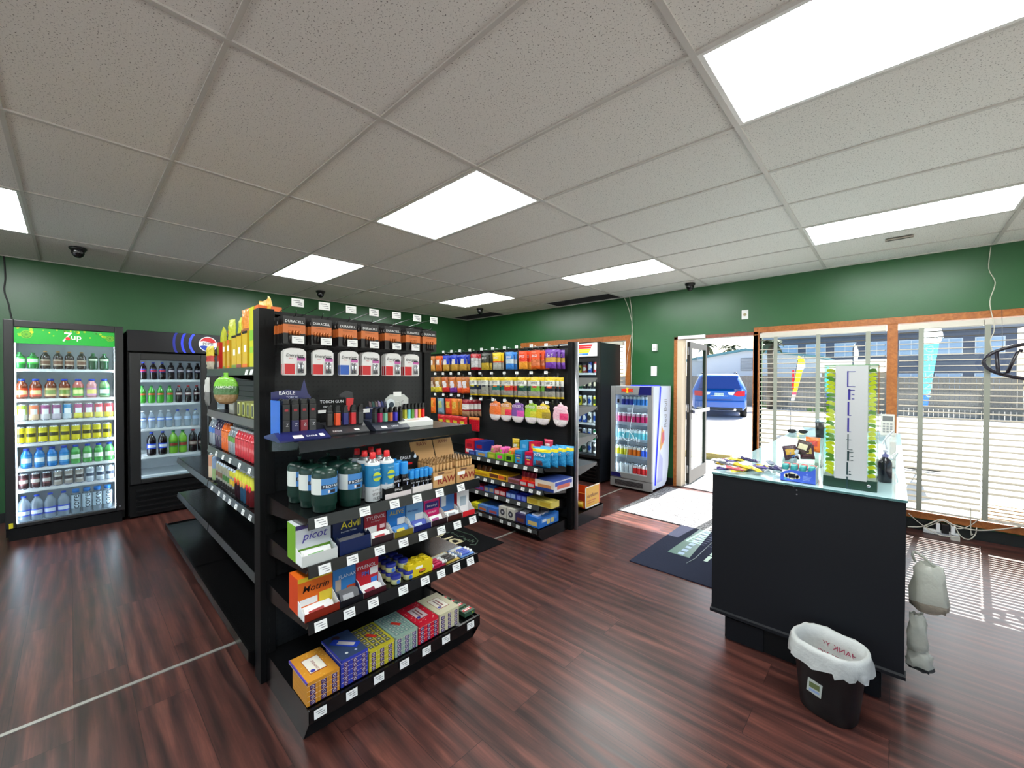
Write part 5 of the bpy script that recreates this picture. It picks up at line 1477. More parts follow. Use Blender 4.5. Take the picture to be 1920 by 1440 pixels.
# top shelf: tall snack stick cartons, then taller flower-shaped refills
tops = [('jerky_box', 407, .055, .19, C(196,36,36), [(-.4,.4,.55,.85,C(150,160,40)),(-.4,.4,.1,.3,C(230,225,220))], 'narrow red snack carton'),
        ('stick_box', 418, .062, .19, C(205,160,40), [(-.3,.3,.62,.80,WHITE),(-.5,.5,.0,.10,C(110,140,60))], 'amber snack stick carton with white ticket'),
        ('stick_box_o', 426, .062, .19, C(208,166,42), [(-.3,.3,.62,.80,WHITE),(-.5,.5,.0,.10,OG),(-.5,.5,.85,1,OG)], 'amber snack stick carton with orange cap'),
        ('stick_box_g', 436.5, .10, .21, YB, [(-.1,.3,.40,.58,WHITE),(-.5,.5,.0,.12,C(120,150,60)),(-.5,.5,.93,1,BLKM)], 'yellow snack stick carton with green foot'),
        ('stick_box_m', 446, .10, .215, YB, [(-.1,.3,.42,.60,WHITE),(-.5,.5,.0,.12,C(150,70,70)),(-.5,.5,.93,1,BLKM)], 'yellow snack stick carton with maroon foot'),
        ('stick_box_r', 457, .10, .22, YB, [(-.1,.3,.44,.62,WHITE),(-.5,.5,.0,.12,OG),(-.5,.5,.93,1,BLKM)], 'yellow snack stick carton with orange foot'),
        ('tall_box_y', 470, .085, .345, C(206,206,30), [(-.4,.4,.45,.62,C(130,190,60)),(-.4,.3,.25,.35,C(150,205,70))], 'tall lemon and lime snack carton'),
        ('tall_box_o', 479, .06, .345, OG, [(-.5,.5,.45,.55,BLKM),(-.3,.3,.1,.25,C(225,70,40))], 'tall orange and black snack carton')]
for key, px, w, h, c_, pt, lb in tops:
    place(key, box_b('snack_carton', w, .12, h, c_, patches=pt), (rx(px), YF+.015, RZt), 0, lb+' on the top shelf of the run', 'snack carton')
FOL = [foil(190,200,50), foil(205,215,60), foil(220,140,50), foil(200,110,60), foil(230,180,60), foil(225,170,60)]
for i, (px, z0, h, c_) in enumerate([(421,.16,.21,0),(431,.16,.20,3),(437,.19,.30,0),(449,.19,.33,1),(459,.22,.32,4),(464,.20,.37,3),(471,.22,.38,2),(477,.22,.40,3),(488,.30,.28,4),(497,.30,.27,5),(508,.30,.25,5)]):
    x = rx(px, 640, YF+.09)
    place('foil%d'%c_, bag(.085, .30, .03, [(.3, FOL[c_]),(.6, foil(150,90,50) if c_>1 else FOL[c_]),(1, FOL[c_])], name='snack_pouch', seed=c_+3, hang=False), (x, YF+.085+.015*(i%2), RZt+z0-.14 if i < 8 else RZt+.10), random.uniform(-.5,.5),
          f"{['lime','yellow green','orange','copper','amber','golden'][c_]} foil snack pouch, {ORD[i]} from left above the cartons", 'snack pouch', ry=random.uniform(-.15,.15))
# carton behind that lifts the pouches
place('riser', box_b('snack_carton', .62, .10, .19, C(200,150,40)), (rx(468,650,YF+.16), YF+.14, RZt), 0, 'long amber carton standing behind the snack sticks on the top shelf', 'snack carton')
# hanging things near the far end of the top shelf
place('gummy', bag(.10,.16,.03,[(.35,foil(180,170,150)),(.6,foil(190,60,50)),(1,foil(215,190,50))],name='candy_pack',seed=9), (rx(398,670,YF-.01), YF-.02, 1.70), .2, 'small yellow and red candy pack hung at the end of the top shelf', 'candy')
place('gummy2', bag(.07,.20,.03,[(.5,foil(120,120,118)),(1,foil(205,205,200))],name='candy_pack',seed=10), (rx(393,720,YF-.01), YF-.02, 1.48), .1, 'grey and white pack hung under the top shelf end', 'candy')
def nutbag():
    R = random.Random(5); o = MB(); n = 18
    o.T = Matrix.Diagonal((.068, .018, .078, 1))
    gr = foil(120,190,50); dk = foil(70,110,60); br = foil(150,120,80)
    prof = [(max(math.sin(PI*i/10)**.6, 0), -math.cos(PI*i/10)) for i in range(11)]
    o.lathe(prof, 18, lambda i, k: (br if i < 4 else dk if i < 6 else gr) if front(k, 6) else gr)
    o.T = None
    r = o.build('nut_bag'); text('ALMONDS', .020, C(225,235,215), r, 0, -.0195, .018, bold=.0006, shear=.2)
    MB().box(-.012,.012,-.002,.002,.075,.10,gr).build('hanger_tab', r)
    return r
place('nutbag', nutbag, (P(424,735,'y',YF-.09).x, YF-.09, P(424,732,'y',YF-.09).z), Q*.55, 'round bright green nut bag hanging in front of the run', 'snack bag')
MB_ = MB(); 
# second shelf: lying yellow-black cartons
zz = 1.247
for i, px in enumerate((444,452.5,461,469.5,478)):
    place('pod_box', box_b('drink_pouch_carton', .055,.14,.085,C(196,200,120),patches=[(-.28,.22,.12,.85,C(30,40,34))]), (rx(px,760), YF+.02, zz), 0, f"pale yellow carton with black print, {ORD[i]} from left on second run shelf", 'carton')
place('pod_grey', box_b('drink_pouch_carton', .13,.14,.085,C(120,120,112),patches=[(-.4,.3,.3,.7,C(160,160,150))]), (rx(431,760), YF+.02, zz), 0, 'grey carton at far end of second run shelf', 'carton')
# third shelf: water, purple, orange, clear, red bottles
WB = [('sb_clear',CLEAR,C(60,120,200),'clear water bottle'),('sb_purple',plastic('purple',(60,50,78)),C(110,90,130),'dark purple drink bottle'),('sb_orange',plastic('orange',(225,100,30)),C(235,120,50),'orange drink bottle'),
      ('sb_green',CLEAR,C(90,150,60),'clear bottle with green band'),('sb_red',plastic('redwater',(196,50,62)),C(206,60,70),'red flavoured water bottle')]
seq = [(401,0),(406,0),(412,1),(417,1),(421.5,1),(425,2),(429,2),(433,2),(437.5,3),(442,3),(446.5,3),(451,4),(456,4),(461,4),(466,4),(471,4),(476,4),(481,4)]
cnt = {}
for px, k in seq:
    n_, lq, lb, ds = WB[k]; cnt[k] = cnt.get(k, 0)
    place(n_, bottle(.20 if k < 3 else .175, .030, lq, [WHC,mat('cap_navy',(30,30,80),.4),mat('cap_navy2',(30,30,80),.4),WHC,WHC][k], lb, None, (.45,.66), .4, .98, .5), (rx(px,800,YF+.04), YF+.04, .987), 0,
          f"{ds}, {ORD[cnt[k]]} from left on the third run shelf", 'bottle'); cnt[k] += 1
# fourth shelf: tall black cans then yellow topped bottles
seq = [(402,'tea_pink',(205,150,120),(225,200,170),'cream and pink tea can'),(409,'tea_blue',(130,150,180),(150,175,120),'blue grey tea can')]
for px, n_, a, b_, ds in seq:
    place(n_, can(.19,.036,pat_split(C(*b_),C(*a))), (rx(px,900,YF+.045), YF+.045, .727), 0, ds+' at far end of fourth run shelf', 'can')
MON = [('en_brown',(120,90,70)),('en_green',(70,120,60)),('en_yellow',(210,180,50))]
for i, px in enumerate((415,419,423,427.5,432,436.5,441,446)):
    k = MON[min(i//3,2)]
    place(k[0], can(.165,.032,pat_oval(C(26,26,26),C(*k[1]),C(150,150,140),C(150,150,130) if k[0] != 'en_yellow' else C(210,200,50))), (rx(px,900,YF+.04), YF+.04, .727), 0, f"tall black energy can, {ORD[i]} from left on the fourth run shelf", 'can')
JC = [('ju_plum',(40,16,26),(225,90,50)),('ju_blue',(36,80,110),(235,180,90)),('ju_red',(90,16,22),(225,50,60))]
for i, px in enumerate((451.5,457,462.5,468,473.5,479.5)):
    k = JC[i//2]
    def jb(k=k):
        o = MB().lathe([(0,.003),(.030,0),(.034,.006),(.034,.10),(.033,.13),(.030,.15),(.022,.172),(.016,.18),(.016,.20),(0,.20)],16,lambda i_,k_: C(*k[1]) if i_<3 else (C(210,205,50) if i_<6 else C(210,212,215))).build('juice_bottle')
        MB().lathe([(.018,.186),(.018,.205),(0,.206)],12,C(60,62,66)).build('bottle_cap', o)
        m = MB(); m.blob((0,-.030,.105),.020,.006,.024,C(*k[2]),10,6); m.build('fruit_print', o)
        return o
    place(k[0], jb, (rx(px,900,YF+.045), YF+.045, .727), 0, f"juice bottle with yellow shoulder, {ORD[i]} from left on the fourth run shelf", 'bottle')

# ================================================================ snack gondola, faces -Y at y=3.35
GYP = 3.35
gA = thing('snack_gondola', 'black snack gondola section with seed bags and candy, nearest the entrance', 'shelving unit', (-3.70, GYP, 0), 0)
gB = thing('snack_gondola', 'black snack gondola section with peanuts and chips, partly behind the end unit', 'shelving unit', (-5.0, GYP, 0), 0)
for g_, wd in ((gA, 1.37), (gB, 1.275)):
    MB().box(0, wd, 0, .02, .10, 1.79, PEG).build('pegboard', g_)
    MB().box(0, wd, -.004, .024, 1.785, 1.81, BLK).build('top_rail', g_)
upright(gA, 1.355, 1.40, 1.84, -.03, .02); upright(gA, -.015, .02, 1.82, -.02, .03); upright(gB, -.02, .02, 1.82)
MB().cyl((1.415, .035, 0), (1.415, .035, 1.84), .022, mat('satin_post',(170,172,178),.3,.85), 14).build('round_post', gA)
gx = lambda v: 780+v/3.43
def gtags(us, y, x0): return [P(gx(a), 900, 'y', y).x-x0 for a in us]
YL = 2.925
dS = GYP-2.94
shelf(gA, .0, 1.37, .655, dS, gtags([402,467,523,578,640,702,770], YL, -3.70), .034, True, .045)
shelf(gA, .0, 1.37, .450, dS, gtags([398,444,492,560,619,686,738,788], YL, -3.70), .034, True, .045)
shelf(gA, .0, 1.33, .298, dS, gtags([390,452,516,590,660,730], YL, -3.70), .034, True, .045)
base(gA, .0, 1.36, .105, GYP-2.88, gtags([413,480,548,600,655,730], 2.86, -3.70), 0, True, .045)
for z in (.655,.45,.298): shelf(gB, .0, 1.28, z, dS, [.3,.6,.9,1.15], .034, True, .045)
base(gB, .0, 1.28, .105, GYP-2.88, [.3,.6,.9,1.2], 0, True, .045)
# empty shelves on its far side, logs on the base
gC = thing('snack_gondola', 'back side of the snack gondola with empty grey edged shelves facing the windows', 'shelving unit', (-2.30, GYP+.08, 0), PI)
for z in (1.49, 1.19, .89, .60): shelf(gC, .0, 1.36, z, .36, (), .034, m=mat('grey_steel_shelf',(92,94,96),.3,.3))
MB().box(0, 2.66, -.0, .02, .10, 1.79, PEG).build('pegboard', gC)
base(gC, .0, 1.36, .125, .49)
DYE = C(236,186,40)
def duraflame():
    t = MB()
    w, h, d = .29, .225, .30
    t.box(-w/2,w/2,0,.004,0,h,C(226,170,30)); t.box(-w/2,w/2,d-.004,d,0,h,DYE); t.box(-w/2,-w/2+.004,.004,d-.004,0,h*.7,C(200,60,30)); t.box(w/2-.004,w/2,.004,d-.004,0,h*.7,C(200,60,30)); t.box(-w/2,w/2,0,d,0,.004,DYE)
    r = t.build('firelog_carton')
    MB().box(-w/2,w/2,-.0008,0,0,.012,WHITE).box(-w/2,w/2,-.0008,0,h-.010,h,WHITE).box(-w/2,-w/2+.014,-.0008,0,0,h,WHITE).box(w/2-.02,w/2,-.0008,0,0,h,C(226,90,40)).build('print_border', r)
    text('duraflame', .052, C(110,50,40), r, -.01, -.0016, h*.55, bold=.001)
    MB().box(-.11,.07,-.001,0,h*.30,h*.34,C(205,110,30)).box(-.11,.03,-.001,0,h*.2,h*.24,C(205,110,30)).build('print_line', r)
    return r
dfl = place('dura_c', duraflame, (-2.325, 3.76, .131), Q, 'open yellow and orange firelog carton on the gondola base by the post', 'carton')
for k in range(4):
    def lg():
        o = MB(); o.cyl((0,0,0),(0,.27,0),.034,C(230,180,36),10); r = o.build('wrapped_firelog'); MB().box(-.02,.02,.02,.25,.030,.036,C(205,120,30)).build('wrap_print', r); return r
    place('flog', lg, (-2.345-(k//2)*.0, 3.655+.075*(k%4)-.03, .175+.0), Q, f"yellow wrapped firelog in the carton, {ORD[k]} from the post", 'firelog')

# hooks and bags
zt = [1.765, 1.50, 1.23]
HY = .155
def xg(u_, y=3.16): return P(gx(u_), 700, 'y', y).x
row1 = [840,745,650,573,497,425,350,286,232,180]
row2 = [840,745,650,573,490,418,350]
def hooks(g_, x0, xs, z, **k):
    for x in xs: hook(g_, x-x0, z, .17, True, .042, .028, .045, **k)
for r_, us_ in ((0, row1), (1, [840,745,652,572,490,415,350,280,228,178,128]), (2, [838,735,646,566,492,413,350,278,230,180,128])):
    for u_ in us_:
        x = xg(u_); g_, x0 = (gA, -3.70) if x > -3.70 else (gB, -5.0)
        if r_ == 2 and x > -3.70: hook(g_, x-x0, 1.235, .15, True, .042, .028, .012)
        else: hook(g_, x-x0, [1.775,1.505,1.245][r_], .17, True, .042, .028, .035)
bigs = [('purple',(110,60,160),(190,160,50),[(.30,(110,60,160)),(.55,(190,150,60)),(1,(110,60,160))]),('orange',(225,80,34),None,[(.2,(225,100,40)),(.5,(200,110,70)),(1,(228,84,40))]),
        ('red orange',(232,70,30),None,[(.4,(230,150,50)),(.55,(225,60,40)),(1,(236,76,30))]),('sky blue',(60,130,210),None,[(.3,(60,130,210)),(.6,(190,205,210)),(1,(70,140,215))]),
        ('yellow',(230,200,40),None,[(.42,(170,170,160)),(.5,(220,80,40)),(1,(232,200,36))]),('black and gold',(50,52,40),None,[(.4,(190,160,50)),(1,(60,60,52))]),('red and white',(180,30,44),None,[(.15,(180,30,44)),(.75,(200,200,200)),(1,(185,30,44))])]
xs = [P(gx(v), 680, 'y', 3.20).x for v in (868,770,690,605,523,447,378)]
for i, (x, bz) in enumerate(zip(xs, bigs)):
    zn = [(a, foil(*c_)) for a, c_ in bz[3]]
    for k in range(3 if i < 3 else 2):
        place('bigs%d'%i, bag(.125,.185,.03,zn,words=[('BIGS',.036,C(235,232,228),0,.70,.2)],name='seed_bag',seed=20+i), (x+k*.022*(1 if i<3 else 0), 3.19+k*.045, 1.765-.002*k), random.uniform(-.06,.06), f"{bz[0]} sunflower seed bag, {ORD[k]} back on the {ORD[i]} top hook from the post", 'seed bag', rx=.05)
spz = [('black',(40,44,48),(220,90,50)),('lime',(110,170,60),(190,50,50)),('dark green',(30,70,60),(120,170,70)),('red',(190,50,40),(220,160,60)),('teal',(40,110,100),(220,120,60)),('silver',(150,150,140),(60,60,70)),('navy',(40,50,70),(190,180,60))]
xs2 = [P(gx(v), 735, 'y', 3.20).x for v in (862,768,684,596,515,443,370)]
SY = foil(220,190,40)
for i, (x, sp) in enumerate(zip(xs2, spz)):
    zn = [(.12,SY),(.32,foil(150,146,136)),(.55,foil(*sp[1])),(.84,foil(222,222,215)),(1,SY)]
    for k in range(3 if i < 2 else 2):
        place('spitz%d'%i, bag(.125,.21,.03,zn,panel=(.3,.7,.5,.6,foil(*sp[2])),words=[('SPITZ',.032,C(36,38,36),0,.72,.05)],name='seed_bag',seed=40+i), (x+k*.02, 3.19+k*.045, 1.495-.002*k), random.uniform(-.05,.1), f"yellow topped {sp[0]} seed bag, {ORD[k]} back on the {ORD[i]} middle hook from post", 'seed bag', rx=.06)
z8 = lambda v: 800+v/6
r1l = [(415,'planters',(30,60,190),(196,150,60),'blue and tan peanut bag'),(315,'planters',(30,60,190),(196,150,60),'blue and tan peanut bag'),(220,'planters',(30,60,190),(196,150,60),'blue and tan peanut bag'),(140,'ched',(225,100,30),(200,110,40),'orange cracker bag'),(65,'pret',(180,110,50),(205,150,70),'brown pretzel bag')]
for i, (v, key, a, b_, ds) in enumerate(r1l):
    x = P(z8(v), 680, 'y', 3.20).x
    for k in range(2):
        place(key, bag(.12,.19,.03,[(.45,foil(*b_)),(1,foil(*a))],panel=(.3,.75,.4,.72,foil(225,215,205)),name='snack_bag',seed=60+i), (x, 3.19+k*.05, 1.765), .05*k, f"{ds}, {['front','back'][k]}, {ORD[i]} hook left of the red and white bag", 'snack bag', rx=.05)
r2l = [(440,'frit_o',(190,110,50),(230,90,40),(225,220,225),'copper corn snack bag'),(385,'frit_r',(200,120,50),(230,80,40),(220,200,210),'orange footed snack bag'),(300,'frit_p',(196,110,50),(120,50,150),(230,225,235),'purple footed snack bag'),(215,'frit_c',(190,100,50),(215,50,50),(235,230,230),'red footed snack bag'),(135,'frit_y',(170,120,50),(225,200,50),(225,215,200),'yellow footed snack bag'),(70,'frit_b',(120,80,50),(190,180,60),(190,170,150),'brown snack bag')]
for i, (v, key, a, b_, c_, ds) in enumerate(r2l):
    x = P(z8(v), 735, 'y', 3.22).x
    for k in range(2):
        place(key, bag(.125,.19,.035,[(.3,foil(*b_)),(1,foil(*a))],panel=(.25,.72,.35,.75,foil(*c_)),name='snack_bag',seed=70+i), (x+.01*k, 3.20+k*.05, 1.495), .1, f"{ds}, {['front','back'][k]} one, {ORD[i]} left of the yellow seed bags", 'snack bag', ry=-.10, rx=.05)
r3l = [(450,'gran',(150,30,44),(225,220,215),(170,130,100),'maroon and white trail mix bag',4),(330,'caj',(225,130,40),(225,180,80),(230,220,200),'golden cracker bag',2),(260,'hot',(222,70,40),(230,180,70),(235,225,215),'red and gold snack bag',2),(172,'sea',(130,160,180),(180,190,120),(220,215,150),'pale blue snack bag',1),(80,'chs',(228,110,34),(225,150,50),(205,220,140),'orange cheese snack bag',1)]
for i, (v, key, a, b_, c_, ds, n_) in enumerate(r3l):
    x = P(z8(v), 790, 'y', 3.22).x
    for k in range(n_):
        zn = [(.30,foil(*c_)),(.45,foil(*a)),(.75,foil(*b_)),(1,foil(*a))] if i == 0 else [(1,foil(*a))]
        place(key, bag(.12,.20,.035,zn,panel=None if i == 0 else (.2,.8,.45,.8,foil(*b_)),name='snack_bag',seed=80+i), (x+.025*k, 3.20+k*.04, 1.23), .08, f"{ds}, {ORD[k]} from the front on a lower hook", 'snack bag', rx=.05)
# fruit shaped candy packs
kz = [(930,(226,180,192),(215,60,110),'pink and white peach shaped'),(822,(205,180,40),(150,130,50),'yellow mango shaped'),(742,(150,190,50),(200,190,60),'green pear shaped'),(660,(120,80,150),(205,80,160),'purple grape shaped'),(580,(210,150,80),(225,60,80),'coral guava shaped'),(515,(225,120,60),(230,110,50),'orange citrus shaped')]
for i, (u_, a, b_, ds) in enumerate(kz):
    x = P(gx(u_), 780, 'y', 3.20).x
    def kb(a=a, b_=b_, i=i):
        o = MB(); o.T = Matrix.Diagonal((.092, .018, .100, 1))
        A, B = foil(*a), foil(*b_); W_ = foil(225,215,215)
        prof = [(max(math.sin(PI*q/10)**.7, 0), -math.cos(PI*q/10)) for q in range(11)]
        o.lathe(prof, 18, lambda q, k: B if (4 <= q <= 5 and k in (0,1,2,3)) else (W_ if (q in (1,2,3) and front(k, 4)) else A)); o.T = None
        o.blob((-.055,0,.070),.032,.010,.024,A,10,6); o.blob((.0,0,.092),.040,.012,.028,A,10,6); o.blob((.050,0,.082),.032,.010,.024,A,10,6)
        r = o.build('fruit_candy_pack'); text('KÓZED', .038, foil(225,205,215), r, -.002, -.0205, .074, bold=.001, shear=.1)
        MB().box(-.008,.008,-.002,.002,.115,.135,W_).build('hanger_tab', r)
        return r
    place('koz%d'%i, kb, (x, 3.20-.012*(i%2), 1.118), 0, f"{ds} candy pack hanging above the candy shelf", 'candy pack')
for i, (u_, a, b_, ds) in enumerate(kz): hook(gA, P(gx(u_), 780, 'y', 3.20).x+3.70, 1.235, .15, False)

# ---- goods on its shelves
def gxp(v, y=2.965): return P(880+v/6.855, 900, 'y', y).x
def sb(key, name, v0, v1, h, d, z, c_, lab, cat='snack box', fr=None, top=None, side=None, words=(), patches=(), y=2.955, dz=0):
    x0, x1 = gxp(v0), gxp(v1); w = x1-x0-.004
    return place(key, box_b(name, w, d, h, c_, fr, top, side, words, None, patches), ((x0+x1)/2, y, z+dz), 0, lab, cat)
Z1g = .656; Z2g = .451; Z3g = .299; Z0g = .107
NB_ = foil(44,150,205)
for k in range(4):
    x = gxp(900)+k*.034
    place('nerdbag', bag(.20,.185,.05,[(.15,NB_),(.78,NB_),(.88,foil(230,215,40)),(1,NB_)],panel=(.3,.6,.12,.32,foil(120,80,90)),words=[('NERDS',.040,C(240,242,245),-.02,.60,.1)],name='candy_bag',seed=91,hang=False,crimp=.02),
          (x, 2.99+k*.075, Z1g), .12, f"sky blue gummy candy bag, {ORD[k]} from the front on the first candy shelf", 'candy bag', rx=-.05)
def nerdbox(c_, fc):
    return box_b('candy_carton', .088, .14, .125, c_, words=[('NERDS',.022,C(240,242,246),0,.62)], patches=[(-.42,.42,.48,.76,C(30,60,150)),(-.25,.25,.38,.48,C(220,200,50)),(-.2,.2,.08,.26,fc)])
place('nbx_b', nerdbox(C(40,140,196), C(160,60,60)), (gxp(632), 2.96, Z1g), 0, 'blue candy carton beside the red one on the first candy shelf', 'candy carton')
place('nbx_r', nerdbox(C(196,20,60), C(230,120,110)), (gxp(762), 2.96, Z1g), 0, 'red candy carton on the first candy shelf', 'candy carton')
sb('nbk_b','candy_carton', 585, 690, .085, .10, Z1g, C(50,140,190), 'upper blue candy carton standing at the back', patches=[(-.2,.2,.2,.6,C(120,170,205))], y=3.04, dz=.125)
sb('nbk_r','candy_carton', 700, 800, .085, .10, Z1g, C(190,24,66), 'upper red candy carton standing at the back', patches=[(-.2,.2,.3,.8,C(230,170,60))], y=3.04, dz=.125)
place('riser_b', box_b('candy_carton', .19, .12, .125, C(40,120,180)), ((gxp(585)+gxp(800))/2, 3.10, Z1g), 0, 'blue carton hidden behind the red and blue candy cartons', 'candy carton')
place('pinkbag', bag(.10,.12,.04,[(1,foil(205,60,90))],panel=(.2,.8,.3,.7,foil(220,200,200)),name='candy_bag',seed=95,hang=False), (gxp(870), 3.14, Z1g+.12), .1, 'pink candy pack behind the sky blue bags', 'candy bag')
GRN = C(104,190,50)
for i, (v0, v1, c_, fc, lb) in enumerate([(462,568,C(130,180,40),C(30,60,30),'green and orange gummy carton'),(348,452,GRN,C(230,60,150),'bright green gummy carton with pink tops'),(240,340,C(150,170,50),C(220,80,110),'olive green gummy carton'),(95,235,C(90,140,210),C(190,150,80),'light blue gummy carton'),(0,90,C(40,60,130),C(90,110,180),'navy gummy carton')]):
    sb('gmy%d'%i,'gummy_carton', v0, v1, .075-.008*i, .15, Z1g, c_, lb+' on the first candy shelf', 'gummy carton', patches=[(-.3,.3,.2,.7,fc if i in (0,) else C(200,190,70) if i==2 else fc)])
    xx = (gxp(v0)+gxp(v1))/2
    for k in range(3):
        if i > 2: continue
        place('gpk%d'%i, bag(.075,.07,.025,[(1,foil(*[(220,110,40),(226,80,160),(205,110,130)][i]))],panel=(.25,.75,.3,.7,foil(150,190,70)),name='gummy_pack',seed=100+i,hang=False,nx=6,ny=6), (xx, 2.98+k*.04, Z1g+.055), .1*k-.1, f"small {['orange','pink','rose'][i]} gummy pack standing in its carton, {ORD[k]} from the front", 'gummy pack', rx=-.15)
place('bear', bag(.10,.11,.03,[(1,foil(200,170,40))],panel=(.3,.7,.2,.5,foil(220,215,200)),name='gummy_pack',seed=110,hang=False), (gxp(430), 3.16, Z1g+.09), 0, 'gold gummy pack with ears at the back of candy shelf', 'gummy pack')
# sweets past the joint on the far section, first shelf
for i, (v, a, lb) in enumerate([(60,(200,30,44),'red and white chocolate bag'),(130,(30,50,130),'navy cookie bag')]):
    place('fargb%d'%i, box_b('cookie_carton', .14, .16, .15, C(*a), patches=[(-.4,.4,.1,.35,C(225,225,225)),(-.3,.3,.5,.75,C(150,20,40))]), (P(z8([480,590][i]), 850, 'y', 2.98).x, 2.98, Z1g), 0, lb+' box at the far end of the first candy shelf', 'cookie carton')
for k in range(5):
    place('licor', bag(.05,.16,.02,[(.85,foil(180,20,36)),(1,foil(215,130,60))],name='licorice_pack',seed=115,hang=True,nx=5), (P(z8(490+k*22), 800, 'y', 3.20).x, 3.20, 1.03), 0, f"narrow red licorice pack, {ORD[k]} from left under the maroon bags", 'candy')
for k in range(4):
    place('redlie', bag(.16,.13,.03,[(1,foil(200,40,44))],panel=(.2,.8,.3,.6,foil(220,200,60)),name='candy_bag',seed=118,hang=True), (P(z8(160+k*80), 800, 'y', 3.15).x, 3.16, 1.03), 0, f"red and yellow candy bag, {ORD[k]} from left on the lowest hooks", 'candy')
# second shelf
sb('biscuit','wafer_carton', 852, 1098, .095, .30, Z2g, C(60,80,150), 'long white and blue wafer carton at the shelf end', fr=C(220,205,190), side=C(225,222,228), words=(), patches=[(-.5,.5,.0,.30,C(40,60,130)),(-.35,.35,.3,.62,C(196,130,80))])
o = [o for o in COL.objects if o.name.startswith('wafer_carton')][0]
m = MB(); ww = gxp(1098)-gxp(852); m.box((ww-.004)/2,(ww-.004)/2+.0008,.02,.28,.05,.085,C(60,80,190)).box((ww-.004)/2,(ww-.004)/2+.0012,.05,.25,.02,.055,C(220,110,90)); m.build('side_print', o)
for i, (v0, v1) in enumerate([(655,748),(752,848)]):
    sb('prtl','pretzel_carton', v0, v1, .05, .12, Z2g, C(214,30,36), f"red wafer carton, {['left','right'][i]} of two on the second candy shelf", patches=[(-.4,.4,.2,.75,C(190,180,180))])
    x = (gxp(v0)+gxp(v1))/2
    for k in range(2):
        place('prb', bag(.055,.13,.025,[(.6,foil(225,90,40)),(1,foil(150,40,60))],name='wafer_pack',seed=121,hang=False,nx=6,ny=8), (x-.022+.044*k, 2.99, Z2g+.004), 0, f"orange and maroon wafer pack, {ORD[k]} in the {['left','right'][i]} red carton", 'wafer pack')
sb('choc_lil','bar_carton', 505, 650, .045, .18, Z2g, C(150,100,120), 'mauve chocolate bar carton on second candy shelf', patches=[(-.45,.45,.2,.8,C(120,70,60))])
sb('reese','bar_carton', 265, 500, .055, .20, Z2g, C(226,170,40), 'long yellow peanut cup carton on second candy shelf', patches=[(-.48,-.02,.25,.85,C(110,60,40)),(.02,.3,.25,.85,C(220,90,50)),(.34,.44,.25,.85,C(110,60,40))])
sb('reese2','bar_carton', 50, 262, .05, .16, Z2g, C(222,180,30), 'short yellow candy carton with brown packs', patches=[(-.4,.4,.2,.6,C(200,140,30))])
for k in range(3):
    place('mmpk', bag(.06,.085,.03,[(1,foil(110,64,36))],name='candy_pack',seed=125,hang=False,nx=6,ny=6), (gxp(95+k*65), 2.99, Z2g+.02), .1*k, f"brown and amber candy pack, {ORD[k]} from left in the short yellow carton", 'candy pack', rx=-.2)
# third shelf
for i, (v0, v1, h, c_, p_, lb) in enumerate([(748,1065,.058,C(210,190,90),C(190,160,50),'pale yellow treat bars carton'),(612,742,.060,C(40,50,170),C(120,140,220),'royal blue cookie carton'),(480,608,.055,C(50,80,180),C(160,190,230),'blue crisp bar carton'),(330,475,.055,C(196,24,36),C(225,190,190),'red wafer bar carton'),(200,326,.055,C(60,110,190),C(160,150,130),'sky blue almond bar carton'),(80,196,.045,C(190,40,80),C(90,80,160),'pink and violet bar carton')]):
    sb('bar%d'%i,'bar_carton', v0, v1, h, .17 if i else .12, Z3g, c_, lb+' on third candy shelf', 'bar carton', patches=[(-.45,-.05,.15,.8,p_),(.05,.45,.15,.8,p_)])
    if 0 < i < 5:
        for k in range(3):
            place('barp%d'%i, box_b('chocolate_bar', .09,.035,.016,c_), ((gxp(v0)+gxp(v1))/2, 2.985+k*.042, Z3g+h), .08*(k-1), f"{['','royal blue','blue','red','sky blue'][i]} wrapped bar lying on its carton, {ORD[k]} from the front", 'chocolate bar')
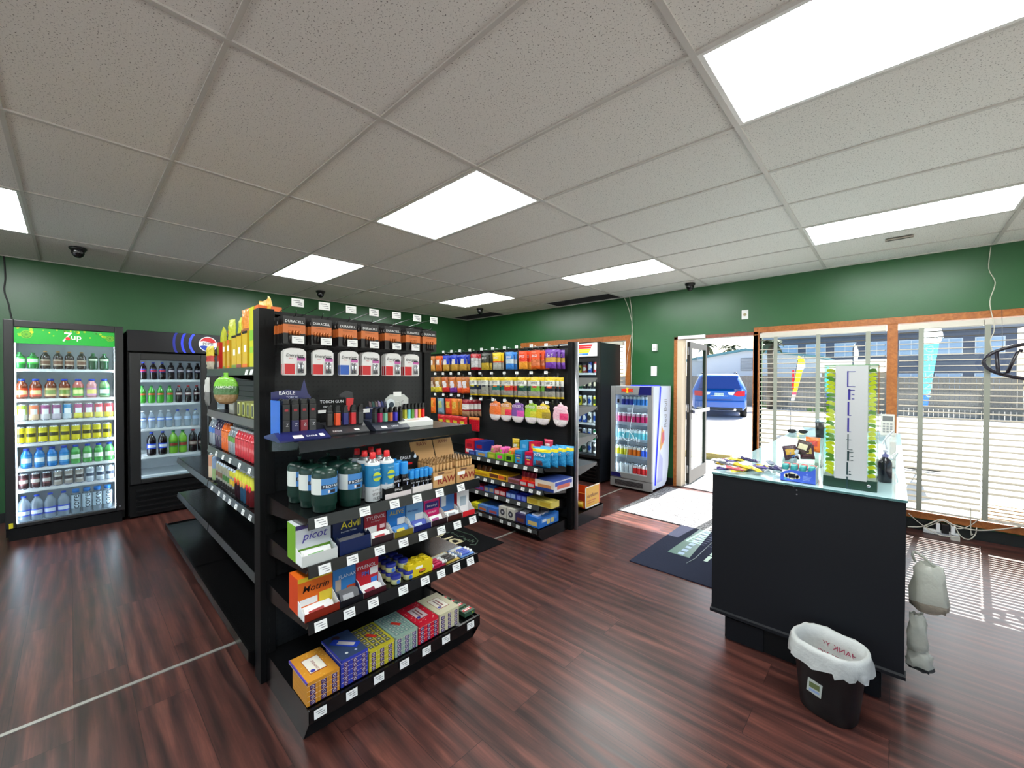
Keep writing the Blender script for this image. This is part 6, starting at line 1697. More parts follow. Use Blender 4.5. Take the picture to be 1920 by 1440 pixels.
# base
def gb(v, y=2.915): return P(880+v/6.855, 970, 'y', y).x
for i, (v0, v1, h, c_, p_, lb) in enumerate([(735,905,.095,C(40,110,200),C(205,180,110),'bright blue rice treat carton, front corner one'),(600,730,.085,C(60,50,90),C(110,60,50),'dark blue and brown cookie carton'),(488,590,.105,C(205,200,190),C(60,60,70),'white cookie carton with round picture, right one'),(385,484,.105,C(205,200,190),C(60,60,70),'white cookie carton with round picture, left one'),(245,380,.062,C(70,120,200),C(190,90,90),'mid blue treat carton'),(120,240,.058,C(90,130,190),C(220,110,50),'blue and orange treat carton'),(30,118,.055,C(214,206,40),C(160,160,60),'bright yellow treat carton')]):
    x0, x1 = gb(v0), gb(v1); w = x1-x0-.004
    d_ = .30 if i == 0 else .2
    ob = place('bs%d'%i if i not in (2,3) else 'bsw', box_b('treat_carton', w, d_, h, c_, patches=[(-.35,.35,.15,.55,p_)] if i not in (2,3) else []), ((x0+x1)/2, 2.905, Z0g), 0, lb+' on the gondola base', 'treat carton')
    if i == 2: MB().cyl((0,-.0012,h*.5),(0,-.0002,h*.5),.030,C(60,60,70),18).cyl((0,-.002,h*.5),(0,-.0012,h*.5),.012,C(190,190,195),12).build('round_picture', ob)
    if i == 0:
        text('Rice', .02, C(225,235,245), ob, -.02, -.0016, h*.72) if 0 else None
        m = MB(); m.box(w/2,w/2+.0008,.03,.27,.04,.08,C(70,140,220)).box(w/2,w/2+.0012,.12,.165,.015,.06,C(214,196,130)).box(w/2,w/2+.0012,.18,.225,.015,.06,C(214,196,130)).box(w/2,w/2+.0012,.05,.11,.045,.07,C(220,228,240)); m.build('side_print', ob)
    if i in (0,1):
        for k in range(3): place('trt%d'%i, box_b('wrapped_treat', .07,.05,.022,C(214,216,222)), ((x0+x1)/2, 2.94+k*.07, Z0g+h-.008), .2*k, f"white wrapped treat on the {['bright blue','dark blue and brown'][i]} carton, {ORD[k]} from the front", 'wrapped treat')
# the white carton proto picture for its twin
for ob in [o for o in COL.objects if o.name.startswith('treat_carton')]:
    if 'left one' in ob.get('label','') and not ob.children:
        MB().cyl((0,-.0012,.052),(0,-.0002,.052),.030,C(60,60,70),18).cyl((0,-.002,.052),(0,-.0012,.052),.012,C(190,190,195),12).build('round_picture', ob)
# goods on the far section so it is not bare
for j, z in enumerate((Z2g, Z3g, Z0g)):
    for i in range(4):
        place('farbox%d'%j, box_b('bar_carton', .16,.16,.06,[C(200,150,50),C(190,50,60),C(80,110,180)][j],patches=[(-.4,.4,.2,.7,C(220,210,200))]), (-4.75+i*.27, 2.96 if j<2 else 2.91, z), 0, f"{['amber','crimson','slate blue'][j]} bar carton, {ORD[i]} from left on the far gondola section", 'bar carton')
# ================================================================ counter
CZ = .95
ct = thing('display_counter', 'long black service counter with glass top running to the front window', 'counter', (-.755, 2.50, 0), 0)
CBLK = mat('counter_black', (11,13,19), .6, spec=.3); L_ = 3.06; CW = .80
m = MB(); m.box(0,CW,0,.02,.15,CZ-.012,CBLK); m.prism([(-.0,.15),(.02,.15),(.02,.185),(-.012,.17),(-.012,.155)],'x',-.006,CW+.006,CBLK); m.build('end_panel', ct)
MB().box(CW-.02,CW,.02,L_,.15,CZ-.012,mat('counter_inner',(30,31,34),.6)).build('back_panel', ct)
MB().box(.0,CW-.02,.02,L_,.15,.17,CBLK).build('deck', ct)
MB().box(0,.012,.02,L_,.17,.36,CBLK).build('lower_front_panel', ct)
MB().box(.004,.009,.03,L_-.01,.36,CZ-.03,GLASS).build('front_glass', ct)
m = MB()
for y in (.02, L_/2, L_-.025): m.box(0,.022,y,y+.022,.17,CZ-.012,CHR if 0 else mat('anodised_frame',(150,152,156),.35,.8))
m.box(0,.022,.02,L_,CZ-.035,CZ-.012,mat('anodised_frame',(150,152,156),.35,.8)); m.build('frame', ct)
for z in (.45,.70): MB().box(.03,CW-.05,.05,L_-.05,z,z+.006,glassmat('shelf_glass',(225,240,238),1,.0,.06,(200,230,225))).build('glass_shelf', ct)
MB().box(.055,CW-.075,.06,L_-.06,.0,.15,BLKM).build('toe_kick', ct)
m = MB(); m.box(.065,CW-.085,.052,.06,.0,.148,BLKM).box(.065,.25,.045,.052,.0,.12,CBLK).box(.62,.72,.045,.052,0,.12,CBLK); m.build('kick_board', ct)
TOPG = mat('counter_top_glass', (176,206,210), .03, spec=1.0)
MB().box(-.004,CW+.004,-.006,L_,CZ-.012,CZ,TOPG).build('glass_top', ct, bevel=.0015)
m = MB(); m.box(-.004,CW+.004,-.007,-.0062,CZ-.0105,CZ-.002,mat('glass_edge',(70,110,110),.1)); m.build('top_edge', ct)
m = MB()
for px, py in ((1470,909),(1488,912),(1494,919),(1494,927)): 
    p = P(px, py, 'y', 2.50); m.cyl((p.x+.755,-.0015,p.z),(p.x+.755,.001,p.z),.0035,STL,8)
m.build('screws', ct)
TZ = CZ+.001
# ---- tall phone case display
DGREEN = mat('display_green', (12,52,38), .3); ACR = glassmat('clear_acrylic', (246,250,246), .7, .02)
pl = P(1543, 900, 'y', 2.56); pr = P(1645, 900, 'y', 2.56); dw = pr.x-pl.x
kd = thing('accessory_display', 'tall yellow green glowing acrylic display with white lettered front panel', 'display stand', ((pl.x+pr.x)/2, 2.56, TZ), 0)
MB().box(-dw/2,dw/2,0,.17,0,.052,DGREEN).build('base_box', kd, bevel=.002)
MB().lathe([(0,0),(.0075,0),(.0075,.003),(.004,.004),(0,.003)],12,CHR).build('lock', kd, (dw/2-.03,-.0005,.026)); kd.children[-1].rotation_euler=(PI/2,0,0)
H_ = P(1600, 685, 'y', 2.56).z-TZ
m = MB()
for x0, x1, y0, y1 in ((-dw/2,dw/2,.0,.003),(-dw/2,dw/2,.167,.17),(-dw/2,-dw/2+.003,.003,.167),(dw/2-.003,dw/2,.003,.167)): m.box(x0,x1,y0,y1,.052,H_,ACR)
m.box(-dw/2,dw/2,0,.17,H_,H_+.003,mat('lid_green',(60,130,50),.3)); m.build('acrylic_case', kd)
GG = mat('glowing_lime_plastic', (222,226,20), .3, transl=.6, emit=.35); GG2 = mat('glowing_leaf_plastic', (110,170,30), .3, transl=.6, emit=.3)  # packs' own emission stands in for light inside the case
PW = dw*.31
wl = P(1567,685,'y',2.556).x-(pl.x+pr.x)/2; wr = P(1628,685,'y',2.556).x-(pl.x+pr.x)/2
fp = MB().box(wl, wr, -.004, -.001, .046, H_, mat('panel_grey_white',(178,180,182),.5)).build('front_panel', kd)
BL_, DK = C(40,30,130), C(16,52,56)
Pm = MB(); xc = (wl+wr)/2; zt_ = H_
def seg(a, b_, w_, mm):  # strokes drawn on the panel in panel fractions
    x0, z0 = a; x1, z1 = b_
    X0, X1 = xc+x0*PW, xc+x1*PW
    Pm.box(min(X0,X1)-w_, max(X0,X1)+w_, -.0052, -.004, H_-.046*0-z0*H_-w_ if z0>z1 else H_-z1*H_-w_, (H_-z1*H_ if z0>z1 else H_-z0*H_)+w_, mm)
seg((-.22,.05),(-.22,.17),.0025,BL_); seg((-.22,.05),(.22,.05),.001,BL_); seg((-.22,.17),(.22,.17),.001,BL_)
seg((-.12,.20),(-.12,.27),.0045,BL_); seg((-.12,.20),(.18,.20),.0018,BL_); seg((.06,.235),(.16,.235),.0018,BL_); seg((.06,.27),(.16,.27),.0018,BL_)
for z in (.30,.43): seg((-.16,z),(-.16,z+.10),.0035,BL_); seg((-.14,z+.105),(.0,z+.105),.0012,BL_)
seg((-.16,.56),(-.16,.68),.0022,DK); seg((-.24,.60),(.02,.60),.0014,DK); seg((-.1,.68),(.1,.68),.0012,DK)
seg((-.14,.70),(-.14,.765),.0040,DK); seg((-.14,.70),(.14,.70),.0016,DK); seg((.02,.735),(.14,.735),.0014,DK); seg((.02,.765),(.14,.765),.0014,DK)
for z in (.79,.905): seg((-.18,z),(-.18,z+.09),.0030,DK); seg((-.06,z+.065),(.0,z+.065),.0014,DK); seg((-.06,z+.09),(.02,z+.09),.0022,DK)
Pm.build('lettering', kd)
R = random.Random(4)
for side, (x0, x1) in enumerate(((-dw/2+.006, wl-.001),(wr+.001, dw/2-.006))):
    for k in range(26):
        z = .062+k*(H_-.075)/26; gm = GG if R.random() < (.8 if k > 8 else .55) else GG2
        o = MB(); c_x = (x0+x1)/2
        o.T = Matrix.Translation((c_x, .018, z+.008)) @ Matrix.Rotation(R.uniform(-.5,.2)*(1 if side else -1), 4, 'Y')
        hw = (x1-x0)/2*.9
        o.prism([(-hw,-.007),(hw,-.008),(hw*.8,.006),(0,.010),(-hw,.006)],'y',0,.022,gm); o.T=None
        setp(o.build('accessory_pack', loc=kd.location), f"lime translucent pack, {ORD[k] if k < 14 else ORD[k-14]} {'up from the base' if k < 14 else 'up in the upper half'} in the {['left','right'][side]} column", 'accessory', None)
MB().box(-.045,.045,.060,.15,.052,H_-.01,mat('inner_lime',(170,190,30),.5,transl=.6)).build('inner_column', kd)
# ---- sleep shot carton
a_ = P(1463, 900, 'y', 2.535).x; b_ = P(1529, 908, 'y', 2.535).x; w = b_-a_
SB = C(58,92,200)
sc = thing('sleep_shot_carton', 'blue counter carton with cloud label holding teal capped sleep shots', 'carton', ((a_+b_)/2, 2.535, TZ), 0)
m = MB(); m.prism([(-w/2,0),(w/2,0),(w/2,.082),(w/2-.012,.070),(w/2-.035,.060),(-.03,.060),(-w/2+.02,.052),(-w/2,.036)],'y',0,.002,SB)
m.box(-w/2,-w/2+.002,.002,.10,0,.036,SB); m.box(w/2-.002,w/2,.002,.10,0,.082,C(180,186,190)); m.box(-w/2,w/2,.098,.10,0,.06,SB); m.box(-w/2,w/2,0,.1,0,.002,SB); m.build('carton_tray', sc)
m = MB()
for cx, cz_, r in ((-.028,.030,.014),(-.012,.034,.016),(.004,.030,.014),(-.038,.028,.010),(.013,.027,.010),(-.012,.026,.015)): m.cyl((cx-.012,-.0008,cz_),(cx-.012,0,cz_),r,C(214,208,190),18)
m.build('cloud_label', sc)
text('Sleep', .017, C(50,50,70), sc, -.026, -.0013, .033, bold=.0006); text('shot', .008, C(90,90,110), sc, -.024, -.0013, .022)
m = MB(); m.cyl((.040,-.0006,.046),(.040,0,.046),.005,C(110,140,220),12)
for k in range(5): m.box(.022,.058-.002*k,-.0006,0,.035-k*.005,.037-k*.005,C(140,165,225))
m.cyl((-.052,-.0006,.012),(-.052,0,.012),.006,C(80,160,190),12)
m.build('small_print', sc)
TEAL = mat('teal_cap', (56,150,150), .35)
def shot(top):
    def b():
        o = MB().lathe([(0,.002),(.0125,0),(.0135,.004),(.0135,.055),(.010,.062),(0,.062)],14,C(225,225,225)).build('shot_bottle')
        MB().lathe([(.0138,.056),(.0142,.058),(.0138,.078),(.012,.080),(0,.080)],14,top).build('bottle_cap', o); return o
    return b
for r_ in range(3):
    for c_ in range(4):
        key, tm, nm = ('shotT', TEAL, 'teal') if r_ < 2 else ('shotR', C(205,60,60), 'red')
        place(key, shot(tm), ((a_+b_)/2-w/2+.018+c_*(w-.036)/3, 2.552+r_*.030, TZ+.003), 0, f"{nm} capped sleep shot, {['front','middle','back'][r_]} row, {ORD[c_]} from left in the blue carton", 'shot bottle')
# ---- heap of wrapped snack sticks
R = random.Random(12)
cols_ = [(60,40,110),(215,180,40),(190,190,200),(200,70,80),(50,44,90),(225,200,60),(120,130,150),(70,50,120)]
for k in range(26):
    c_ = cols_[k % 8]
    x = R.uniform(-.70,-.45); y = R.uniform(2.55,2.80); lay = k//9
    nm = ['violet','yellow','silver','coral','indigo','lemon','grey','plum'][k % 8]
    place('stk%d' % (k % 8), bag(.032,.13,.018,[(.15,foil(*c_)),(.8,foil(*c_)),(1,foil(200,200,205))],panel=(.2,.8,.35,.6,foil(225,215,190) if k%2 else foil(40,36,60)),name='snack_stick',seed=130+k%8,hang=False,nx=5,ny=9),
          (x, y, TZ+.010+lay*.013), R.uniform(-1.2,1.2)+PI/2, f"{nm} wrapped snack stick in the heap on counter corner, {ORD[k//8]} {nm} one", 'snack stick', rx=-PI/2+R.uniform(-.12,.12))
# ---- small basket with chips, sunglasses, cup, terminals behind
p = P(1524, 852, 'z', TZ)
bk = thing('snack_bin', 'slanted clear bin of small chip bags behind the sleep carton', 'bin', (p.x, 3.05, TZ), 0)
m = MB(); m.prism([(0,0),(.16,0),(.16,.16),(0,.05)],'x',-.10,-.097,ACR); m.prism([(0,0),(.16,0),(.16,.16),(0,.05)],'x',.097,.10,glassmat('milky_acrylic',(225,235,232),1.2,.05,.35,(190,200,198))); m.box(-.1,.1,0,.003,0,.05,ACR); m.box(-.1,.1,.157,.16,0,.16,ACR); m.box(-.1,.1,0,.16,0,.003,ACR)
m.build('bin_body', bk)
for k, (dx, dz, c_, c2, nm) in enumerate([(-.045,.02,(60,30,50),(205,160,60),'maroon'),(.03,.03,(70,30,40),(190,160,80),'burgundy'),(.05,.075,(228,110,30),(200,70,60),'orange'),(-.06,.0,(180,190,205),(70,110,180),'white and blue'),(-.005,.055,(60,40,40),(215,205,170),'cream faced')]):
    place('binbag%d'%k, bag(.075,.09,.025,[(1,foil(*c_))],panel=(.2,.8,.4,.8,foil(*c2)),name='chip_bag',seed=150+k,hang=False,nx=6,ny=8), (p.x+dx, 3.06+.03*(k%3), TZ+.006+dz), .2-.1*k, f"{nm} small chip bag leaning in the clear bin on the counter", 'chip bag', rx=-.2, ry=-.2+.1*k)
p = P(1495, 813, 'z', TZ)
t = thing('sunglasses', 'folded black sunglasses lying on the glass counter top', 'sunglasses', (p.x, min(p.y, 5.2), TZ), .1)
m = MB(); m.blob((-.045,0,.022),.036,.008,.020,BLKP,12,8).blob((.045,0,.022),.036,.008,.020,BLKP,12,8); m.build('lens', t)
MB().tube([(-.08,0,.03),(-.04,-.004,.040),(0,0,.034),(.04,-.004,.040),(.08,0,.03)],.004,BLKP,6).tube([(-.08,0,.03),(-.085,.06,.015),(.04,.075,.012)],.003,BLKP,5).tube([(.08,0,.03),(.085,.07,.02),(-.04,.085,.012)],.003,BLKP,5).build('frame', t)
p = P(1540, 820, 'z', TZ)
o = MB().lathe([(0,0),(.042,0),(.048,.14),(.045,.14),(.040,.008),(0,.008)],20,BLKP).build('travel_mug', loc=(p.x, min(p.y, 4.9), TZ)); setp(o, 'black travel mug with clear lid beyond the chip bin', 'mug')
MB().lathe([(.048,.138),(.050,.142),(.046,.165),(0,.168)],20,glassmat('mug_lid',(230,240,245),1.3,.05,.25,(200,215,225))).build('mug_lid', o)
# pump bottle
p = P(1659, 905, 'z', TZ)
o = MB().lathe([(0,0),(.026,0),(.028,.004),(.028,.100),(.020,.118),(.012,.124),(.012,.132),(0,.132)],18,mat('bottle_black',(22,24,34),.2)).build('pump_bottle', loc=(p.x, p.y+.02, TZ)); setp(o, 'black pump bottle with pale nozzle on counter beside the glowing display', 'pump bottle')
MB().lathe([(.013,.130),(.013,.142),(.004,.146),(.004,.160),(0,.160)],12,C(130,130,190)).build('pump_collar', o)
MB().box(-.009,.009,-.030,.009,.158,.168,C(200,205,225)).build('nozzle', o)
# card terminal and its stand
tx = thing('card_terminal', 'white card terminal tilted on a stand behind the glowing display', 'card terminal', (-.03, 3.75, TZ), 0)
MB().box(-.03,.03,-.035,.035,0,.012,WHT).box(-.012,.012,-.01,.01,.012,.16,WHT).build('stand', tx, bevel=.003)
m = MB(); m.T = Matrix.Translation((0,-.01,.15)) @ Matrix.Rotation(-.35,4,'X'); m.box(-.036,.036,-.012,.012,0,.15,C(205,205,198)); m.T=None; m.build('handset', tx, bevel=.005)
m = MB(); m.T = Matrix.Translation((0,-.01,.15)) @ Matrix.Rotation(-.35,4,'X'); m.box(-.026,.026,-.0135,-.012,.10,.135,C(50,60,60))
for a in range(3):
    for b__ in range(4): m.box(-.024+a*.018,-.012+a*.018,-.0135,-.012,.02+b__*.018,.032+b__*.018,C(120,125,125))
m.T=None; m.build('keypad', tx)
ph = thing('desk_tray', 'grey tray with clear cables behind the black pump bottle', 'tray', (-.04, 3.35, TZ), 0)
m = MB(); m.box(-.04,.05,0,.14,0,.004,C(190,195,190)).box(-.04,.05,0,.004,0,.025,C(190,195,190)).box(-.04,.05,.136,.14,0,.025,C(190,195,190)); m.build('tray_body', ph)
cord('clear coiled cable rising from the counter behind the display', [(-.02,3.5,TZ+.02),(-.05,3.55,TZ+.12),(.0,3.6,TZ+.20),(-.04,3.65,TZ+.14),(-.03,3.75,TZ+.05)], .004, mat('clear_cable',(205,210,215),.2))
cord('pale looped cable lying behind the pump bottle', [(-.06,3.2,TZ+.01),(-.02,3.25,TZ+.07),(.02,3.4,TZ+.09),(.0,3.5,TZ+.02)], .004, mat('clear_cable',(205,210,215),.2))

# ================================================================ bin with a bag liner
bn = thing('waste_bin', 'black plastic waste bin with white bag liner in front of the counter', 'waste bin', (-.20, 2.30, 0), math.radians(-18))
def oval(rx_, ry_, z, n=28, cx=0, cy=0, wob=0, R=random.Random(1)):
    return [(cx+rx_*math.copysign(abs(math.cos(a))**.75, math.cos(a))+R.uniform(-wob,wob), cy+ry_*math.copysign(abs(math.sin(a))**.75, math.sin(a))+R.uniform(-wob,wob), z+R.uniform(-wob,wob)) for a in [2*PI*k/n for k in range(n)]]
def loft(rings, m, name, parent, close=True, smooth=True):
    o = MB(); I = [[o.pt(p) for p in r] for r in rings]; n = len(rings[0])
    for a, b__ in zip(I, I[1:]):
        for k in range(n): o.face((a[k],a[(k+1)%n],b__[(k+1)%n],b__[k]), m, smooth)
    if close: o.face(I[0][::-1], m)
    return o.build(name, parent)
loft([oval(.098,.078,0),oval(.102,.082,.005),oval(.112,.092,.10),oval(.130,.108,.295),oval(.134,.112,.30),oval(.128,.106,.302),oval(.100,.080,.02)], mat('bin_black',(16,16,18),.4), 'bin_body', bn)
LIN = mat('white_bag_film', (214,216,214), .35, transl=.35, bump=(35,.4))
Rr = random.Random(8)
loft([oval(.146,.124,.232,40,wob=.010,R=Rr),oval(.146,.124,.262,40,wob=.006,R=Rr),oval(.140,.119,.29,40,wob=.004,R=Rr),oval(.134,.112,.312,40,wob=.004,R=Rr),oval(.122,.101,.308,40,wob=.003,R=Rr),oval(.112,.092,.25,40,wob=.006,R=Rr),oval(.095,.076,.14,40,wob=.008,R=Rr),oval(.04,.03,.05,40,wob=.006,R=Rr)], LIN, 'bag_liner', bn, False)
for k, (s_, z) in enumerate((('THANK YOU', .245),('THANK YOU', .205),('THANK YOU',.165))):
    text(s_, .034, C(170,60,90), bn, -.005, .085-.014*k, z, rz=0, sx=-1, name='liner_lettering')
m = MB(); m.T = Matrix.Translation((-.012,-.0985,.125)) @ Matrix.Rotation(-.09,4,'X'); m.prism([(-.030,-.02),(.026,-.026),(.030,.030),(-.026,.036)],'y',-.002,0,C(170,175,168)); m.box(-.02,.02,-.003,-.002,.0,.022,C(90,100,60)); m.box(-.02,.02,-.003,-.002,-.015,-.006,C(130,150,190)); m.T=None; m.build('sticker', bn)

# plastic bags hanging on the counter's far side
BAGW = mat('plastic_bag_film', (214,214,204), .3, transl=.45, bump=(28,.5))
def hungbag(w, h, d, seed, dirty=None):
    R = random.Random(seed); o = MB()
    rings = []
    for j, (fz, fx, fy) in enumerate([(1,.45,.5),(.95,.7,.6),(.86,.85,.75),(.7,.93,.9),(.45,1,1),(.2,1.05,1),(.05,1.02,.95),(0,.88,.75)]):
        rings.append([(w/2*fx*math.copysign(abs(math.cos(a))**.8,math.cos(a))+R.uniform(-.008,.008), d/2*fy*math.copysign(abs(math.sin(a))**.8,math.sin(a))+R.uniform(-.008,.008), -h+h*fz+R.uniform(-.006,.006)) for a in [2*PI*k/18 for k in range(18)]])
    I = [[o.pt(p) for p in r] for r in rings]
    for j, (a, b__) in enumerate(zip(I, I[1:])):
        for k in range(18): o.face((a[k],b__[k],b__[(k+1)%18],a[(k+1)%18]), dirty if (dirty and j >= 5) else BAGW, True)
    o.face(I[-1], dirty or BAGW)
    return o
o = hungbag(.13,.22,.14,3,mat('bag_contents',(160,148,132),.6,bump=(40,.5))).build('plastic_bag', loc=(.135, 2.86, .575)); setp(o, 'full white plastic bag hanging off the right side of counter', 'plastic bag')
MB().tube([(-.05,0,0),(-.06,0,.03),(-.055,0,.05)],.006,BAGW,6).tube([(.02,.0,-.01),(-.02,0,.03),(-.055,.0,.05)],.006,BAGW,6).build('bag_handle', o)
o = hungbag(.07,.17,.08,5).build('plastic_bag', loc=(.095, 2.80, .34)); setp(o, 'thin translucent plastic bag dangling below the full one', 'plastic bag')
o = hungbag(.09,.09,.08,6,mat('dark_scraps',(50,52,50),.7,bump=(60,.6))).build('plastic_bag', loc=(.105, 2.80, .17)); setp(o, 'small clear bag of dark scraps near the floor by counter', 'plastic bag')

# ================================================================ mats
MATB = mat('mat_black', (20,20,22), .95, spec=.05, bump=(200,.3)); MATG = mat('mat_charcoal', (38,42,58), .95, spec=.1, bump=(200,.3))
def pile_mat():
    m = mat('speckled_mat', (150,150,150), .95)
    nt, b, N, L = nodes(m); tc = N('ShaderNodeTexCoord'); n = N('ShaderNodeTexNoise'); n.inputs['Scale'].default_value = 70; n.inputs['Detail'].default_value = 3
    cr = N('ShaderNodeValToRGB'); e = cr.color_ramp.elements; e[0].position=.42; e[0].color=lin((62,62,66))+(1,); e[1].position=.56; e[1].color=lin((150,150,152))+(1,)
    L(tc.outputs['Object'], n.inputs['Vector']); L(n.outputs['Fac'], cr.inputs[0]); L(cr.outputs[0], b.inputs['Base Color']); return m
t = thing('floor_mat', 'black logo floor mat between the end unit and snack gondola', 'floor mat', (-3.30, 2.25, 0), 0)
MB().box(-.74,.74,-.40,.40,0,.006,MATB).build('mat_body', t, bevel=.002)
text('Bro', .27, C(196,186,150), t, .28, .085, .0068, rx=0, rz=PI, bold=.012)
m = MB(); GO = C(70,90,74)
m.tube([(.16,.29,.008),(.42,.31,.008),(.55,.26,.008),(.60,.18,.008),(.56,.15,.008)],.004,GO,4); m.tube([(.60,.10,.008),(.52,-.06,.008)],.004,C(150,140,100),4)
R = random.Random(2)
for k in range(14): x = .16+k*.028; m.box(x,x+.012,.20+R.uniform(-.02,.02),.235+R.uniform(-.02,.02),.0062,.0072,GO)
m.build('logo_outline', t)
t = thing('floor_mat', 'dark mat with pale green lettered logo, lying left of the counter', 'floor mat', (-.98, 3.78, 0), 0)
MB().box(-.58,.42,-.70,.78,0,.008,MATG).build('mat_body', t, bevel=.003)
LGR = C(150,180,160); m = MB()
m.prism([(-.42,-.32),(-.40,.45),(-.34,.50),(-.30,.48),(-.24,-.32)],'z',.008,.0088,C(76,110,100))
for k in range(9): y = -.30+k*.085; m.box(-.345,-.30,y,y+.05,.0088,.0094,C(150,175,200)); m.box(-.34,-.31,y+.058,y+.068,.0088,.0094,C(60,70,110))
m.build('logo_patch', t)
text('CULL', .30, LGR, t, -.045, .06, .0088, rx=0, rz=-PI/2, bold=.014, name='mat_lettering')
m = MB(); m.tube([(-.22,-.44,.010),(-.20,-.30,.010),(-.21,.42,.010)],.004,C(120,130,135),4); m.build('logo_outline', t)
t = thing('floor_mat', 'grey speckled carpet mat just inside the open door', 'floor mat', (-1.72, 4.85, 0), 0)
MB().box(-.55,.75,-.66,.72,0,.010,pile_mat()).build('mat_body', t, bevel=.003)

# ================================================================ cables and adaptors under the window
wp = lambda *pts: [(P(px,py,'y',YN-.07).x, YN-.07+dy, max(P(px,py,'y',YN-.07).z, .012)) for px,py,dy in pts]
CCAB = mat('cream_cable', (205,200,185), .5)
cord('long cream cable sagging below the wooden sill to the right', wp((1702,988,0),(1730,987,0),(1765,975,.02),(1790,985,0),(1830,994,0),(1880,992,0),(1935,984,.0)), .006, CCAB)
cord('cream cable looping down from the white adaptor', wp((1790,985,0),(1800,1003,-.02),(1815,1010,-.03),(1828,1003,0),(1832,990,.02)), .005, CCAB)
cord('thin white cable tangled behind the counter corner', wp((1703,962,0),(1718,975,-.02),(1740,990,-.04),(1760,1000,-.05),(1785,1008,-.05)), .004, CCAB)
cord('white cable crossing over the dark adaptor', wp((1735,989,0),(1750,982,-.02),(1768,975,-.03),(1795,990,-.02),(1820,985,.0),(1838,972,.02)), .004, CCAB)
cord('short cream cord drooping from the blind wand', wp((1820,952,.0),(1820,980,.0),(1821,1003,.0),(1824,1001,0)), .004, CCAB)
pw = thing('power_strip', 'white power strip with a dark adaptor under the window sill', 'power strip', (P(1770,990,'y',YN-.05).x, YN-.06, .03), 0)
MB().box(-.14,.10,-.03,.02,-.028,.012,WHT).build('strip_body', pw, bevel=.004)
MB().box(-.02,.03,-.05,.0,.0,.085,BLKP).build('dark_adaptor', pw, bevel=.003); MB().box(-.055,-.028,-.045,.0,.0,.08,WHT).build('white_adaptor', pw, bevel=.003); MB().box(.04,.07,-.045,.0,.0,.075,WHT).build('white_adaptor', pw, bevel=.003)
o = MB().box(-.03,.03,-.02,.02,0,.035,C(190,186,176)).build('small_adaptor', loc=(P(1790,1000,'y',YN-.12).x, YN-.16, 0)); setp(o, 'small beige plug adaptor lying on the floor under the sill', 'adaptor')

# ================================================================ outside
LOT = mat('sunlit_lot', (176,174,170), .9, bump=(4,.1)); 
struct(MB().box(-60, 60, YN+.14, 90, -.10, -.02, LOT).box(XE+.12, 60, -60, YN+.14, -.10, -.02, LOT).box(-60, XE+.12, -60, YS-.12, -.10, -.02, LOT).build('ground_outside'))
struct(MB().box(-3.4, 3.5, YN+.14, 8.1, -.02, -.005, mat('walkway_concrete',(170,168,164),.9)).build('pavement'))
YCURB = wood_mat('faded_yellow_kerb', (150,130,80), (176,158,104), .9)
o = MB().prism([(8.05,-.03),(8.22,-.03),(8.20,.11),(8.07,.11)],'x',-5.2,-2.15,YCURB).build('parking_kerb'); setp(o, 'faded yellow concrete wheel stop outside the open door', 'wheel stop')
FENM = wood_mat('weathered_fence', (112,106,98), (150,142,132), .9)
def fence(label, p0, p1, h):
    d = Vector((p1[0]-p0[0], p1[1]-p0[1], 0)); L__ = d.length; a = math.atan2(d.y, d.x)
    t = thing('board_fence', label, 'fence', (p0[0], p0[1], -.02), a)
    m = MB(); n = int(L__/.145); R = random.Random(int(L__*10))
    for k in range(n): m.box(k*.145, k*.145+.138, R.uniform(-.004,.004), .02, 0, h+R.uniform(-.015,.015), FENM)
    m.build('fence_boards', t)
    MB().box(0,L__,.02,.06,.3,.39,FENM).box(0,L__,.02,.06,h-.35,h-.26,FENM).build('rails', t)
    for k in range(int(L__/2.4)+1): MB().box(k*2.4-.05,k*2.4+.05,.02,.12,0,h,FENM).build('post', t)
fence('tall weathered board fence behind the blue car', (-14, 26), (-4.6, 26.5), 1.70)
fence('long grey board fence across the lot from the counter window', (-4.6, 24.5), (11, 23.5), 1.62)
SIDING = mat('white_siding', (206,214,224), .8)
hs = thing('gabled_garage', 'white gabled outbuilding with blue green roof edge behind the fence', 'building', (-6.8, 29, -.02), 0)
MB().prism([(-3.6,0),(3.6,0),(3.6,2.75),(0,3.30),(-3.6,2.75)],'y',0,5,SIDING).build('wall', hs)
TEALR = mat('teal_fascia', (90,140,150), .7)
m = MB()
for sg in (-1,1): m.prism([(0,3.30),(sg*3.9,2.70),(sg*3.9,2.82),(0,3.44)] if sg > 0 else [(0,3.44),(-3.9,2.82),(-3.9,2.70),(0,3.30)],'y',-.35,5.3,TEALR)
m.build('roof', hs)
m = MB(); m.box(-.35,.35,-.05,0,2.05,2.85,mat('vent_grey',(150,155,160),.8))
for k in range(9): m.box(-.30,.30,-.08,-.05,2.10+k*.08,2.14+k*.08,mat('vent_slat_grey',(190,195,200),.8))
m.build('gable_vent', hs)
bd = thing('dark_apartment_block', 'long dark grey two storey building beyond the fence', 'building', (-7.2, 36, -.02), 0)
BW = mat('dark_cladding', (84,92,110), .8); 
MB().box(0,12.2,0,6,0,4.55,BW).build('wall', bd); MB().box(-.2,12.4,-.3,6.2,4.45,4.62,mat('roof_edge',(120,126,138),.8)).build('roof', bd)
WB_ = mat('far_window_blue', (150,176,204), .3)
for k in range(7):
    for z in (.9, 3.0):
        w_ = MB().box(0,1.15,-.04,0,0,1.0,mat('far_window_frame',(205,212,220),.6)).build('window', bd, (.9+k*1.62, 0, z))
        MB().box(.05,.55,-.05,-.04,.05,.95,WB_).box(.60,1.10,-.05,-.04,.05,.95,WB_).build('pane', w_)
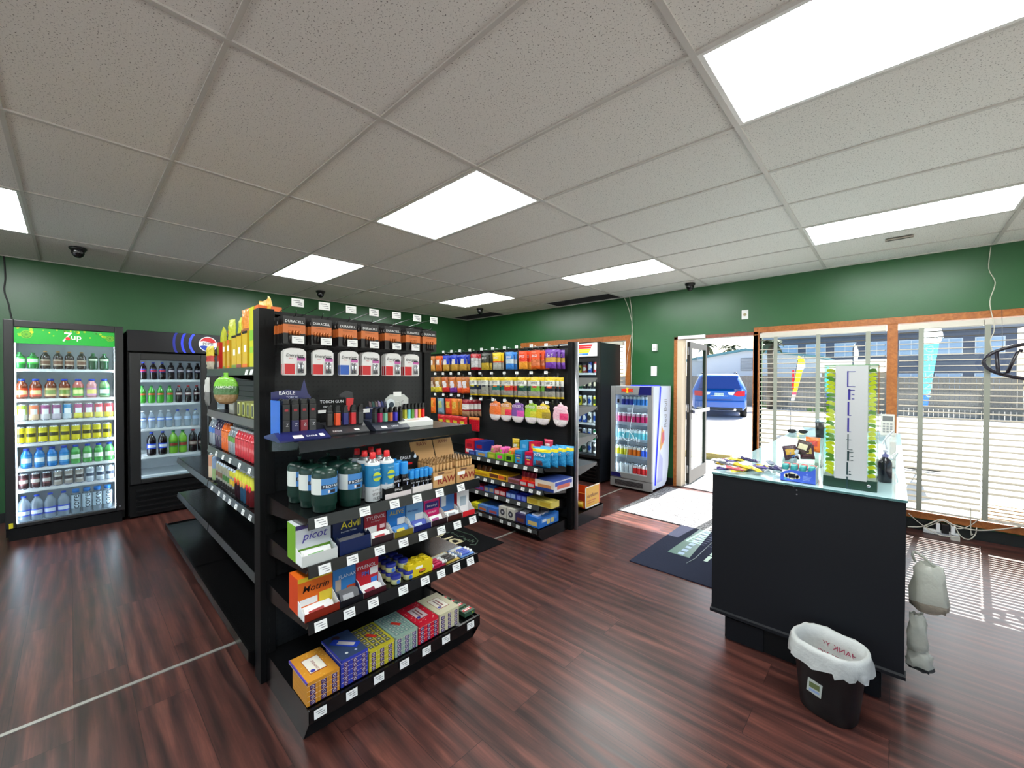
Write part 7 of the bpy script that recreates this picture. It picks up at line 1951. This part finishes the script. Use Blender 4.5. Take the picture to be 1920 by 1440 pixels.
sh = thing('shed', 'small pale roofed shed behind the fence near the yellow flag', 'building', (-1.6, 27, -.02), 0)
MB().box(-1.2,1.4,0,2,0,1.9,mat('shed_wall',(150,140,128),.9)).build('wall', sh); MB().prism([(-.2,1.9),(2.2,1.9),(1.0,2.55)],'x',-1.4,1.6,mat('shed_roof',(176,174,170),.9)).build('roof', sh)
bt = thing('blue_building', 'pale blue tall building corner beyond the garage', 'building', (-7.6, 44, 0), 0)
MB().box(0,3,0,4,0,5.3,mat('pale_blue_wall',(150,170,205),.8)).build('wall', bt)
for k in range(2): MB().box(.4+k*1.2,1.1+k*1.2,-.04,0,3.6,4.9,WB_).build('window', bt)
# palms
PALM = mat('palm_green', (64,78,52), .8); TRK = mat('palm_trunk', (96,84,72), .9)
def palm(label, x, y, h, r, seed, low=0):
    t = thing('palm_tree', label, 'palm tree', (x, y, 0), 0, 'palm trees behind the garage')
    MB().tube([(0,0,0),(.05,0,h*.5),(0,0,h)],.14,TRK,8).build('trunk', t)
    R = random.Random(seed); m = MB()
    for k in range(20):
        a = 2*PI*k/20+R.uniform(-.15,.15); e = R.uniform(-.2,1.1); L__ = r*R.uniform(.8,1.1)
        pts = []
        for q in range(7):
            s_ = q/6; pts.append(Vector((math.cos(a)*L__*s_*math.cos(e*.6), math.sin(a)*L__*s_*math.cos(e*.6), h+L__*(math.sin(e)*s_-.75*s_*s_))))
        side = Vector((-math.sin(a), math.cos(a), 0))
        for q in range(6):
            w0 = .16*math.sin(PI*(q/6*.85+.12)); w1 = .16*math.sin(PI*((q+1)/6*.85+.12))
            m.face([m.pt(p_) for p_ in (pts[q]-side*w0+Vector((0,0,-.05)), pts[q+1]-side*w1+Vector((0,0,-.05)), pts[q+1], pts[q])], PALM); m.face([m.pt(p_) for p_ in (pts[q], pts[q+1], pts[q+1]+side*w1+Vector((0,0,-.05)), pts[q]+side*w0+Vector((0,0,-.05)))], PALM)
    m.build('fronds', t)
palm('slim palm tree above the garage, left one', -12.6, 40, 4.5, 1.1, 1); palm('fuller palm tree rising behind the garage peak', -10.7, 40, 4.2, 1.3, 2)
palm('low green palm beside the yellow flag', -4.6, 24, 3.3, .7, 3)
# hedge strips at the fence foot
HG_ = mat('grass_green', (110,150,60), .9)
for x0, x1, y, lb in ((-5.6,-4.7,25.6,'tuft of grass at the fence foot by the car'),(-3.0,-1.2,23.8,'tuft of bright grass at the fence foot below the yellow flag')):
    R = random.Random(int(y*10)); m = MB()
    for k in range(90):
        x = R.uniform(x0,x1); yy = y+R.uniform(-.1,.1); h = R.uniform(.12,.30); dx = R.uniform(-.08,.08)
        m.face([m.pt(p_) for p_ in ((x-.02,yy,-.02),(x+.02,yy,-.02),(x+dx,yy,h))], HG_)
    o = m.build('grass'); setp(o, lb, 'grass'); o['kind'] = 'stuff'
# feather flags
def flag(label, x, y, z0, z1, w, segs, words, lean=0):
    t = thing('feather_flag', label, 'flag', (x, y, 0), 0)
    H__ = z1-z0; n = 16
    def xr(v): return w*(.35+.65*v) if v < .72 else w*math.sqrt(max(0, 1-((v-.72)/.28)**2))*1.0
    m = MB(); g0 = []
    for j in range(n+1):
        v = j/n; a = m.pt((lean*v, -.01*math.sin(v*9), z0+v*H__)); b__ = m.pt((lean*v+max(xr(v),.004), .02*math.sin(v*7), z0+v*H__)); g0.append((a,b__))
    for j in range(n):
        v = (j+.5)/n
        for vt, mm in segs:
            if v < vt: break
        m.face((g0[j][0],g0[j][1],g0[j+1][1],g0[j+1][0]), mm)
    f = m.build('flag_cloth', t)
    MB().tube([(-.01,0,0),(lean*.0-.01,0,z0),(lean-.01,0,z0+H__*.9),(lean+w*.5,0,z1+.02),(lean+w*.9,0,z1-.10)],.012,mat('flag_pole',(60,70,90),.4),6).build('pole', t)
    MB().box(-.25,.25,-.03,.03,0,.03,BLKP).box(-.03,.03,-.25,.25,0,.03,BLKP).build('ground_stand', t)
    for s_, sz, c_, fx, fz, rot, sx in words:
        text(s_, sz, c_, t, fx, -.03, fz, roll=rot, sx=sx, bold=sz*.03, name='flag_lettering')
FB = mat('flag_blue', (30,120,215), .7, transl=.6); FW = mat('flag_white', (225,235,240), .7, transl=.6); FC = mat('flag_cyan', (70,200,215), .7, transl=.6); FD = mat('flag_deep', (30,80,210), .7, transl=.6)
FY = mat('flag_yellow', (240,215,20), .7, transl=.6); FR = mat('flag_red', (225,30,60), .7, transl=.6)
flag('blue and white feather flag outside, lettering seen in reverse', .31, 9.5, 1.05, 2.52, .26, [(.10,FD),(.66,FC),(.86,FW),(1.1,FB)],
     [('COLD', .085, C(150,170,190), .14, 2.14, 0, -1)]+[(ch, .15, C(200,235,240), .10, 1.97-.145*k, 0, -1) for k, ch in enumerate('DRINKS')])
flag('yellow and red feather flag standing out in the lot', -2.15, 14, .88, 2.15, .20, [(.10,FW),(.2,FR),(.66,FY),(.80,FW),(1.1,FY)], [(ch, .12, C(210,30,50), .06, 1.72-.13*k, 0, -1) for k, ch in enumerate('FOOD')] if 0 else [], lean=.16)
m = MB(); m.box(.02,.07,-.02,-.015,1.2,1.75,FR); m.build('red_patch', [o for o in COL.objects if o.name.startswith('feather_flag')][-1])
flag('lime green narrow flag seen above the glowing display', -.56, 10, 1.3, 2.15, .07, [(.5,mat('flag_lime',(190,215,60),.7,transl=.6)),(1.1,FW)], [])
# blue car, rear towards the shop
CARB = mat('car_blue', (22,96,190), .25, coat=.6); CG = mat('car_glass', (34,60,130), .08); TY_ = mat('tyre', (24,24,26), .8)
car = thing('suv', 'blue suv parked outside with its rear facing the shop door', 'car', (-5.02, 17.3, -.02), math.radians(17))
def carprof(w0, w1, prof, m, name, parent):
    o = MB(); rings = []
    return o
body = MB()
# cross sections along the length (y): (y, halfwidth_low, halfwidth_belt, halfwidth_roof, z_low, z_belt, z_roof)
sec = [(0,.86,.90,.62,.42,1.02,1.04),(.06,.93,.95,.66,.32,1.06,1.30),(.40,.97,.97,.70,.28,1.08,1.66),(.9,.98,.98,.72,.28,1.08,1.72),(2.4,.98,.98,.72,.28,1.06,1.72),(3.1,.98,.97,.66,.28,1.04,1.60),(3.8,.97,.94,.80,.30,1.02,1.10),(4.6,.93,.88,.76,.34,.90,.98),(4.95,.80,.74,.60,.44,.72,.80)]
rings = []
for (y, a, b__, c_, z0, z1, z2) in sec:
    rings.append([(-a*.9,y,z0),(-a,y,z0+.14),(-a,y,z1-.22),(-b__,y,z1),(-(b__+c_)/2,y,(z1+z2)/2),(-c_,y,z2-.04),(-c_*.8,y,z2),(c_*.8,y,z2),(c_,y,z2-.04),((b__+c_)/2,y,(z1+z2)/2),(b__,y,z1),(a,y,z1-.22),(a,y,z0+.14),(a*.9,y,z0)])
I = [[body.pt(p_) for p_ in r] for r in rings]; n = 14
for j, (a, b__) in enumerate(zip(I, I[1:])):
    for k in range(n):
        gl_ = k in (3,4,8,9) and 2 <= j <= 4
        body.face((a[k],a[(k+1)%n],b__[(k+1)%n],b__[k]), CG if gl_ else CARB, True)
body.face(I[0], CARB); body.face(I[-1][::-1], CARB)
body.build('body', car)
m = MB(); m.prism([(-.74,1.10),(.74,1.10),(.60,1.60),(-.60,1.60)],'y',.0,.05,CG); w_ = m.build('rear_window', car); w_.location=(0,-.02,0); w_.rotation_euler=(-.38,0,0); w_.location=(0,-.47,.12)
m = MB(); m.prism([(-.68,1.58),(.68,1.58),(.64,1.66),(-.64,1.66)],'y',.16,.42,CARB); m.build('roof_spoiler', car)
m = MB(); m.box(-.88,.88,-.09,.06,.36,.66,CARB); m.box(-.80,.80,-.10,.0,.30,.42,mat('bumper_black',(50,54,60),.6)); m.build('rear_bumper', car, bevel=.03)
m = MB(); m.box(-.30,.30,-.012,.0,.84,.86,CHR).box(-.45,.45,-.02,.0,.70,.72,mat('car_shadow_line',(16,60,130),.4)); m.build('tailgate_trim', car)
for sg in (-1,1):
    m = MB(); m.prism([(sg*.88,.86),(sg*.88,1.06),(sg*.62,1.04),(sg*.50,.90),(sg*.62,.84)] if sg>0 else [(-.62,.84),(-.50,.90),(-.62,1.04),(-.88,1.06),(-.88,.86)],'y',-.03,.04,mat('tail_lamp_red',(205,30,50),.15)); m.prism([(sg*.48,.88),(sg*.56,1.02),(sg*.30,1.0),(sg*.34,.90)] if sg>0 else [(-.34,.90),(-.30,1.0),(-.56,1.02),(-.48,.88)],'y',-.035,.03,C(205,210,220)); m.build('tail_lamp', car)
MB().box(-.16,.16,-.03,-.0,.86,.96,C(190,215,215)).build('number_plate', car); text('EHM 250', .08, C(60,90,110), [o for o in COL.objects if o.name.startswith('number_plate')][0], 0, -.032, .91)
for sg in (-1,1):
    MB().tube([(sg*.62,.6,1.74),(sg*.62,1.0,1.79),(sg*.62,2.3,1.79),(sg*.62,2.7,1.72)],.018,BLKP,6).build('roof_rail', car)
    for y in (.95, 3.9):
        wh = MB(); x0, x1 = (sg*.78, sg*1.0); wh.cyl((x0,y,.35),(x1,y,.35),.36,TY_,22)
        w_ = wh.build('wheel', car); MB().cyl((sg*1.0,y,.35),(sg*1.005,y,.35),.22,STL,16).build('hub_cap', w_)
    MB().cyl((sg*.55,-.12,.34),(sg*.55,.1,.34),.045,CHR,10).build('exhaust', car)
